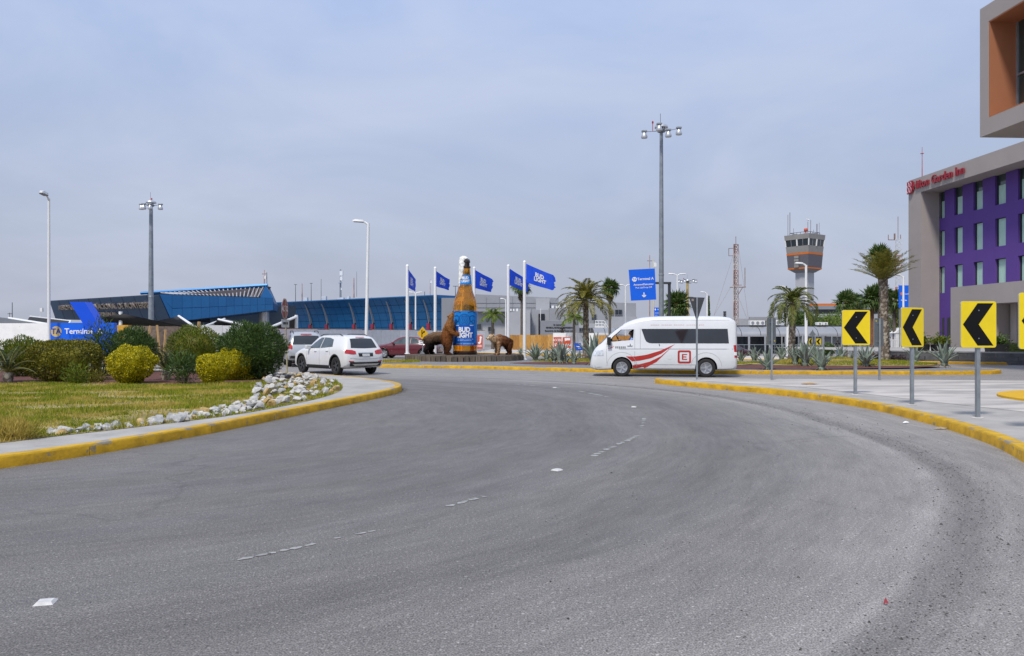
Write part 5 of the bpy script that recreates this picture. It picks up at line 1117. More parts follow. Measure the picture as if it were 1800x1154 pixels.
def bear(label, loc, rz, caps, m, eyes, nose, tuft=2600, s=1.0):
    root = thing('bear', label, 'bear', loc, rz, 'bears on the platform'); root.scale = (s, s, s)
    o = remesh('body', [[(Vector(p), r) for p, r in c_] for c_ in caps], .028, 4, root, [m], None, .016); fur_tufts(o, root, m, tuft, .085)
    for p, r in eyes: mb = MB(); mb.lathe([(0, -r), (r * .8, -r * .6), (r, 0), (r * .8, r * .6), (0, r)], 10, p); mb.build('eye', nose_m, root, local=True, smooth=80)
    p, r = nose; mb = MB(); mb.lathe([(0, -r * .8), (r, -r * .4), (r * 1.05, .2 * r), (r * .6, r * .8), (0, r * .9)], 10, p); mb.build('nose', nose_m, root, local=True, smooth=80)
def mir(ch, y=1): return [((p[0], -p[1], p[2]), r) for p, r in ch]
f_red = furmat('red_brown_fur', [(.07, .024, .008), (.19, .066, .018), (.27, .11, .03), (.30, .145, .05)], 2, .2, 2.2)
st = [[((-.10, 0, .72), .33), ((-.12, 0, 1.0), .38), ((-.05, 0, 1.32), .345), ((.03, 0, 1.62), .29), ((.06, 0, 1.82), .21), ((.09, 0, 2.0), .165)], [((.09, 0, 2.02), .17), ((.12, 0, 2.14), .165)], [((.14, 0, 2.2), .11), ((.20, 0, 2.36), .062)], [((.24, 0, 2.16), .05), ((.27, 0, 2.28), .035)],
      [((-.02, .10, 2.14), .05), ((-.07, .13, 2.15), .045)], [((-.02, -.10, 2.14), .05), ((-.07, -.13, 2.15), .045)]]
arm = [((.05, .24, 1.60), .17), ((.22, .27, 1.36), .135), ((.40, .22, 1.24), .10), ((.50, .17, 1.16), .085)]
leg = [((-.10, .17, .72), .25), ((.02, .22, .46), .19), ((-.08, .22, .18), .115), ((-.06, .22, .08), .09), ((.14, .23, .06), .075)]
leg2 = [((-.12, -.17, .72), .25), ((-.14, -.22, .46), .18), ((-.26, -.22, .2), .11), ((-.24, -.22, .09), .085), ((-.06, -.23, .06), .07)]
st += [arm, mir([((x - .06, y, z - .05), r) for (x, y, z), r in arm]), mir(leg), [((p[0], -p[1], p[2]), r) for p, r in leg2]]
bear('red-brown bear standing upright against the bottle, muzzle raised', (gx(789.5, 43.7), 43.7, DH + .004), radians(-8), st, f_red, [((.19, .09, 2.2), .018), ((.19, -.09, 2.2), .018)], ((.215, 0, 2.41), .035), 3600)
f_dark = furmat('dark_brown_fur', [(.004, .003, .003), (.010, .007, .005), (.10, .056, .03), (.20, .125, .07)], 2, .25, 1.3)
wk = [[((-.52, 0, .80), .36), ((-.22, 0, .90), .39), ((.15, 0, .94), .37), ((.48, 0, .92), .34), ((.72, 0, .95), .24), ((.95, 0, .92), .20)], [((1.0, 0, .92), .19), ((1.12, 0, .88), .15)], [((1.15, 0, .84), .10), ((1.32, 0, .78), .07)], [((.98, .13, 1.08), .05), ((.96, .15, 1.12), .04)], [((.98, -.13, 1.08), .05), ((.96, -.15, 1.12), .04)],
      [((-.55, -.2, .68), .26), ((-.62, -.22, .42), .17), ((-.82, -.22, .22), .11), ((-.74, -.22, .08), .085), ((-.62, -.22, .06), .075)], [((-.35, .2, .65), .25), ((-.28, .22, .4), .18), ((-.36, .22, .18), .115), ((-.32, .22, .07), .09), ((-.16, .22, .06), .08)],
      [((.45, -.22, .7), .19), ((.4, -.23, .38), .13), ((.42, -.23, .1), .095), ((.54, -.23, .06), .08)], [((.48, .22, .7), .19), ((.62, .23, .4), .13), ((.66, .23, .1), .095), ((.78, .23, .06), .08)], [((-.86, 0, .86), .05), ((-.92, 0, .8), .035)]]
bear('dark-legged bear walking away behind the standing one', (gx(769, 45.0), 45.0, DH + .004), radians(22), wk, f_dark, [((1.2, .09, .93), .018), ((1.2, -.09, .93), .018)], ((1.37, 0, .79), .03), 3200, 1.0)
f_tan = furmat('tan_fur', [(.07, .024, .008), (.16, .06, .022), (.24, .12, .055), (.50, .35, .2), (.62, .48, .31)], 0, -.5, 1.05)
tn = [[((-.62, 0, .78), .31), ((-.34, 0, .86), .35), ((0, 0, .92), .33), ((.28, 0, .94), .29), ((.48, 0, .98), .24), ((.64, 0, 1.04), .20)], [((.70, 0, 1.10), .19), ((.78, 0, 1.12), .175)], [((.86, 0, 1.08), .105), ((1.02, 0, 1.03), .068)], [((.66, .13, 1.25), .055), ((.64, .15, 1.29), .045)], [((.66, -.13, 1.25), .055), ((.64, -.15, 1.29), .045)], [((.02, 0, 1.12), .2), ((.2, 0, 1.1), .2)],
      [((-.58, .18, .62), .24), ((-.54, .2, .38), .15), ((-.64, .2, .18), .1), ((-.6, .2, .07), .08), ((-.46, .2, .055), .07)], [((-.6, -.18, .62), .24), ((-.68, -.2, .38), .15), ((-.76, -.2, .18), .1), ((-.72, -.2, .07), .08), ((-.58, -.2, .055), .07)],
      [((.26, .2, .72), .18), ((.30, .21, .4), .125), ((.30, .21, .1), .095), ((.44, .21, .055), .08)], [((.22, -.2, .72), .18), ((.14, -.21, .4), .125), ((.16, -.21, .1), .095), ((.30, -.21, .055), .08)], [((-.9, 0, .84), .05), ((-.95, 0, .78), .03)]]
bear('tan bear with pale head standing right of the bottle, looking left', (gx(880, 43.4), 43.5, DH + .004), radians(215), tn, f_tan, [((.92, .085, 1.16), .022), ((.92, -.085, 1.16), .022)], ((1.08, 0, 1.05), .036), 3000, .88)

# ------------------------------------------------------------------ flags
flag_m = mat('flag_cloth', (.012, .085, .74), .75, var=.14, scale=5); pole_m = mat('flagpole_white', (.82, .82, .82), .35, var=.02)
def flagset(px, pyt, pyb, d, quad, lab_p, lab_f, w=.095, z0=None, order=1):
    x = gx(px, d); ztop = gz(pyt, d); z0 = gz(pyb, d) if z0 is None else z0
    root = thing('flagpole', lab_p, 'flagpole', (x, d, z0), 0, 'white flagpoles round the bottle')
    mb = MB(); mb.tube([(x, d, z0), (x, d, ztop - .06)], [w, w * .92], 16); mb.lathe([(w * .92, 0), (w * .8, .05), (w * .4, .085), (0, .095)], 16, (x, d, ztop - .065)); mb.build('pole', pole_m, root, smooth=50)
    mb = MB(); mb.lathe([(w * 1.7, 0), (w * 1.7, .03), (w * 1.1, .05)], 16, (x, d, z0)); mb.build('base_flange', pole_m, root, smooth=40)
    # flag: bilinear in picture-plane proportions, true cloth length 1.75 m taken up in depth
    P = [at(q[0], q[1], d - w) for q in quad]; wlen = abs(P[1].x - P[0].x); dep = sqrt(max(0, 1.75 ** 2 - wlen ** 2)) if wlen < 1.7 else .2
    def cl(u, v):      # u along the fly, v up
        b = P[3].lerp(P[2], u); t = P[0].lerp(P[1], u); p = b.lerp(t, v)
        dd = dep * u + .10 * sin(u * 7.5 + 1.2 * v + order) * u ** .7; k = (d - w + dd) / (d - w)
        s = .012 * sin(u * 9 + order * 2 + v * 3) * u
        p.z += s + (.03 * sin(v * 5 + u * 2) * u)
        return Vector((EYE and p.x * (1 + .0), d - w + dd, p.z)) if dep < .5 else Vector((p.x * k, d - w + dd, EYE + (p.z - EYE) * k))
    def edge(v): return 1 + .025 * sin(v * 13 + order) + .02 * sin(v * 29 + order * 3) - .05 * (abs(v - .5) * 2) ** 6
    fl = thing('flag', lab_f, 'flag', (x, d, gz(quad[3][1], d)), 0, 'blue flags round the bottle')
    N_ = 22; mb = MB(); fr = []
    mb.grid(lambda u, v: cl(u * edge(v), v), N_, 10); mb.grid(lambda u, v: cl(u * edge(v), v) + Vector((0, .012, 0)), N_, 10, flip=True); o = mb.build('cloth', flag_m, fl, smooth=70)
    tf = lambda s, cu, cv, sz, cnd: put_text('lettering', s, white_sheet, fl, None, sz, .045, .003, fn=lambda p: cl(cu + p.x * .62 + (p.y) * -.0, cv + p.y) + Vector((0, -.008 - p.z, 0)), cond=cnd)
    tf('BUD', .46, .62, .33, .74); tf('LIGHT', .48, .36, .33, .74)
flagset(716, 466, 622.5, 44.7, [(718, 474), (731, 492), (730, 514), (718, 506)], 'white flagpole on the left rim of the timber platform', 'leftmost blue flag, blown almost edge-on', order=.4)
flagset(765, 470, 612, 48.6, [(767, 477), (791, 493), (789, 511.5), (767, 504)], 'white flagpole behind the walking bear', 'second blue flag from the left, short view', z0=.15, order=1.3)
flagset(833.5, 470, 612, 49.0, [(835.5, 475), (867, 492.5), (864, 515), (836, 507)], 'white flagpole right behind the bottle', 'middle blue flag right of the bottle neck', z0=.15, order=2.2)
flagset(893.5, 466, 620, 47.3, [(896, 472.5), (929.5, 494), (928, 515.5), (896, 502)], 'white flagpole behind the tan bear', 'blue flag half behind the rightmost flagpole', z0=DH, order=3.1)
flagset(922, 459, 637, 44.6, [(925, 464), (977, 485), (975, 512), (925, 497)], 'rightmost and nearest white flagpole standing on the gravel', 'rightmost and largest blue flag, fully spread', z0=.15, order=4.0)
# ------------------------------------------------------------------ buildings
def V3(px, py, d): return at(px, py, d)
def on_line(px, A, B):      # where the sight line through a picture column meets the plan line A-B
    k = (px - 900) / F; dx, dy = B[0] - A[0], B[1] - A[1]; t = (k * A[1] - A[0]) / (dx - k * dy); return Vector((A[0] + dx * t, A[1] + dy * t)), t
def panel_grid(parent, name, q, nu, nv, gap, th, mats, off=0.0, rows=None):
    """separate panels over a quad q = bottom-left, bottom-right, top-right, top-left"""
    q = [Vector(p) for p in q]; n = (q[1] - q[0]).cross(q[3] - q[0]).normalized(); fn = lambda u, v: q[0].lerp(q[1], u).lerp(q[3].lerp(q[2], u), v)
    lu = (q[1] - q[0]).length; lv = (q[3] - q[0]).length; gu, gv = gap / max(lu, .1) / 2, gap / max(lv, .1) / 2; rows = rows or [j / nv for j in range(nv + 1)]
    for j in range(len(rows) - 1):
        for i in range(nu):
            a = [fn(u, v) + n * off for u, v in ((i / nu + gu, rows[j] + gv), ((i + 1) / nu - gu, rows[j] + gv), ((i + 1) / nu - gu, rows[j + 1] - gv), (i / nu + gu, rows[j + 1] - gv))]
            mb = MB(); mb.hexa(a, [p + n * th for p in a]); mb.build(name, R.choice(mats), parent)
def wallslab(mb, a, b, z0, z1, th, mi=0):      # vertical slab from plan point a to b, thickness to the far side
    a, b = Vector((a[0], a[1], 0)), Vector((b[0], b[1], 0)); t = (b - a).normalized(); n = Vector((-t.y, t.x, 0)) * th
    z0, z1 = Vector((0, 0, z0)), Vector((0, 0, z1)); mb.hexa([a + z0, b + z0, b + n + z0, a + n + z0], [a + z1, b + z1, b + n + z1, a + n + z1], mi)

hoard_m = [mat('painted_board_%d' % i, c, .8, var=.06, scale=3, bump=.25, bscale=25, col2=(.42, .33, .24), mask=(.66, .05, 6)) for i, c in enumerate(((.82, .81, .79), (.79, .78, .76), (.85, .845, .83)))]
osb = [mat('bare_board_%d' % i, c, .85, var=.35, scale=6, bump=.4, bscale=22) for i, c in enumerate(((.16, .12, .095), (.20, .15, .115), (.13, .10, .085)))]
wood_o = [mat('orange_timber_%d' % i, c, .8, var=.25, scale=5, bump=.3, bscale=20, stretch=(3, 3, .5)) for i, c in enumerate(((.50, .26, .06), (.44, .22, .05), (.55, .30, .085), (.40, .19, .05)))]
raw = mat('raw_timber', (.45, .28, .12), .8, var=.3, scale=6, stretch=(3, 3, .6))
def hoarding(name, label, pts, h, mats, step=1.22, cap=None, z0=.0, posts=True, zf=None):
    root = thing(name, label, 'fence', (pts[0][0], pts[0][1], z0 if not zf else zf(*pts[0])))
    for a, b in zip(pts, pts[1:]):
        a, b = Vector(a), Vector(b); L = (b - a).length; n = max(1, round(L / step))
        for i in range(n):
            p, q = a.lerp(b, i / n), a.lerp(b, (i + 1) / n); t = (q - p).normalized(); g = .008; hh = h * R.uniform(.975, 1.01); zz = z0 if not zf else zf(p.x, p.y)
            mb = MB(); wallslab(mb, p + t * g, q - t * g, zz + R.uniform(-.01, .02), zz + hh, .03 + R.uniform(0, .006)); mb.build('panel', R.choice(mats), root)
            if posts:
                mb = MB(); nn = Vector((-t.y, t.x)) * .08; mb.box((p.x + nn.x, p.y + nn.y, zz + h * .5), (.07, .07, h * .98)); mb.build('post', raw, root)
        if cap:
            t = (b - a).normalized(); mb = MB(); wallslab(mb, a - Vector((-t.y, t.x)) * .02, b - Vector((-t.y, t.x)) * .02, z0 + h * 1.0, z0 + h * 1.0 + .035, .10); mb.build('top_rail', cap, root)
    return root
H0, H1, H2 = (gx(352, 43), 43), (gx(465, 45), 45), (gx(852, 71.5), 71.5)
hoarding('site_hoarding', 'long white board hoarding receding behind the cars', [H1, H2], 1.93, hoard_m, cap=mat('rusty_rail', (.30, .17, .09), .8, var=.3))
hoarding('site_hoarding', 'taller white flaking boards beside the brown fence behind the oleander', [H0, H1], 2.08, hoard_m[:2])
hoarding('site_hoarding', 'clean white board wall at the left frame edge', [(-30, 37.5), (gx(87, 37), 37)], 2.15, [hoard_m[2]], 2.4)
fb = hoarding('board_fence', 'brown bare board fence with raw timber props behind the shrubs', [(gx(236, 42.3), 42.3), H0], 2.03, osb)
for px, pt, lean in ((264, 573, -.12), (276, 572, .3), (291, 580, 0), (350, 566, 0)):
    p = at(px, pt, 41.9); mb = MB(); mb.tube([(p.x, p.y, p.z), (p.x + lean, p.y - .25, .1)], .06 if px != 350 else .085, 4); mb.build('prop', raw, fb)
p = at(207, 590, 42.6); mb = MB(); mb.box((p.x, p.y, 1.05), (1.34, .5, 2.1)); mb.box((p.x + .35, p.y - .27, 1.85), (.25, .05, .32)); tag(mb.build('orange_crate_panel', mat('orange_board', (.60, .33, .045), .75, var=.15, scale=4)), 'orange yellow timber box beside the slanted blue sign', 'timber box')
W1 = [(gx(893, 79), 79), (gx(972, 78), 78)]; hoarding('board_fence', 'orange timber plank fence right of the platform', W1, 1.5, wood_o, .6, posts=True, z0=.05)
hoarding('site_hoarding', 'white boards with red access signs behind the big agave', [(gx(972, 76), 76), (gx(1044, 74), 74)], 1.72, hoard_m, z0=.0)
hoarding('board_fence', 'orange timber plank fence behind the van cab', [(gx(1044, 78), 78), (gx(1120, 77), 77)], 1.5, wood_o, .6, z0=.0)

# ---- blue terminal: slanted name wall, wedge hall, curved canopy wall with fins
blue_p = [mat('blue_panel_%d' % i, c, .38, .25, var=.05, scale=.6, coat=.15) for i, c in enumerate(((.020, .145, .37), (.022, .155, .385), (.019, .138, .355)))]
blue_d = [mat('dark_blue_panel_%d' % i, c, .45, .25, var=.05, scale=.6) for i, c in enumerate(((.034, .080, .165), (.037, .085, .172)))]
navy = mat('navy_recess', (.012, .018, .035), .7); louv = mat('brown_louvre', (.10, .085, .09), .6); steelg = mat('grey_fin', (.30, .31, .33), .5, .3, var=.08)
term = thing('blue_terminal', 'blue panelled airport terminal with slanted name wall and curved finned front', 'building', (gx(480, 130), 130, 0))
dA, dB = 140.0, 115.0
TL, TR_, BR_, BL_ = at(88, 529, dA), at(281, 517.5, dB), at(303, 566, dB + 2), at(99, 562, dA + 2)
mb = MB(); nrm = Vector((.5, 1.2, 0)); mb.hexa([BL_, BR_, TR_, TL], [p + nrm * 6 for p in (BL_, BR_, TR_, TL)]); mb.build('name_wall_core', navy, term)
panel_grid(term, 'panel', [BL_, BR_, TR_, TL], 10, 1, .12, .12, blue_d, .02)
# lettering on the name wall
letters = mat('metal_letters', (.36, .31, .28), .35, .6, var=.5, scale=1.2)
nu_ = (BR_ - BL_); up_ = (TL - BL_); nn_ = nu_.cross(up_).normalized()
def onw(u, v, k): return BL_.lerp(BR_, u).lerp(TL.lerp(TR_, u), v) + nn_ * (k + .16)
wl = nu_.length; hl = up_.length
for s, u0, u1, vc, hh in (('AEROPUERTO INTERNACIONAL DE MONTERREY', .085, .93, .64, .21), ('TERMINAL A', .42, .66, .30, .17)):
    v_, f_ = text(s, 1, .03); x0 = min(p.x for p in v_); x1 = max(p.x for p in v_)
    put_text('lettering', s, letters, term, None, 1, .03, .25, fn=lambda p: onw(u0 + (u1 - u0) * (p.x - x0) / (x1 - x0), vc + p.y * hh / .72, p.z))
# wedge hall: blue face from the leaning corner to the gable end
a0, a1 = TR_ + Vector((.15, 0, 0)), at(480.5, 533, 127.5); b0, b1 = BR_ + Vector((.15, 0, 0)), at(480.5, 545.5, 127.5); bm_ = at(349, 561, 119.5); tm_ = at(456, 523.5, 126.0); pk_ = at(467, 502.5, 127.0); rl_ = at(253, 517.0, 128.0)
hall_n = Vector((-2.0, 9, 0))
mb = MB(); F0 = [b0, bm_, b1, a1, pk_, tm_, a0]; n = len(F0)
mb.add([p + Vector((0, .3, 0)) for p in F0] + [p + hall_n for p in F0], [tuple(range(n))] + [tuple(range(2 * n - 1, n - 1, -1))] + [(i, i + n, (i + 1) % n + n, (i + 1) % n) for i in range(n)]); mb.build('hall_core', mat('core_blue', (.014, .09, .24), .5), term)
WA, WB = Vector((gx(281, 115), 115)), Vector((gx(480.5, 127.5), 127.5))
def hall_pt(px, py, k=0): P_, _t = on_line(px, WA, WB); return Vector((P_.x + .05 * k, P_.y - k, EYE - (py - HY) / F * P_.y))
def y_top(px): return 517.5 + (px - 281) / 199.5 * 7.1
def y_bot(px): return 517.5 + (px - 281) * 48.5 / 22 if px < 303 else 566 - (px - 303) * 5 / 46 if px < 349 else 561 - (px - 349) * 15.5 / 131.5
ecols = [281, 303, 321, 338, 354, 369, 384, 398, 412, 426, 440, 453, 466.5, 480.3]
for c0, c1 in zip(ecols, ecols[1:]):
    for v0, v1 in ((0.0, .48), (.495, 1)):
        q = []
        for cpx, v in ((c0 + .18, v0), (c1 - .18, v0), (c1 - .18, v1), (c0 + .18, v1)): ym = y_bot(cpx) + (y_top(cpx) - y_bot(cpx)) * v; q.append((cpx, ym))
        mb = MB(); mb.hexa([hall_pt(x_, y_, -.1) for x_, y_ in q], [hall_pt(x_, y_, .12) for x_, y_ in q]); mb.build('panel', R.choice(blue_p), term)
# gable triangle and louvred roof slope
g0, g1 = at(457.5, 523.4, 126.0), at(480.5, 532.6, 127.6); mb = MB(); tri = [g0 + Vector((0, -.1, 0)), at(480.4, 524.4, 127.4), pk_ + Vector((0, -.12, 0))]; mb.add(tri + [p + Vector((0, .3, 0)) for p in tri], [(0, 1, 2), (5, 4, 3), (0, 3, 4, 1), (1, 4, 5, 2), (2, 5, 3, 0)]); mb.build('gable', blue_p[0], term)
ra, rb, rc, rd = a0 + Vector((0, .05, .05)), tm_ + Vector((0, .05, .05)), pk_ + Vector((0, .6, 0)), rl_ + Vector((0, 0, 0))
mb = MB(); mb.hexa([ra, rb, rc, rd], [p + Vector((.1, 2.0, -.1)) for p in (ra, rb, rc, rd)]); rf = mb.build('roof_slope', louv, term)
for i in range(24):
    u = .12 + .86 * i / 23; p, q = ra.lerp(rb, u), rd.lerp(rc, u * .985 + .012); mb = MB(); mb.tube([p + Vector((0, -.12, .02)), p.lerp(q, .9) + Vector((0, -.12, .02))], .09, 4); mb.build('louvre_rib', mat('pale_rib', (.42, .42, .44), .5), rf)
mb = MB(); mb.tube([rd + Vector((-.4, -.2, .1)), rc + Vector((.2, -.2, .1))], .28, 6); mb.build('ridge_flashing', blue_p[1], rf)
mb = MB(); mb.tube([at(464, 543, 130.5), at(464, 575, 130.5)], .85, 20); mb.build('column', mat('column_steel', (.55, .55, .56), .3, .6, var=.1), term, smooth=60)
mb = MB(); mb.hexa([at(300, 592, 134), at(520, 592, 140), at(520, 592, 150), at(300, 592, 150)], [at(300, 545, 134), at(520, 538, 140), at(520, 538, 150), at(300, 545, 150)]); mb.build('recess_wall', mat('shaded_glass', (.02, .035, .06), .3), term)
# curved canopy wall
CA, CB = Vector((gx(472, 164), 164)), Vector((gx(784, 130), 130)); ct = (CB - CA).normalized(); cn_ = Vector((ct.y, -ct.x)); CH = 7.9
def curve(s):      # outward offset and height up the wall, concave, overhanging at the top
    return 2.3 * s ** 2.4, CH * s
def cpt(P, s, k=0): o_, z = curve(s); q = P + cn_ * (o_ + k); return Vector((q.x, q.y, z))
LC = (CB - CA).length; NB = 26; SROW = [0, .2, .36, .52, .68, .84, 1]
for i in range(NB):
    for j in range(6):
        p, q = CA.lerp(CB, i / NB + .0009), CA.lerp(CB, (i + 1) / NB - .0009); s0, s1 = SROW[j] + .004, SROW[j + 1] - .004; sm_ = (s0 + s1) / 2
        mb = MB(); mb.add([cpt(p, s0), cpt(q, s0), cpt(q, sm_), cpt(p, sm_), cpt(q, s1), cpt(p, s1)] + [cpt(p, s0, -.3), cpt(q, s0, -.3), cpt(q, sm_, -.3), cpt(p, sm_, -.3), cpt(q, s1, -.3), cpt(p, s1, -.3)], [(0, 1, 2, 3), (3, 2, 4, 5), (6, 9, 8, 7), (9, 11, 10, 8), (0, 6, 7, 1), (5, 4, 10, 11), (1, 7, 8, 2), (2, 8, 10, 4), (0, 3, 9, 6), (3, 5, 11, 9)]); mb.build('panel', R.choice(blue_p), term)
mb = MB(); mb.grid(lambda u, v: cpt(CA.lerp(CB, u), v, -.12), 2, 12); back = [CA, CB]; mb.build('canopy_backing', navy, term)
mb = MB(); pe = [cpt(CB, s, .0) for s in [k / 12 for k in range(13)]]; pb = [Vector((p.x, p.y, p.z)) for p in pe]; far = CB - cn_ * 9
endp = pe + [Vector((far.x, far.y, CH)), Vector((far.x, far.y, 0))]; tdir = Vector((ct.x, ct.y, 0)); n = len(endp); mb.add([p + tdir * .02 for p in endp] + [p + tdir * .3 for p in endp], [tuple(range(n)), tuple(range(2 * n - 1, n - 1, -1))] + [(i, i + n, (i + 1) % n + n, (i + 1) % n) for i in range(n)]); mb.build('end_wall', blue_p[2], term)
mb = MB(); tA, tB = cpt(CA, 1), cpt(CB, 1); fa, fb_ = CA - cn_ * 9, CB - cn_ * 9; mb.hexa([tA, tB, Vector((fb_.x, fb_.y, CH)), Vector((fa.x, fa.y, CH))], [p + Vector((0, 0, .18)) for p in (tA, tB, Vector((fb_.x, fb_.y, CH)), Vector((fa.x, fa.y, CH)))]); mb.build('roof', blue_p[1], term)
dotm = mat('fin_hole', (.01, .015, .02), .9); redp = mat('crimson_post', (.30, .025, .055), .5)
for px in (493, 521, 551, 580, 628, 660.6, 693.6, 726.7, 759):
    P_, t_ = on_line(px + .5, CA, CB); mb = MB(); ring = []
    for k in range(13):
        s = .03 + .90 * k / 12; w = .04 + .72 * (1 - s) ** .8; o_, z = curve(s); ring.append((o_ + .02, z, w))
    po = [(o_, z) for o_, z, w in ring] + [(o_ + w, z) for o_, z, w in ring[::-1]]
    M_ = Matrix(((cn_.x, 0, ct.x, P_.x), (cn_.y, 0, ct.y, P_.y), (0, 1, 0, 0), (0, 0, 0, 1))); mb.prism(po, -.07, .07, 0, M_); fin = mb.build('fin', steelg, term)
    for s in (.14, .3, .45):
        o_, z = curve(s); w = .04 + .72 * (1 - s) ** .8; q = P_ + cn_ * (o_ + w * .52) + ct * .075; mb = MB(); mb.prism(circle(.16, 14), 0, .02, 0, Matrix(((cn_.x, 0, ct.x, q.x), (cn_.y, 0, ct.y, q.y), (0, 1, 0, z), (0, 0, 0, 1)))); mb.build('hole', dotm, fin)
    P2, _ = on_line(px - 6.2, CA + cn_ * 3.0, CB + cn_ * 3.0); mb = MB(); mb.tube([(P2.x, P2.y, 0), (P2.x, P2.y, 3.4)], .30, 10); mb.build('red_post', redp, term, smooth=50)
# small plant on the terminal roof
for px, py, w, h in ((538, 528, 6, 3), (570, 526, 8, 4), (600, 524.5, 10, 3), (650, 522, 7, 3), (613, 525, 4, 4)):
    p = at(px, py, 158); mb = MB(); mb.box((p.x, 158, 8.1 + h * .12 + .2), (w * .114, 1.2, h * .24)); mb.build('roof_unit', mat('roof_unit_white', (.6, .6, .6), .6), term)

# ---- shade sails on white masts
sail_d = mat('dark_sail', (.028, .026, .026), .85, var=.1); sail_g = mat('grey_sail', (.11, .115, .125), .8, var=.1)
def sail(label, A, B, Cc, D_, m, masts=(0,), rim=None, edges=(0, 1, 2, 3)):
    K = [at(*q) for q in (A, B, Cc, D_)]; base = K[0]; root = thing('shade_sail', label, 'shade sail', (base.x, base.y, 0), 0, 'shade sails in front of the terminal')
    fn = lambda u, v: K[0].lerp(K[1], u).lerp(K[3].lerp(K[2], u), v) - Vector((0, 0, .18 * sin(pi * u) * sin(pi * v)))
    mb = MB(); mb.grid(fn, 10, 10); mb.grid(lambda u, v: fn(u, v) - Vector((0, 0, .03)), 10, 10, flip=True); mb.build('membrane', m, root, smooth=60)
    for e in edges: mb = MB(); mb.tube([K[e], K[(e + 1) % 4]], .09, 6); mb.build('edge_tube', white_paint, root)
    for i in masts: p = K[i]; mb = MB(); mb.tube([(p.x, p.y, -.1), (p.x, p.y, p.z + .12)], .13, 12); mb.build('mast', white_paint, root, smooth=50)
sail('large black shade sail with central white mast behind the blue sign', (212, 551, 57), (338, 577.5, 55), (250, 572, 69), (108, 577, 55), sail_d, (0,), edges=())
sail('grey shade sail with white ridge right of the tall left mast', (314, 556, 60), (345, 577, 54), (400, 579, 66), (262, 568, 68), sail_g, (), edges=(0,))
sail('low black shade sail left of the white road post', (384, 562, 60), (438, 574, 56), (500, 577, 62), (365, 577, 70), sail_d, (), edges=(0,))
sail('black shade sail hung from the white mast by the stop sign', (521, 557, 58), (520, 578, 70), (440, 578, 66), (468, 579, 54), sail_d, (0,), edges=(3,))
sail('dark shade sail with white frame far left of the blue sign', (52, 557, 60), (124, 565, 62), (118, 577, 56), (40, 577, 54), sail_d, (), edges=(0, 1))
sail('grey shade sail above the white wall at the left edge', (-30, 555, 50), (16, 560, 50), (86, 571, 46), (0, 575, 44), sail_g, (), edges=(1,))
sail('grey shade sail between the two black ones', (395, 561, 66), (352, 577, 62), (420, 579, 60), (440, 570, 70), sail_g, (), edges=(0,))
p = at(160, 562, 56); mb = MB()

# ---- grey terminal annex
gy = [mat('grey_render_%d' % i, c, .8, var=.06, scale=.5) for i, c in enumerate(((.30, .31, .335), (.35, .36, .385), (.25, .26, .285), (.19, .20, .22), (.40, .41, .435)))]
dkw = mat('dark_opening', (.018, .020, .028), .4); winm = mat('far_window', (.03, .038, .05), .15, coat=.3)
ann = thing('grey_annex', 'grey rendered terminal annex of stacked blocks behind the bottle', 'building', (gx(960, 125), 125, 0))
def block(x0, x1, y0, d, dep, m, y1=None, name='block', parent=ann, yb=None, bz0=-.3):
    zt0, zt1 = gz(y0, d), gz(y1 if y1 is not None else y0, d); zb = bz0 if yb is None else gz(yb, d); X0, X1 = gx(x0, d), gx(x1, d); mb = MB()
    mb.hexa([(X0, d, zb), (X1, d, zb), (X1, d + dep, zb), (X0, d + dep, zb)], [(X0, d, zt0), (X1, d, zt1), (X1, d + dep, zt1), (X0, d + dep, zt0)]); return mb.build(name, m, parent)
def wdw(x0, x1, y0, y1, d, parent=ann, m=winm, fr=True):
    X0, X1, z1, z0 = gx(x0, d), gx(x1, d), gz(y0, d), gz(y1, d); mb = MB(); mb.box(((X0 + X1) / 2, d - .02, (z0 + z1) / 2), (X1 - X0, .06, z1 - z0)); w = mb.build('window', m, parent)
    if fr:
        t = .07; mb = MB()
        for c_, s_ in ((((X0 + X1) / 2, d - .05, z1), (X1 - X0 + t, .1, t)), (((X0 + X1) / 2, d - .05, z0), (X1 - X0 + t, .1, t)), ((X0, d - .05, (z0 + z1) / 2), (t, .1, z1 - z0 - t - .01)), ((X1, d - .05, (z0 + z1) / 2), (t, .1, z1 - z0 - t - .01)), (((X0 + X1) / 2, d - .052, (z0 + z1) / 2), (t * .6, .08, z1 - z0 - t - .01))): mb.box(c_, s_)
        mb.build('frame', gy[3], w)
block(776, 800, 524, 128, 8, gy[2]); block(832, 982, 517.5, 126, 12, gy[0], 524, yb=548); block(838, 900, 548, 127.5, 9, gy[4]); block(896, 946, 540, 127, 8, dkw)
block(896, 932, 549, 121, 5, gy[4], 545.5); block(932, 968, 545, 123, 4, gy[1]); block(942, 966, 525, 124.5, 4, gy[4]); block(966, 992, 542, 122, 6, gy[0]); block(988, 1012, 532, 126, 6, gy[4]); block(1008, 1046, 530, 124, 8, gy[1], 532); block(1046, 1118, 531, 122, 9, gy[0], 533.5); block(1013, 1118, 569, 119, 3, gy[4]); block(1066, 1120, 557, 120, 2.5, gy[1])
wdw(946.5, 957.5, 552, 590, 122.9, fr=False, m=dkw); wdw(1040, 1048, 553, 563.5, 118.9 + 3); wdw(1073, 1078, 545, 554, 121.9); wdw(1081, 1093.5, 545, 554, 121.9); wdw(838, 846, 570, 580, 127.3); wdw(858, 868, 575, 583, 127.3); wdw(1018, 1027, 577, 584, 118.9); wdw(1028, 1037, 577, 584, 118.9); wdw(1038, 1046, 577, 584, 118.9)
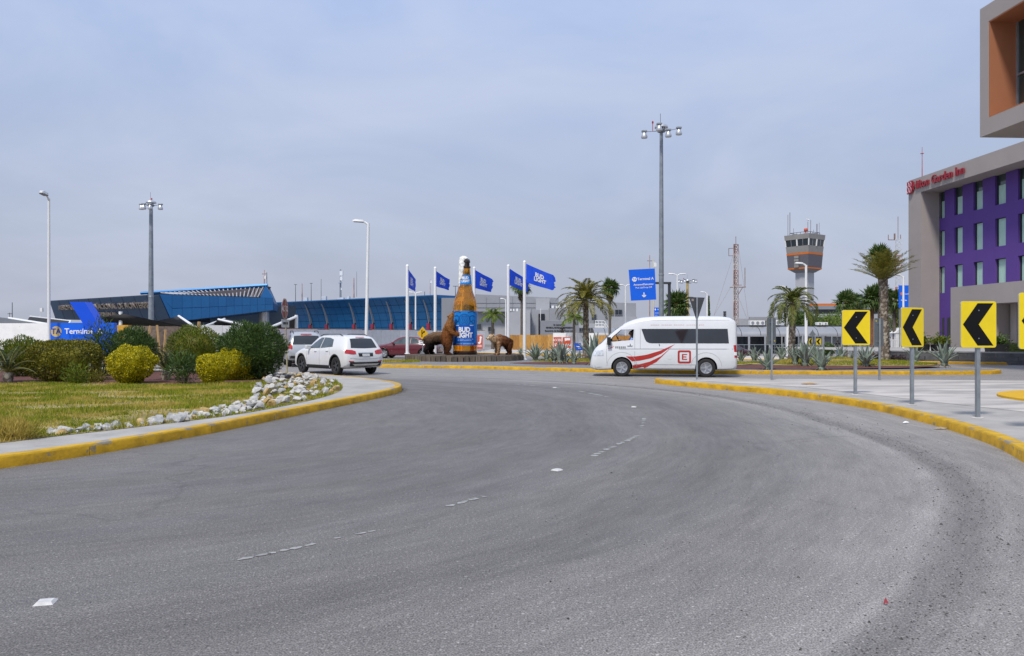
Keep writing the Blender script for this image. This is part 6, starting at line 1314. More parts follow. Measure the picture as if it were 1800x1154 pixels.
for px in (934, 950, 980): p = at(px, 540, 122); mb = MB(); mb.tube([(p.x, 121.6, gz(590, 122)), (p.x, 121.6, gz(543, 122))], .05 if px != 966 else .12, 5); mb.build('downpipe', white_paint if px == 950 else gy[3], ann)
for px, w in ((898, 2), (903, 2), (909, 3), (916, 2), (922, 3), (972, 4), (980, 5), (985, 5), (995, 4), (1002, 5)): p = at(px, 546 if px < 930 else 541, 122.5); mb = MB(); mb.box((p.x, 123.5, p.z + .1), (w * .09, .5, .3 + R.random() * .2)); mb.build('parapet_item', white_paint, ann)
for j, z in enumerate((gz(533, 126), gz(541, 126))): mb = MB(); mb.box((gx(907, 126), 125.96, z), (gx(982, 126) - gx(832, 126) - .4, .05, .05)); mb.build('joint', gy[2], ann)
for px in (855, 878, 901, 924, 960): p = at(px, 530, 126); mb = MB(); mb.box((p.x, 125.96, gz(534, 126)), (.05, .05, gz(524, 126) - gz(547, 126))); mb.build('joint', gy[2], ann)
# external stair
st_ = MB(); p0 = at(1047, 575, 116)
for px in (1047, 1052, 1058, 1064): q = at(px, 565, 116); st_.tube([(q.x, 116, gz(577, 116)), (q.x, 116, q.z)], .05, 5)
st_.tube([at(1046, 564.5, 116), at(1062, 564.5, 116), at(1070, 577, 116)], .06, 5); st_.tube([at(1046, 569.5, 116), at(1061, 569.5, 116), at(1068, 580, 116)], .06, 5); st_.box((gx(1054, 116), 116.6, gz(575, 116)), (1.4, 1.3, .25)); st_.build('stair', white_paint, ann)
# memorial wall with lettering and a bronze figure
mw = thing('memorial_wall', 'grey memorial wall with dark lettering behind the red access signs', 'wall', (gx(983, 110), 110, 0)); block(950, 1018, 564, 110, .8, gy[2], parent=mw, name='wall_slab'); block(965, 1008, 563.2, 110.25, .3, gy[1], parent=mw, name='coping')
ltr = mat('dark_lettering', (.03, .03, .035), .6)
for s, py, wpx, sc in (('En memoria del', 571.2, 20, 1), ('GENERAL MARIANO ESCOBEDO', 576.2, 47, 1), ('Benemérito del Estado de Nuevo León', 581.8, 50, 1)):
    v_, f_ = text(s, 1, .025); w = max(p.x for p in v_) - min(p.x for p in v_); sz = wpx / F * 110 / w; put_text('lettering', s, ltr, mw, frame((gx(983, 109.9), 109.97, gz(py, 110))), sz, .025, .04)
sx0, sy0 = gx(988.5, 104), 104.0; sb = thing('statue', 'dark bronze figure standing in front of the memorial wall', 'statue', (sx0, sy0, 0)); mb = MB(); mb.box((sx0, sy0, .5), (1.0, 1.0, 1.0)); mb.box((sx0, sy0, 1.07), (.85, .85, .14)); mb.build('plinth', gy[3], sb, bevel=.03)
bronze = mat('bronze', (.06, .05, .045), .45, .5); B_ = [[((0, 0, 1.15 + .9), .15), ((0, 0, 2.45), .19)], [((-.2, 0, 2.5), .09), ((.2, 0, 2.5), .09)], [((0, 0, 2.6), .07), ((0, 0, 2.78), .12)]]
for sg in (-1, 1): B_ += [[((sg * .1, 0, 2.05), .14), ((sg * .12, -.05, 1.6), .11), ((sg * .12, 0, 1.2), .09)], [((sg * .24, 0, 2.48), .08), ((sg * .34, -.05, 2.2), .07), ((sg * .2, -.2, 2.05), .055)]]
remesh('figure', [[(Vector(p), r) for p, r in c_] for c_ in B_], .05, 3, sb, [bronze])

# ---- covered walkway (barrel metal roof) across the right background
wk_ = thing('covered_walkway', 'low covered walkway with grey barrel roof across the right background', 'building', (gx(1400, 92), 92, -.7))
vault = mat('vault_metal', (.36, .365, .38), .4, .5, var=.08, scale=.4); glz = mat('walkway_glazing', (.022, .027, .035), .12, var=.3, scale=.3, coat=.4)
def vaultseg(x0, x1, d, ytop, ybot, n=1):
    zt, zb = gz(ytop, d), gz(ybot, d); r = zt - zb
    for i in range(n):
        X0, X1 = gx(x0 + (x1 - x0) * i / n, d) + .03, gx(x0 + (x1 - x0) * (i + 1) / n, d) - .03; mb = MB()
        mb.grid(lambda u, v: Vector((X0 + (X1 - X0) * u, d + 2.2 * (1 - cos(pi * v)), zb + r * sin(pi * v))), 1, 14); mb.build('vault_sheet', vault, wk_, smooth=50)
vaultseg(1044, 1104, 92, 577, 590.5, 3); vaultseg(1270, 1540, 92, 574, 591, 8)
mb = MB(); mb.box((gx(1405, 94), 94.5, gz(573.4, 94.5)), (18.8, .9, .12)); mb.build('roof_edge', darkmetal, wk_)
for i in range(9): x = gx(1290 + i * 29.5, 92); mb = MB(); mb.box((x + .95, 92.7, (gz(592, 92) - .7) / 2), (1.82, .06, gz(592, 92) + .7)); mb.build('glass_pane', glz if i < 4 else gy[2], wk_)
for px in (1317, 1345, 1353, 1381, 1411, 1446, 1480, 1512): x = gx(px, 91.6); mb = MB(); mb.tube([(x, 91.6, -.7), (x, 91.6, gz(590, 92))], .11, 10); mb.build('column', gy[1], wk_, smooth=50)
rl = thing('railing', 'thin grey railing along the covered walkway', 'railing', (gx(1380, 88), 88, -.7)); mb = MB(); mb.tube([(gx(1290, 88), 88, gz(606.5, 88)), (gx(1490, 88), 88, gz(606.5, 88))], .035, 6); mb.build('top_rail', galv, rl)
for i in range(12): x = gx(1290 + i * 18, 88); mb = MB(); mb.tube([(x, 88, -.7), (x, 88, gz(606.5, 88))], .03, 6); mb.build('post', galv, rl)
for px, py, w, h, lb in ((1439, 571, 8, 5, 'white rooftop air unit, left one on the walkway roof'), (1449, 571, 8, 5, 'white rooftop air unit, right one on the walkway roof'), (1330, 567, 26, 8, 'long white roof plant behind the first grey sign back'), (1362, 565, 16, 9, 'white roof plant right of the first grey sign back')):
    p = at(px, py, 94); root = thing('roof_unit', lb, 'air unit', (p.x, 94, gz(573, 94)), 0, 'roof units'); w_, h_ = w * 94 / F, h * 94 / F; z_ = gz(573, 94) + .07
    mb = MB(); mb.box((p.x, 94, z_ + h_ / 2), (w_, .8, h_)); mb.build('casing', white_paint, root, bevel=.03)
    for k in range(max(1, int(w / 8))): mb = MB(); mb.prism(circle(h_ * .33, 14), 0, .03, 0, frame((p.x - w_ / 2 + (k + .5) * w_ / max(1, int(w / 8)), 93.59, z_ + h_ * .5))); mb.build('fan_grille', gy[2], root)
bk = thing('grey_warehouse', 'distant pale grey shed behind the lattice mast', 'building', (gx(1300, 140), 140, -.7)); block(1290, 1372, 560.5, 140, 8, gy[1], 561, parent=bk); block(1318, 1376, 557.5, 139, .6, gy[0], parent=bk, yb=561)
# ---- grey building with orange eaves line
ob = thing('grey_orange_building', 'long grey building with orange roof line behind the palms', 'building', (gx(1520, 150), 150, -.7)); block(1426, 1620, 537, 150, 14, gy[0], parent=ob, bz0=-.7)
orange_m = mat('orange_trim', (.62, .16, .02), .55, var=.06); mb = MB(); mb.box((gx(1523, 149.8), 149.8, gz(536, 149.8)), (21.6, .5, .42)); mb.build('eaves_band', orange_m, ob)
mb = MB(); mb.box((gx(1523, 149.5), 149.5, gz(541, 149.5)), (21.4, .5, .7)); mb.build('fascia', gy[2], ob)
for i in range(14): wdw(1432 + i * 13, 1443 + i * 13, 546, 552, 149.7, ob, winm, False)
mb = MB(); mb.box((gx(1520, 149), 149, gz(556, 149)), (21, .6, .8)); mb.build('lower_band', gy[1], ob)
# ---- control tower
ct_ = thing('control_tower', 'airport control tower with flared cab and orange bands', 'tower', (gx(1414.5, 200), 200, -.7)); tx, ty, ang = gx(1414.5, 200), 200.0, radians(36)
kt = 200 / F
def sqring(r, z): return [Vector((tx + r * sqrt(2) * cos(ang + pi / 4 + k * pi / 2), ty + r * sqrt(2) * sin(ang + pi / 4 + k * pi / 2), z)) for k in range(4)]
def frus(name, r0, y0, r1, y1, m): mb = MB(); mb.hexa(sqring(r0, gz(y0, 200)), sqring(r1, gz(y1, 200))); return mb.build(name, m, ct_)
cabg = mat('cab_concrete', (.27, .26, .25), .8, var=.1, scale=.3); cabd = mat('cab_purple_grey', (.115, .11, .13), .7, var=.06)
S_ = 1 / (cos(radians(9)) * 1.42)
sc = lambda w: w / 2 * kt / 1.395
frus('shaft', sc(31), 640, sc(31), 474, mat('shaft_render', (.42, .43, .46), .8, var=.05)); frus('collar', sc(34), 480, sc(54), 474.5, gy[2])
frus('lower_band', sc(56.5), 474.3, sc(57), 472, orange_m); frus('body', sc(56), 471.8, sc(60), 449.8, cabd); frus('upper_band', sc(60.5), 449.6, sc(61), 446.3, orange_m); frus('parapet', sc(60), 446.1, sc(63), 434.6, cabg); frus('glazing', sc(61.5), 434.4, sc(64.5), 423.2, mat('cab_glass', (.02, .03, .04), .05, coat=.5)); frus('roof', sc(66.5), 423, sc(68.5), 414.4, cabg)
r0, r1 = sqring(sc(62.6), gz(434.6, 200)), sqring(sc(65.6), gz(423, 200))
for k in range(4):
    for u, wd in ((0, .16), (.25, .07), (.5, .2), (.75, .07)):
        a, b = r0[k].lerp(r0[(k + 1) % 4], u), r1[k].lerp(r1[(k + 1) % 4], u); mb = MB(); mb.tube([a, b], wd, 5); mb.build('mullion', white_paint if wd > .1 else gy[2], ct_)
mb = MB(); ss_ = sqring(sc(58.2), gz(460, 200)); k_ = 2
vpn = at(1400.5, 462, 194.3)
fa_, fb2 = ss_[1], ss_[2]
cand = [(ss_[k], ss_[(k + 1) % 4]) for k in range(4)]; cand = [c_ for c_ in cand if (c_[0].y + c_[1].y) / 2 < ty and (c_[0].x + c_[1].x) / 2 < tx]
if cand:
    a, b = cand[0]
    if a.x > b.x: a, b = b, a
    P_, t_ = on_line(1401, (a.x, a.y), (b.x, b.y)); tdir = (b - a).normalized(); nd = Vector((tdir.y, -tdir.x, 0))
    for j, py in enumerate((453.5, 459, 464.5, 469.5)):
        mb = MB(); c_ = Vector((P_.x, P_.y, gz(py, 200))) + nd * .22; w2 = tdir * .62; h2 = Vector((0, 0, .33)); mb.hexa([c_ - w2 - h2, c_ + w2 - h2, c_ + w2 + h2, c_ - w2 + h2], [p + nd * .12 for p in (c_ - w2 - h2, c_ + w2 - h2, c_ + w2 + h2, c_ - w2 + h2)]); mb.build('wall_panel', cabg, ct_)
mb = MB(); zt = gz(414.4, 200); rr_ = sqring(sc(50), zt + .6)
for k in range(4):
    mb.tube([rr_[k], rr_[(k + 1) % 4]], .06, 5)
    for u in (0, .2, .4, .6, .8): q = rr_[k].lerp(rr_[(k + 1) % 4], u); mb.tube([q, q - Vector((0, 0, .6))], .05, 4)
mb.build('roof_railing', darkmetal, ct_)
for px, pt, r in ((1385, 378, .07), (1388.5, 374, .09), (1395, 402, .05), (1420, 390, .07), (1425, 387, .07), (1436, 394, .13), (1440, 392, .05), (1430, 404, .05)):
    p = at(px, pt, 200); mb = MB(); mb.tube([(p.x, 200, zt - .1), p], r, 5); mb.build('antenna', mat('mast_grey', (.22, .21, .22), .6), ct_)
mb = MB(); p = at(1416.5, 404.5, 199); mb.lathe([(0, -.5), (.42, -.35), (.5, 0), (.42, .35), (0, .5)], 12, tuple(p)); mb.tube([(p.x, p.y, zt), p], .16, 8); mb.build('rotating_beacon', mat('beacon_red', (.55, .10, .06), .5), ct_, smooth=60)
mb = MB(); p = at(1417.5, 386, 200); mb.tube([p, at(1422, 387, 200)], .18, 6); mb.build('weather_sensor', white_paint, ct_)

# ---- hotel: facade runs away from the camera on the right
HD = Vector((-80, F)).normalized()                      # along the facade, away
HP = Vector((gx(1597, 73.5), 73.5))                     # far end of the facade plane
HN = Vector((HD.y, -HD.x))                              # into the building (to the right)
taupe = mat('taupe_render', (.355, .315, .295), .85, var=.05, scale=.4, bump=.15, bscale=14); purple = mat('purple_render', (.105, .05, .265), .8, var=.05, scale=.5, bump=.15, bscale=14); orange_r = mat('orange_render', (.36, .145, .07), .8, var=.05, scale=.6)
hglass = mat('hotel_glass', (.035, .055, .052), .06, var=.2, scale=.3, coat=.5); curtain = mat('green_curtain', (.40, .58, .51), .9, var=.14, scale=5, stretch=(6, 6, .2))
hot = thing('hotel', 'purple and taupe hotel with deep framed front and red rooftop name', 'building', (HP.x, HP.y, 0))
def hb(s0, s1, n0, n1, z0, z1, m, name, parent=hot):      # s: metres toward the camera along the facade, n: metres into the building
    q = lambda s, n: HP - HD * s + HN * n; a = [q(s0, n0), q(s1, n0), q(s1, n1), q(s0, n1)]; mb = MB(); mb.hexa([(p.x, p.y, z0) for p in a][::-1], [(p.x, p.y, z1) for p in a][::-1]); return mb.build(name, m, parent)
ZT = 16.0; SE = 46.0; REC = 1.75
hb(0, 2.0, 0, REC + .3, -.2, ZT - 1.4, taupe, 'frame_leg'); hb(0, SE, 0, REC + 1.5, ZT - 1.4, ZT, taupe, 'frame_lintel')
# purple wall built round its window openings
def s_at(px, n):      # facade distance of a picture column on the plane n metres in
    A = HP + HN * n; B = A - HD * 10; P_, t_ = on_line(px, A, B); return t_ * 10
cols = [(1646.5, 1660.5), (1677.5, 1692), (1711, 1727.5), (1749, 1768), (1789.5, 1810)]
S_cols = [(s_at(a, REC), s_at(b, REC)) for a, b in cols]; dS = S_cols[3][0] - S_cols[2][0]; wS = S_cols[3][1] - S_cols[3][0]
while S_cols[-1][0] + dS < SE - 2: S_cols.append((S_cols[-1][0] + dS, S_cols[-1][0] + dS + wS))
zr = [(5.35, 7.75), (8.75, 11.05), (12.15, 14.58)]
S_cols[0] = (2.0, S_cols[0][1])
prev = 0.0
for i, (a, b) in enumerate(S_cols):
    hb(prev if i else 1.9, a, REC, REC + .5, -.2, ZT - 1.42, purple, 'purple_pier') if a > (prev if i else 1.9) + .01 else None
    zz = -.2
    for z0, z1 in zr: hb(a, b, REC + .004, REC + .5, zz, z0, purple, 'spandrel'); zz = z1
    for z0, z1 in zr:
        g = hb(a, b, REC + .24, REC + .28, z0 - .02, z1 + .02, hglass, 'window'); 
        hb(a + .16 * (1 if i else 0), b - .02, REC + .225, REC + .238, z0 + .02, z1 - (.05 if z1 < 14 else .85), curtain, 'curtain', g)
        fr = hb(a, a + .05, REC + .18, REC + .225, z0, z1, darkmetal, 'window_frame', g); hb(b - .05, b, REC + .18, REC + .224, z0, z1, darkmetal, 'window_frame', g)
    prev = b
hb(prev, SE, REC, REC + .5, -.2, ZT - 1.42, purple, 'purple_pier'); hb(0, SE, REC + .5, 14, -.2, ZT - .1, taupe, 'building_core')
for px0, px1 in ((1656.5, 1660), (1665, 1671)): a, b = s_at(px0, REC), s_at(px1, REC); g = hb(a, b, REC - .02, REC + .02, .3, 3.1, darkmetal, 'slit_window')
# entrance block
e0 = s_at(1671, -.6); e1, e2, e3 = s_at(1739, -.6), s_at(1750, -.6), s_at(1757, -.6)
hb(e0, SE, -.6, REC - .01, 4.0, 5.55, taupe, 'porch_lintel'); hb(e0, e1, -.6, REC - .01, -.2, 4.0, taupe, 'porch_wall'); hb(e1 + 6.5, SE, -.6, REC - .01, -.2, 4.0, taupe, 'porch_wall'); hb(e1 + .01, e1 + 6.4, REC - .2, REC - .02, -.2, 3.95, purple, 'porch_back_wall'); hb(e1 + 1.6, e1 + 1.95, REC - .26, REC - .21, .2, 2.6, darkmetal, 'slit_window')
hb(e1 + .3, e1 + 1.0, .9, REC - .21, -.2, 3.98, taupe, 'porch_column')
# name sign: red letters standing proud of the lintel, badge at the corner
redl = mat('red_letters', (.30, .018, .03), .4, var=.06); pinkl = mat('badge_lines', (.62, .36, .42), .5)
FM = lambda s, z: (HP - HD * s - HN * .02, z)
def facade(p, s0, z0, k=0): q = HP - HD * (s0 + p.x) - HN * (.06 + k + p.z); return Vector((q.x, q.y, z0 + p.y))
s_a, s_b = s_at(1607, 0), s_at(1697, 0); v_, f_ = text('Hilton Garden Inn', 1, .012); w = max(p.x for p in v_) - min(p.x for p in v_); k1 = (s_b - s_a) / w
zc_ = gz(324, 72) - .03
put_text('name_lettering', 'Hilton Garden Inn', redl, hot, None, 1, .012, .10, fn=lambda p: facade(Vector((p.x * k1, p.y * 1.02, p.z)), (s_a + s_b) / 2, 15.42 - .1))
b0_, b1_ = s_at(1597.4, 0), s_at(1606, 0); mb = MB(); mb.hexa([facade(Vector(p), 0, 0) for p in ((b0_ + .03, 14.72, 0), (b1_, 14.72, 0), (b1_, 15.85, 0), (b0_ + .03, 15.85, 0))], [facade(Vector(p), 0, 0) for p in ((b0_ + .03, 14.72, .14), (b1_, 14.72, .14), (b1_, 15.85, .14), (b0_ + .03, 15.85, .14))]); bd = mb.build('name_badge', redl, hot)
bc = (b0_ + b1_) / 2 + .02
for ux, uz in ((-1, -1), (1, -1), (1, 1), (-1, 1)):
    pts = []
    for k in range(15):
        a = 2 * pi * k / 14; r = .17; pts.append(facade(Vector((bc + ux * .19 + r * cos(a) * .95, 15.285 + uz * .26 + r * 1.35 * sin(a), .16)), 0, 0))
    mb = MB(); mb.tube(pts, .028, 4); mb.build('badge_petal', pinkl, bd)
mb = MB(); p = HP - HD * 1.2 + HN * .6; mb.tube([(p.x, p.y, ZT), (p.x, p.y, ZT + 2.9)], [.05, .02], 5); mb.lathe([(.16, 0), (.16, .03)], 8, (p.x, p.y, ZT + 2.3)); mb.build('roof_antenna', mat('antenna_red', (.4, .12, .12), .6), hot)
# upper projecting box of the nearer wing
NP = Vector((gx(1722.5, 33), 33)); wing = thing('hotel_wing', 'nearer hotel wing with overhanging framed orange recess at upper right', 'building', (NP.x + 12, NP.y, 0))
def nb(s0, s1, n0, n1, z0, z1, m, name, parent=wing):
    q = lambda s, n: NP - HD * s + HN * n; a = [q(s0, n0), q(s1, n0), q(s1, n1), q(s0, n1)]; mb = MB(); mb.hexa([(p.x, p.y, z0) for p in a][::-1], [(p.x, p.y, z1) for p in a][::-1]); return mb.build(name, m, parent)
zb_, zt_ = gz(242, 33), gz(17, 33); fw = .55; WL = 16
nb(0, fw, 0, 5, zb_, zt_, taupe, 'box_frame'); nb(fw, WL, 0, 5, zb_, zb_ + .68, taupe, 'box_frame'); nb(fw, WL, 0, 5, zt_ - .72, zt_, taupe, 'box_frame')
nb(fw, fw + .05, .012, 1.2, zb_ + .68, zt_ - .72, orange_r, 'orange_reveal'); nb(fw + .05, WL, .012, 1.2, zb_ + .68, zb_ + .73, orange_r, 'orange_reveal'); nb(fw + .05, WL, .012, 1.2, zt_ - .77, zt_ - .72, orange_r, 'orange_reveal')
g = nb(fw + .05, WL, 1.2, 1.26, zb_ + .73, zt_ - .77, hglass, 'window_band')
for i in range(5): nb(fw + .05 + i * 2.4, fw + .13 + i * 2.4, 1.14, 1.2, zb_ + .73, zt_ - .77, mat('window_alu', (.35, .37, .4), .4, .5), 'window_frame', g)
nb(fw + .13, WL, 1.15, 1.2, (zb_ + zt_) / 2 - .3, (zb_ + zt_) / 2 - .22, mat('window_alu', (.35, .37, .4), .4, .5), 'window_frame', g); nb(fw + .2, WL, 1.3, 1.34, zb_ + .73, (zb_ + zt_) / 2 - .4, mat('olive_curtain', (.2, .2, .08), .9), 'curtain', g)
nb(-.0, WL, 5.0, 14, zb_ - .0, zt_, taupe, 'upper_storey'); nb(1.5, WL, 8.5, 14, -.2, zb_, taupe, 'lower_storeys')
# planter wall in front of the hotel
blk = mat('dark_blockwork', (.105, .105, .11), .85, var=.22, scale=3, bump=.3, bscale=20); cap_m = mat('wall_coping', (.27, .265, .26), .8, var=.1)
pw_ = thing('planter_wall', 'low dark blockwork wall along the hotel forecourt', 'wall', (22, 43, 0)); pts_ = [(gx(1560, 44), 44), (gx(1612, 43), 43), (gx(1700, 41.6), 41.6), (gx(1830, 40), 40)]
for a, b in zip(pts_, pts_[1:]):
    n = max(2, int((Vector(b) - Vector(a)).length / .62))
    for i in range(n):
        p, q = Vector(a).lerp(Vector(b), i / n), Vector(a).lerp(Vector(b), (i + 1) / n); t = (q - p).normalized() * .006
        for j in range(3): mb = MB(); o_ = (q - p) * (.5 if j == 1 else 0); wallslab(mb, p + t + o_, q - t + o_, j * .205 + .0, j * .205 + .198, .2 + R.uniform(-.006, .006)); mb.build('block', blk, pw_)
    mb = MB(); t = (Vector(b) - Vector(a)).normalized(); nn = Vector((-t.y, t.x)) * .03; wallslab(mb, Vector(a) - nn, Vector(b) - nn, .618, .68, .28); mb.build('coping', cap_m, pw_)
mb = MB(); pf = [pts_[0], pts_[1], pts_[2], pts_[3], (60, 40), (60, 60), (20, 60)]; sheet('forecourt', [Vector(p) + Vector((0, .2)) for p in pf], .6, concrete)
def planter(label, px, d, w, h, lf):
    x = gx(px, d); root = thing('planter_box', label, 'planter', (x, d, .6), 0, 'planters by the hotel'); mb = MB(); mb.hexa([(x - w * .46, d - .25, .6), (x + w * .46, d - .25, .6), (x + w * .46, d + .25, .6), (x - w * .46, d + .25, .6)], [(x - w / 2, d - .28, .6 + h), (x + w / 2, d - .28, .6 + h), (x + w / 2, d + .28, .6 + h), (x - w / 2, d + .28, .6 + h)]); mb.build('box', black, root, bevel=.015); mb = MB()
    for _ in range(500):
        p = Vector((x + R.gauss(0, w * .26), d + R.gauss(0, .12), .6 + h + abs(R.gauss(0, .22)))); leaf(mb, p, (rdir() + Vector((0, 0, .6))).normalized(), rdir(), .2, .035)
    stuff(mb.build('leaves', lf, root))
planter('black planter with leafy plant beside the second chevron sign', 1618, 45.5, .85, .42, grn_m); planter('black planter half hidden by the large pale agave', 1652, 45, .8, .42, grn_m); planter('black planter right of the big chevron sign', 1752, 43.5, 1.1, .46, fan_m)
x = gx(1782, 43.5); root = thing('clipped_hedge', 'low clipped dark hedge at the hotel porch', 'hedge', (x, 43.5, .6)); mb = MB()
for _ in range(3500): p = Vector((x + R.uniform(-.75, .95), 43.5 + R.uniform(-.3, .3), .6 + R.uniform(0, .5))); leaf(mb, p, rdir(), rdir(), .07, .02)
stuff(mb.build('leaves', leafmat('hedge_leaf', [(.02, .035, .01), (.04, .06, .014), (.06, .085, .02)]), root)); mb = MB(); mb.box((x + .1, 43.5, .84), (1.6, .5, .46)); mb.build('foliage_core', leafmat('hedge_leaf', []), root)  # solid box core inside the hedge, in the leaf material
gt = thing('white_gate', 'small white gate and kiosk left of the hotel corner', 'gate', (gx(1578, 68), 68, -.3)); mb = MB()
for i in range(10): mb.box((gx(1567 + i * 2.8, 68), 68, .35), (.05, .04, 1.5))
mb.box((gx(1579, 68), 68, 1.1), (1.4, .06, .08)); mb.box((gx(1579, 68), 68, .0), (1.4, .06, .08)); mb.build('bars', white_paint, gt); mb = MB(); mb.box((gx(1580, 70), 70, .6), (1.0, .9, 2.2)); mb.prism([(-.6, 0), (.6, 0), (0, .5)], -.5, .5, 0, frame((gx(1580, 70), 70, 1.7))); mb.build('kiosk', white_paint, gt)
# ------------------------------------------------------------------ masts and street lamps
lamp_glass = mat('lamp_glass', (.55, .56, .56), .25, var=.1); mast_m = mat('mast_steel', (.27, .30, .33), .5, .45, var=.18, scale=3); alu = mat('floodlight_alu', (.55, .56, .58), .35, .6, var=.1)
def highmast(label, px, d, ptop, r, arms, Rm=.62, col=mast_m, name='high_mast_light', beacon=True):
    x = gx(px, d); z0 = tz(x, d) + (.14 if 31 < d < 49 else 0); zt = gz(ptop, d); k = Rm; root = thing(name, label, 'lamp mast', (x, d, z0), 0, 'high mast lights')
    mb = MB(); mb.tube([(x, d, z0 - .05), (x, d, z0 + (zt - z0) * .5), (x, d, zt - .35 * k)], [r, r * .85, r * .62], 16); mb.build('pole', col, root, smooth=50)
    mb = MB(); mb.lathe([(r * 1.8, 0), (r * 1.8, .05), (r * 1.1, .08)], 16, (x, d, z0)); mb.build('base_plate', col, root, smooth=40)
    if d > 40 and r > .15: mb = MB(); zc = z0 + (zt - z0) * .36; mb.lathe([(r * .92, -.05), (r * 1.02, 0), (r * .92, .05)], 16, (x, d, zc)); mb.build('collar', col, root, smooth=40)
    mb = MB(); mb.lathe([(.62 * k, 0), (.62 * k, .06 * k), (.55 * k, .22 * k), (.3 * k, .34 * k), (0, .38 * k)], 20, (x, d, zt - .38 * k)); mb.build('hood', alu, root, smooth=50)
    mb = MB(); mb.lathe([(.34 * k, 0), (.40 * k, .1 * k), (.34 * k, .2 * k)], 16, (x, d, zt - .78 * k))
    for a in range(4): mb.tube([(x + .3 * k * cos(a * 1.57), d + .3 * k * sin(a * 1.57), zt - .6 * k), (x + .3 * k * cos(a * 1.57), d + .3 * k * sin(a * 1.57), zt - .36 * k)], .03 * k, 4)
    mb.build('ring_frame', mast_m, root, smooth=40)
    for a, L, h in arms:
        ex, ey, ez = x + cos(a) * L, d + sin(a) * L, zt - .58 * k + h
        mb = MB(); mb.tube([(x + cos(a) * .3 * k, d + sin(a) * .3 * k, zt - .68 * k), (ex, ey, ez)], .035 * k, 6); arm_ = mb.build('arm', mast_m, root)
        mb = MB(); mb.box((ex, ey, ez + .03), (.48 * k, .36 * k, .18 * k)); mb.build('ballast_box', mast_m, arm_, bevel=.02)
        mb = MB(); mb.lathe([(.0, -.62 * k), (.28 * k, -.6 * k), (.31 * k, -.46 * k), (.2 * k, -.2 * k), (.12 * k, -.06 * k)], 16, (ex, ey, ez)); mb.build('floodlight', alu, arm_, smooth=60)
    mb = MB(); mb.tube([(x - .05, d, zt), (x - .05, d, zt + .95 * k)], .012, 5); mb.build('lightning_rod', darkmetal, root)
    if beacon: mb = MB(); mb.tube([(x - .8 * k * (1 if px > 600 else -.1), d, zt - .7 * k), (x - .8 * k * (1 if px > 600 else -.1), d, zt + .05)], .02, 5); mb.lathe([(.06 * k, 0), (.085 * k, .05 * k), (.07 * k, .2 * k), (0, .24 * k)], 10, (x - .8 * k * (1 if px > 600 else -.1), d, zt + .02)); mb.build('obstruction_lamp', redpaint, root, smooth=50)
    return root
highmast('tall grey high-mast floodlight rising behind the van roof', 1162.5, 45, 218, .155, [(radians(185), 1.0, -.12), (radians(5), 1.03, .12), (radians(250), .72, .14), (radians(300), .6, -.16)], .62)
highmast('grey high-mast floodlight above the shrubs at left', 265.5, 75, 352, .26, [(radians(180), .92, 0), (radians(0), .9, 0), (radians(250), .9, -.1), (radians(290), .9, -.1)], .78)
highmast('distant yellow high-mast floodlight behind the fan palm', 1208.5, 125, 491, .3, [(radians(a), 1.35, .25) for a in range(0, 360, 60)], .75, mat('yellow_mast', (.5, .36, .12), .6))
def streetlamp(label, px, d, py, arms, hr=.06, base=None, shift=0, head=.55, py2=None):
    x = gx(px, d); z0 = tz(x, d) if base is None else base; zt = gz(py, d); root = thing('street_lamp', label, 'street lamp', (x + shift, d, z0), 0, 'white street lamps')
    mb = MB(); mb.tube([(x + shift, d, z0 - .05), (x, d, zt)], [hr * 1.15, hr * .8], 12); mb.build('pole', white_paint, root, smooth=50)
    mb = MB(); mb.box((x + shift, d, z0 + .02), (hr * 4, hr * 4, .06)); mb.build('base_plate', white_paint, root)
    for a in arms:
        c, s = cos(a), sin(a); mb = MB(); mb.tube([(x, d, zt - .12), (x + c * .12, d + s * .12, zt + .03), (x + c * .26, d + s * .26, zt + .08)], hr * .6, 8); arm_ = mb.build('arm', white_paint, root, smooth=60)
        M_ = Matrix.Translation((x + c * .22, d + s * .22, zt + .1)) @ Matrix.Rotation(a, 4, 'Z') @ Matrix.Rotation(-.06, 4, 'Y')
        mb = MB(); hw = head * .2; pr = [(0, -.03), (0, .03), (.12 * head, .075), (.8 * head, .085), (head, .03), (head, -.02)]
        vs = []
        for xx, zz in pr:
            ww = hw * (.55 if xx in (0, head) else 1); vs += [(xx, -ww, -.03), (xx, -ww * .8, zz), (xx, ww * .8, zz), (xx, ww, -.03)]
        fs = []
        for i in range(len(pr) - 1): b = i * 4; fs += [(b + k, b + 4 + k, b + 4 + (k + 1) % 4, b + (k + 1) % 4) for k in range(4)]
        fs += [(0, 1, 2, 3), (len(vs) - 1, len(vs) - 2, len(vs) - 3, len(vs) - 4)]; mb.add(vs, fs, 0, M_); h_ = mb.build('lamp_head', white_paint, arm_, smooth=40)
        mb = MB(); mb.box((head * .52, 0, -.045), (head * .8, hw * 1.7, .03), 0, 0, M_); mb.build('lens', gy[2], h_)
    return root
streetlamp('white street lamp at far left seen head-on', 86, 34, 349, [radians(-82)], .06, .15)
streetlamp('white street lamp leaning left above the white crossover', 647.5, 42, 393, [pi], .085, 0, -.14, .62)
streetlamp('distant double-arm white lamp left of the second flagpole', 730.5, 95, 516, [0, pi], .10, head=.62)
streetlamp('double-arm white lamp above the fan palm behind the van', 1190.5, 85, 484, [.12, pi - .12], .09, head=.75)
streetlamp('white lamp pole with left arm between palm and hanging sign', 1099.5, 90, 503, [pi, .3], .09, head=.5)
streetlamp('white lamp pole in front of the control tower', 1417, 60, 466, [pi], .11, head=.62)
streetlamp('white lamp pole left of the drooping palm trunk', 1384.5, 64, 507, [pi], .11, head=.6)
streetlamp('white lamp pole beside the narrow cypress', 1243, 82, 516, [pi], .10, head=.5)
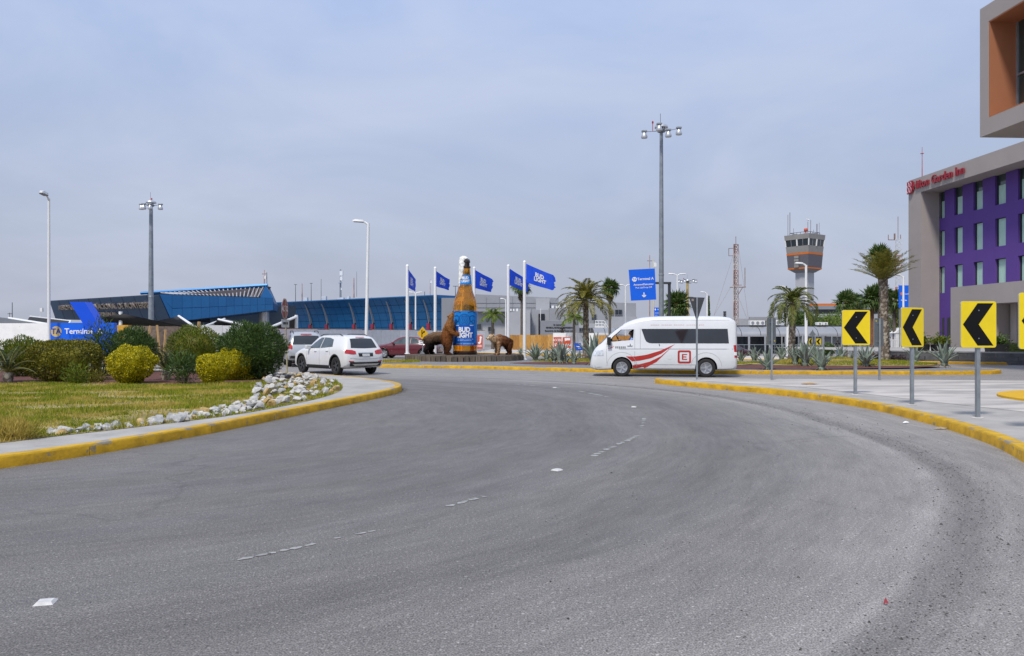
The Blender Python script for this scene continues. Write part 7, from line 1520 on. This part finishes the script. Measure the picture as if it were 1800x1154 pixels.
streetlamp('white lamp pole in front of the blue board near the hotel corner', 1588, 56, 486, [pi], .075, head=.5)
streetlamp('small distant lamp beside the flagpole behind the tan bear', 889, 100, 527, [pi], .08, head=.5)
# traffic signal by the lattice mast, camera pole, small poles on the left
ts = thing('signal_post', 'dark three-light signal head above the van roof', 'traffic light', (gx(1274, 90), 90, 0)); x = gx(1274, 90); mb = MB(); mb.tube([(x, 90, 0), (x, 90, gz(550, 90))], .06, 8); mb.build('post', darkmetal, ts)
for py in (549, 552.5, 556): mb = MB(); mb.box((x, 90, gz(py, 90)), (.32, .2, .17)); mb.build('light_unit', black, ts, bevel=.02)
def thinmast(label, px, d, p0, p1, r=.07, m=None, extra=(), name='antenna_mast'):
    x = gx(px, d); root = thing(name, label, 'antenna', (x, d, gz(p1, d)), 0, 'roof antennas'); mb = MB(); mb.tube([(x, d, gz(p1, d)), (x, d, gz(p0, d))], [r, r * .6], 6); mb.build('rod', m or darkmetal, root)
    for py, w, kind in extra:
        mb = MB()
        if kind == 'dish': mb.lathe([(0, 0), (w, .12), (w * 1.02, .16), (0, .1)], 12, (x, d - .3, gz(py, d)), M=None); nm = 'dish'
        elif kind == 'bar': mb.box((x, d, gz(py, d)), (w * 2, .08, .08)); nm = 'crossbar'
        else: mb.box((x + .2, d, gz(py, d)), (w, w, w * 1.6)); nm = 'unit'
        mb.build(nm, white_paint if kind != 'bar' else darkmetal, root)
rw = mat('red_white_mast', (.45, .3, .28), .6, var=.5, scale=.6)
for a in (('thin lattice antenna on the wedge hall ridge', 464.5, 127.8, 475, 504, .14, rw, ((482, .35, 'bar'), (488, .3, 'box'))), ('thin rod antenna beside the wedge ridge antenna', 469, 127.8, 479, 504, .09, galv), ('thin rod antenna first right of the stop sign', 519.5, 160, 500, 536, .07, None, ((500.5, .3, 'bar'),)), ('striped rod antenna right of the stop sign', 531, 162, 499, 532, .14, rw), ('thin rod antenna with cap, third right of the stop sign', 547, 160, 498, 530, .07, None, ((498.5, .3, 'bar'),)), ('faint whip antenna over the fourth fin', 564.5, 160, 491, 528, .05),
          ('antenna mast with dishes on the terminal roof', 598.5, 160, 474, 526, .22, galv, ((481, .6, 'box'), (490, .5, 'box'), (499, .5, 'dish'), (508, .3, 'box'))), ('red and white rod antenna right of the dish mast', 622, 160, 489, 524, .16, rw), ('faint whip antenna right of the red and white rod', 627, 160, 478, 522, .04), ('pale pink pole between the two left flags', 756, 140, 492, 540, .13, mat('pink_pole', (.55, .42, .4), .6), ((496, .3, 'box'),)), ('dark rod on the curved terminal roof behind the flags', 746.5, 135, 513, 530, .07), ('small lamp rod left of the bottle neck', 800.5, 128, 503, 526, .06, None, ((503.5, .4, 'bar'),)),
          ('thin striped antenna above the hanging terminal sign', 1142, 140, 449, 600, .12, rw, ((459, .45, 'bar'),)), ('yellow camera pole beside the hanging terminal sign', 1149, 120, 455, 600, .13, mat('cream_pole', (.62, .56, .4), .6), ((466, .4, 'box'),)), ('dark rod on the far left horizon', 21.5, 120, 532, 592, .08), ('small bracket mast on the far left horizon', 17, 118, 550, 592, .06, None, ((552, .3, 'bar'),)), ('white security camera pole left of the name wall', 71, 118, 543, 592, .07, white_paint, ((545, .35, 'box'),))): thinmast(*a)
def lattice(label, px, d, p0, p1, w, cols, n, name='lattice_mast', booms=()):
    x = gx(px, d); z1, z0 = gz(p0, d), gz(p1, d); root = thing(name, label, 'lattice tower', (x, d, z0)); h = w / 2; C3 = [(x - h, d - h * .6), (x + h, d - h * .6), (x, d + h * 1.1)]
    for i in range(n):
        a, b = z0 + (z1 - z0) * i / n, z0 + (z1 - z0) * (i + 1) / n; mb = MB()
        for k in range(3):
            p, q = C3[k], C3[(k + 1) % 3]; mb.tube([(*p, a), (*p, b)], .055, 4); mb.tube([(*p, a), (*q, b)], .03, 4); mb.tube([(*q, a), (*p, b)], .03, 4); mb.tube([(*p, b), (*q, b)], .035, 4)
        mb.build('mast_section', cols[(i * len(cols) * 3 // n) % len(cols)], root)
    for kind, px0, py0, px1, py1, r in booms: mb = MB(); mb.tube([at(px0, py0, d), at(px1, py1, d)], r, 5); mb.build(kind, mat('rusty_steel', (.26, .17, .14), .7, var=.3), root)
    return root
rst = [mat('rust_white', (.5, .42, .38), .7, var=.35, scale=1.2), mat('rust_red', (.36, .23, .19), .7, var=.35, scale=1.2)]
lattice('rusty guyed lattice mast right of the van', 1293, 100, 430, 585, .58, rst, 17, booms=(('whip', 1293.5, 430, 1293.5, 416, .04), ('side_bracket', 1281, 437, 1291, 437, .04), ('side_bracket', 1281, 450, 1291, 450, .04), ('side_bracket', 1281, 437, 1281, 450, .04), ('platform', 1283, 505.5, 1311, 505, .06), ('platform', 1288, 501.5, 1304, 501.5, .04), ('brace', 1297, 519, 1305, 506, .05), ('whip', 1309.5, 505, 1309.5, 471, .05), ('guy_wire', 1290, 445, 1255, 555, .012), ('guy_wire', 1284, 506, 1255, 555, .012), ('guy_wire', 1299, 440, 1316, 565, .012), ('guy_wire', 1299, 525, 1313, 560, .012)))
rw2 = [mat('signal_red', (.52, .10, .07), .6), mat('signal_white', (.6, .6, .6), .6)]
lattice('red and white lattice tower behind the palm at the hotel', 1578, 180, 421, 590, 1.5, [rw2[0], rw2[1]], 18, booms=(('whip', 1578.5, 421, 1578.5, 381, .07), ('side_bracket', 1561.5, 422, 1573, 422, .1), ('whip', 1561.5, 422, 1561.5, 413, .09), ('whip', 1583, 421, 1583, 413, .09), ('whip', 1572.5, 421, 1572.5, 411, .2)))

# ------------------------------------------------------------------ signs
def post(root, x, y, z0, z1, w=.05, m=galv): mb = MB(); mb.box((x, y, (z0 + z1) / 2), (w, w, z1 - z0)); return mb.build('post', m, root)
def arrowpoly(s=1, w=1): return [(-.46 * w, 0), (.1, .46), (.46, .46), (-.02, 0), (.46, -.46), (.1, -.46)]
def chevron(label, px, pyb, x0, x1, y0, y1, ang, d=None, z0=.15):
    d = d or gd(pyb, z0); x = gx(px, d); root = thing('chevron_sign', label, 'road sign', (x, d, z0), 0, 'chevron signs on the kerb'); zt, zb = gz(y0, d), gz(y1, d); H = zt - zb; W_ = .665 * H / .83
    cx = gx((x0 + x1) / 2, d); zc = (zt + zb) / 2; Fm = frame((cx, d - .05, zc), ang)
    post(root, x, d, z0 - .02, zt - .05, .062)
    mb = MB(); mb.lathe([(.1, 0), (.09, .012)], 12, (x, d, z0)); mb.build('footing', concrete_l, root)
    mb = MB(); mb.prism(rrect(W_, H, .045), -.012, .008, 0, Fm); bd = mb.build('board', mat('sign_alu', (.52, .53, .54), .4, .6), root)
    mb = MB(); mb.prism(rrect(W_ - .006, H - .006, .042), .0082, .0105, 0, Fm); mb.build('face', yellow_sheet, bd)
    q = [(-.44 * W_, 0), (-.03 * W_, .455 * H), (.415 * W_, .455 * H), (.0 * W_, 0), (.415 * W_, -.455 * H), (-.03 * W_, -.455 * H)]
    mb = MB(); v2 = [(a, b) for a, b in q]; mb.add([(a, b, .0125) for a, b in v2], [(0, 3, 2, 1), (0, 5, 4, 3)], 0, Fm); mb.f = [f for f in mb.f]; mb.build('chevron', black_sheet, bd)
    for u in (-.3, .3): mb = MB(); mb.prism(circle(.011, 10, 0, u * H), .0135, .02, 0, Fm); mb.build('bolt', galv, bd)
    return root
chevron('first chevron sign of the row, smallest, nearest the van', 1503.5, 694, 1479, 1527, 545.5, 607, 0)
chevron('second chevron sign of the row, in front of the thick palm', 1603, 712, 1577, 1625.5, 541, 610.5, radians(24))
chevron('third and largest whole chevron sign of the row', 1718.5, 735, 1683, 1750, 530, 611.5, radians(4))
chevron('fourth chevron sign cut by the right frame edge', 1826, 775, 1786, 1866, 515, 614, 0, d=11.7)
def signback(label, px, pyb, x0, x1, y0, y1, sticker):
    d = gd(pyb, .15); x = gx(px, d); root = thing('chevron_sign', label, 'road sign', (x, d, .15), 0, 'sign backs on the island'); H = gz(y0, d) - gz(y1, d); zc = (gz(y0, d) + gz(y1, d)) / 2; W_ = H * .8; ang = math.acos(min(1, (gx(x1, d) - gx(x0, d)) / W_))
    post(root, x, d, .13, zc + H * .5, .05); Fm = frame((gx((x0 + x1) / 2, d), d + .04, zc), ang)
    mb = MB(); mb.prism(rrect(W_, H, .05), -.006, .006, 0, Fm); bd = mb.build('board_back', mat('sign_back_alu', (.24, .27, .29), .45, .5, var=.1), root)
    mb = MB(); mb.prism(rrect(W_ - .004, H - .004, .05), -.009, -.0065, 0, Fm); mb.build('face', yellow_sheet, bd)
    for v in (-.33, .33): mb = MB(); mb.box((0, v * H, .012), (W_ * .5, .03, .01), 0, 0, Fm); mb.build('bracket', galv, bd)
    mb = MB(); mb.prism(rrect(.09, .045, .005, 2, *sticker), .0062, .0075, 0, Fm); mb.build('sticker', yellow_sheet, bd)
signback('grey sign back on the island nearest the van tail', 1356.5, 668.5, 1344, 1369, 559.5, 606, (.22, -.3))
signback('grey sign back on the island in front of the thick palm', 1546, 668.5, 1531, 1560, 560, 609.5, (-.2, .36))
# give-way sign seen from behind
d = gd(667.5, .15); x = gx(1225, d); root = thing('give_way_sign', 'back of a grey triangular give-way sign in front of the van', 'road sign', (x, d, .15)); post(root, x, d, .13, gz(523, d), .05)
Fm = frame((x + .01, d + .04, gz(535, d)), radians(34)); mb = MB(); mb.prism([(-.36, .22), (.0, -.56), (.36, .22)], -.006, .006, 0, Fm); bd = mb.build('board_back', mat('dark_sign_back', (.10, .11, .12), .5, .4, var=.1), root); mb = MB(); mb.prism([(-.355, .217), (.0, -.55), (.355, .217)], -.009, -.0065, 0, Fm); mb.build('face', redpaint, bd); mb = MB(); mb.prism(rrect(.1, .07, .01, 2, -.2, .13), .0062, .0075, 0, Fm); mb.build('sticker', mat('sticker_pink', (.4, .3, .28), .6), bd)
# stop sign, nearly edge-on
d = gd(657, .15); x = gx(504, d); root = thing('stop_sign', 'red octagonal stop sign among the boulders, almost edge-on', 'road sign', (x, d, .15)); mb = MB(); mb.tube([(x + .02, d, .1), (x - .04, d, gz(563, d)), (x - .06, d, gz(526, d))], .028, 8); mb.build('post', mat('worn_post', (.36, .32, .2), .7, var=.35, scale=9), root)
Fm = frame((x - .055, d - .05, gz(543.5, d)), radians(89)); o8 = [(.41 * cos(pi / 8 + k * pi / 4), .41 * sin(pi / 8 + k * pi / 4)) for k in range(8)]; mb = MB(); mb.prism(o8, -.012, .0, 0, Fm); bd = mb.build('board', galv, root); mb = MB(); mb.prism([(a * .99, b * .99) for a, b in o8], .0005, .003, 0, Fm); mb.build('face', mat('faded_stop_red', (.26, .045, .045), .6, var=.1), bd)
put_text('lettering', 'ALTO', mat('faded_white', (.62, .55, .52), .6), bd, Fm @ Matrix.Translation((0, 0, .004)), .29, .03, .002, cond=.95)
mb = MB(); rim = [(a * .93, b * .93) for a, b in o8]; rin = [(a * .88, b * .88) for a, b in o8]; mb.add([(a, b, .0042) for a, b in rim + rin], [(i, (i + 1) % 8, 8 + (i + 1) % 8, 8 + i) for i in range(8)], 0, Fm); mb.build('border', MATS['faded_white'], bd)
Fm = frame((x - .03, d - .05, gz(569, d)), radians(74)); mb = MB(); mb.prism(rrect(.5, .3, .02), -.01, 0, 0, Fm); pl = mb.build('plate', mat('pale_plate', (.5, .5, .48), .6, var=.15), root); mb = MB(); mb.prism([(-.16, -.04), (.16, -.04), (.16, .05), (-.16, .05)], .001, .003, 0, Fm); mb.build('plate_symbol', darkmetal, pl)
# yellow diamond with side-road symbol
d = 50.5; x = gx(743, d); zc = gz(586.5, d); root = thing('warning_sign', 'yellow diamond side-road warning sign left of the platform', 'road sign', (x, d, .15)); post(root, x, d + .04, 0, zc + .3, .06)
Fm = frame((x, d - .02, zc)); hd = 9.6 / F * d; vd = 12 / F * d; mb = MB(); mb.prism([(0, -vd), (hd, 0), (0, vd), (-hd, 0)], -.01, .004, 0, Fm); bd = mb.build('board', mat('amber_sheet', (.72, .42, .008), .45, var=.05), root)
mb = MB()
for q in ([(-.075, -.24), (-.02, -.24), (-.02, .24), (-.075, .24)], [(-.02, -.05), (.075, .06), (.075, .14), (-.02, .03)], [(.045, .05), (.135, .05), (.135, .16), (.045, .16)]): mb.prism(q, .005, .008, 0, Fm)
mb.build('symbol', black_sheet, bd); Fm = frame((x, d - .02, gz(602.5, d))); mb = MB(); mb.prism(rrect(.5, .27, .03), -.01, .002, 0, Fm); pl = mb.build('plate', white_sheet, root); mb = MB()
for q in ([(-.18, .05), (.02, .05), (.02, .08), (-.18, .08)], [(-.14, -.07), (.0, -.07), (.0, -.04), (-.14, -.04)], [(.08, -.02), (.12, -.06), (.2, 0), (.12, .06), (.08, .02)]): mb.prism(q, .003, .005, 0, Fm)
mb.build('plate_print', black_sheet, pl)
# hanging blue terminal sign on a grey bracket post
d = 52.0; x = gx(1176.5, d); root = thing('terminal_sign', 'hanging blue terminal direction sign beside the tall mast', 'sign', (x, d, .0)); mb = MB(); mb.tube([(x, d, 0), (x, d, gz(497, d))], .10, 4); mb.build('post', darkmetal, root); mb = MB(); mb.box((gx(1160, d), d, gz(498, d)), (gx(1179, d) - gx(1140, d), .16, .14)); mb.build('bracket', darkmetal, root)
Q = [at(1109.5, 529, d - .12), at(1153.5, 527, d - .12), at(1151, 472.3, d - .12), at(1105.3, 474.6, d - .12)]
mb = MB(); mb.hexa(Q, [p + Vector((0, .1, 0)) for p in Q][::1]); mb.f = [f[::-1] for f in mb.f]; bd = mb.build('board', blue_sign, root)
def onq(u, v, k): p = Q[0].lerp(Q[1], u).lerp(Q[3].lerp(Q[2], u), v); return p + Vector((0, -.012 - k, 0))
def qtext(s, u, v, sz, bold=.02): asp = (Q[1] - Q[0]).length / (Q[3] - Q[0]).length; put_text('lettering', s, white_sheet, bd, None, sz, bold, .003, fn=lambda p: onq(u + p.x / asp, v + p.y, p.z))
qtext('Terminal A', .62, .68, .112, .02); qtext('Ascenso/Descenso', .53, .505, .082, .02); qtext('Pick Up/Drop Off', .53, .405, .072, .005)
asp = (Q[1] - Q[0]).length / (Q[3] - Q[0]).length
mb = MB(); mb.add([onq(.19 + .075 / asp * cos(2 * pi * k / 24), .68 + .075 * sin(2 * pi * k / 24), .002) for k in range(24)], [tuple(range(24))]); dsk = mb.build('round_badge', white_sheet, bd); put_text('badge_lettering', 'TA', blue_sign, bd, None, .09, .02, .003, fn=lambda p: onq(.19 + p.x / asp, .68 + p.y, .004 + p.z))
mb = MB()
for q in ([(.505, .13), (.545, .13), (.545, .245), (.505, .245)], [(.525, .075), (.545, .105), (.455, .175), (.44, .145)], [(.525, .075), (.61, .145), (.595, .175), (.505, .105)]): mb.add([onq(u, v, .002) for u, v in q], [(0, 1, 2, 3)])
mb.build('arrow', white_sheet, bd)
def boardsign(name, label, px0, px1, py0, py1, d, m, items, legs=True, skew=0, z0=0.0, th=.08):
    x0, x1, zt, zb = gx(px0, d), gx(px1, d), gz(py0, d), gz(py1, d); xm = (x0 + x1) / 2; root = thing(name, label, 'sign', (xm, d, z0)); W_, H = x1 - x0, zt - zb
    mb = MB(); s = skew; mb.hexa([(x0 + s, d, zb), (x1 + s, d, zb), (x1 + s, d + th, zb), (x0 + s, d + th, zb)], [(x0, d, zt), (x1, d, zt), (x1, d + th, zt), (x0, d + th, zt)]); bd = mb.build('board', m, root)
    if legs:
        for xx in (x0 + W_ * .12, x1 - W_ * .12): mb = MB(); mb.tube([(xx, d + th + .05, z0 - .05), (xx, d + th + .05, zt)], .04, 6); mb.build('leg', white_paint if legs == 2 else galv, root)
    Fm = frame((xm, d - .01, (zt + zb) / 2))
    for it in items:
        if it[0] == 't': put_text('lettering', it[1], it[5], bd, Fm, it[4] * H, it[6] if len(it) > 6 else .03, .004, dx=it[2] * W_ + (-.0), dy=it[3] * H, cond=it[7] if len(it) > 7 else 1)
        elif it[0] == 'p': mb = MB(); mb.prism([(a * W_, b * H) for a, b in it[1]], .0, .004, 0, Fm); mb.build(it[3] if len(it) > 3 else 'symbol', it[2], bd)
    return root
rsign = mat('red_orange_sheet', (.62, .085, .025), .5, var=.06)
arr = [(-.3, -.28), (-.12, -.42), (.05, -.02), (.28, .1), (.3, .42), (.02, .38), (-.02, .3), (-.12, .1), (-.25, .12), (-.4, -.05)]
boardsign('access_sign', 'red access sign with white arrow behind the bottle right side', 838, 848.5, 589.5, 613.5, 66, rsign, [('p', [(-.34, -.05), (-.05, .02), (.02, .32), (-.12, .34), (.2, .44), (.4, .3), (.3, .28), (.2, -.08), (-.1, -.16)], white_sheet), ('t', 'ACCESO', .0, -.30, .2, white_sheet, .03, .42)], 2)
boardsign('access_sign', 'left red access sign behind the big agave', 973, 987.5, 593, 612, 72, rsign, [('t', 'ACCESO', 0, .22, .30, white_sheet, .03, .72), ('p', [(-.35, -.35), (-.1, -.35), (-.1, -.05), (-.35, -.05)], white_sheet)], 2)
boardsign('access_sign', 'right red access sign on white legs behind the big agave', 989, 1003.5, 593, 612, 71.8, rsign, [('p', [(-.25, .2), (.4, .2), (.4, .42), (-.25, .42)], white_sheet), ('p', [(-.25, .12), (.05, .2), (-.05, .2), (-.2, .2)], white_sheet), ('t', 'ACCESO', .0, -.24, .30, white_sheet, .03, .66)], 2)
boardsign('leaning_board', 'blue advertising board leaning by the date palm trunk', 1008.5, 1021, 603.5, 616.5, 68, mat('deep_blue_board', (.012, .08, .42), .5), [('p', [(-.22, -.02), (-.16, -.02), (-.02, .1), (-.1, .1)], white_sheet), ('p', [(-.02, -.02), (.32, -.02), (.32, .07), (-.02, .07)], white_sheet, 'lettering'), ('p', [(.1, -.2), (.5, -.2), (.5, -.16), (.1, -.16)], white_sheet, 'lettering')], 1, .2)
boardsign('terminal_sign', 'small blue sign left of the tall mast foot', 1150, 1159.5, 541, 560, 75, blue_sign, [('p', [(-.3 + .13 * cos(k), .32 + .1 * sin(k)) for k in (0, .8, 1.6, 2.4, 3.1, 3.9, 4.7, 5.5)], white_sheet), ('p', [(.05, .26), (.4, .26), (.4, .38), (.05, .38)], mat('sign_lettering_dim', (.3, .45, .8), .5), 'lettering'), ('p', [(-.4, -.05), (.35, -.05), (.35, .03), (-.4, .03)], mat('sign_lettering_dim', ()), 'lettering'), ('p', [(-.4, -.25), (.1, -.25), (.1, -.18), (-.4, -.18)], mat('sign_lettering_dim', ()), 'lettering')], 1)
boardsign('terminal_sign', 'tall blue board beside the hotel corner', 1580.5, 1597, 502, 541, 60, blue_sign, [('p', [(-.26 + .11 * cos(k * .785), .12 + .075 * sin(k * .785)) for k in range(8)], mat('orange_dot', (.7, .2, .06), .5), 'round_badge'), ('t', 'Terminal B', .2, .11, .075, white_sheet, .02, .75), ('t', 'Autopista', .0, -.17, .085, white_sheet, .02, .8)], 1)
# ground-level blue terminal sign with slanted bar
d = 34.4; root = thing('terminal_pylon', 'blue terminal sign with slanted bar behind the left shrubs', 'sign', (gx(150, d), d, .15)); mb = MB(); x0, x1 = gx(89, d), gx(200, d); mb.box(((x0 + x1) / 2, d + .15, gz(586, d)), (x1 - x0, .3, gz(567.5, d) - gz(604, d))); bd = mb.build('board', blue_sign, root)
bar = [(122, 531), (148.5, 531), (223, 650), (196, 650)]; mb = MB(); q = [at(a, b, d - .12) for a, b in bar]; mb.hexa([q[3], q[2], q[1], q[0]], [p + Vector((0, .62, 0)) for p in (q[3], q[2], q[1], q[0])]); mb.f = [f[::-1] for f in mb.f]; mb.build('slanted_bar', mat('bar_blue', (.004, .085, .72), .4, var=.04), root)
for xx in (x0 + .2, x1 - .2): mb = MB(); mb.box((xx, d + .2, .7), (.16, .16, 1.2)); mb.build('leg', darkmetal, root)
Fm = frame((gx(99, d), d - .006, gz(583.2, d))); mb = MB(); mb.prism(circle(.235, 28), 0, .004, 0, Fm); mb.build('round_badge', mat('badge_gold', (.62, .46, .17), .5), bd); put_text('badge_lettering', 'TA', mat('badge_blue', (.01, .06, .35), .5), bd, Fm @ Matrix.Translation((0, 0, .005)), .33, .03, .003)
put_text('lettering', 'Terminal', white_sheet, bd, frame((gx(141, d), d - .13, gz(583, d))), .34, .015, .004); put_text('lettering', 'A', white_sheet, bd, frame((gx(178, d), d - .13, gz(583, d))), .34, .015, .004)
# far road signs: chevrons, diamond back, stop sign
for px, w, lb, an in ((1425, 6.5, 'tiny far chevron sign left of the far post', .5), (1439, 8, 'tiny far chevron sign right of the far post', .1), (1386, 4.5, 'tiny far chevron sign behind the drooping palm trunk', .9)):
    d = 72.0; x = gx(px, d); z0 = tz(x, d); root = thing('chevron_sign', lb, 'road sign', (x, d, z0), 0, 'far chevron signs'); post(root, x, d + .05, z0, gz(606, d), .06); H = 11 / F * d; W_ = .45; Fm = frame((x, d, gz(601, d)), an); mb = MB(); mb.prism(rrect(W_, H, .03), -.01, .004, 0, Fm); bd = mb.build('board', yellow_sheet, root)
    mb = MB(); q = [(-.42 * W_, 0), (-.03 * W_, .44 * H), (.38 * W_, .44 * H), (0, 0), (.38 * W_, -.44 * H), (-.03 * W_, -.44 * H)]; mb.add([(a, b, .008) for a, b in q], [(0, 3, 2, 1), (0, 5, 4, 3)], 0, Fm); mb.build('chevron', black_sheet, bd)
d = 70.0; x = gx(1428.5, d); root = thing('warning_sign', 'grey back of a far diamond sign', 'road sign', (x, d, tz(x, d))); post(root, x, d, tz(x, d), gz(580, d), .06); mb = MB(); mb.prism([(0, -.36), (.3, 0), (0, .36), (-.3, 0)], -.006, .006, 0, frame((x, d + .05, gz(588, d)))); mb.build('board_back', galv, root)
d = 66.0; x = gx(1385.5, d); root = thing('stop_sign', 'small far red stop sign on the lamp pole by the drooping palm', 'road sign', (x, d, tz(x, d))); post(root, x, d, tz(x, d), gz(586, d), .05); mb = MB(); mb.prism([(.26 * cos(pi / 8 + k * pi / 4), .26 * sin(pi / 8 + k * pi / 4)) for k in range(8)], -.01, .01, 0, frame((x, d - .06, gz(589.5, d)), .7)); mb.build('board', mat('stop_red', (.6, .05, .04), .5), root)
d = 80.0; x = gx(1446.5, d); root = thing('grey_post', 'grey square post right of the far chevron signs', 'post', (x, d, tz(x, d))); post(root, x, d, tz(x, d), gz(590, d), .22, gy[2])
x = gx(1455, 84); shrub('clipped_shrub', 'round dark clipped bush behind the far post', x, 84, .75, .6, 1.35, 1600, .14, .04, fan_m, 'globe', .2, .3, .1, z0=tz(x, 84), group='shrubs by the walkway')
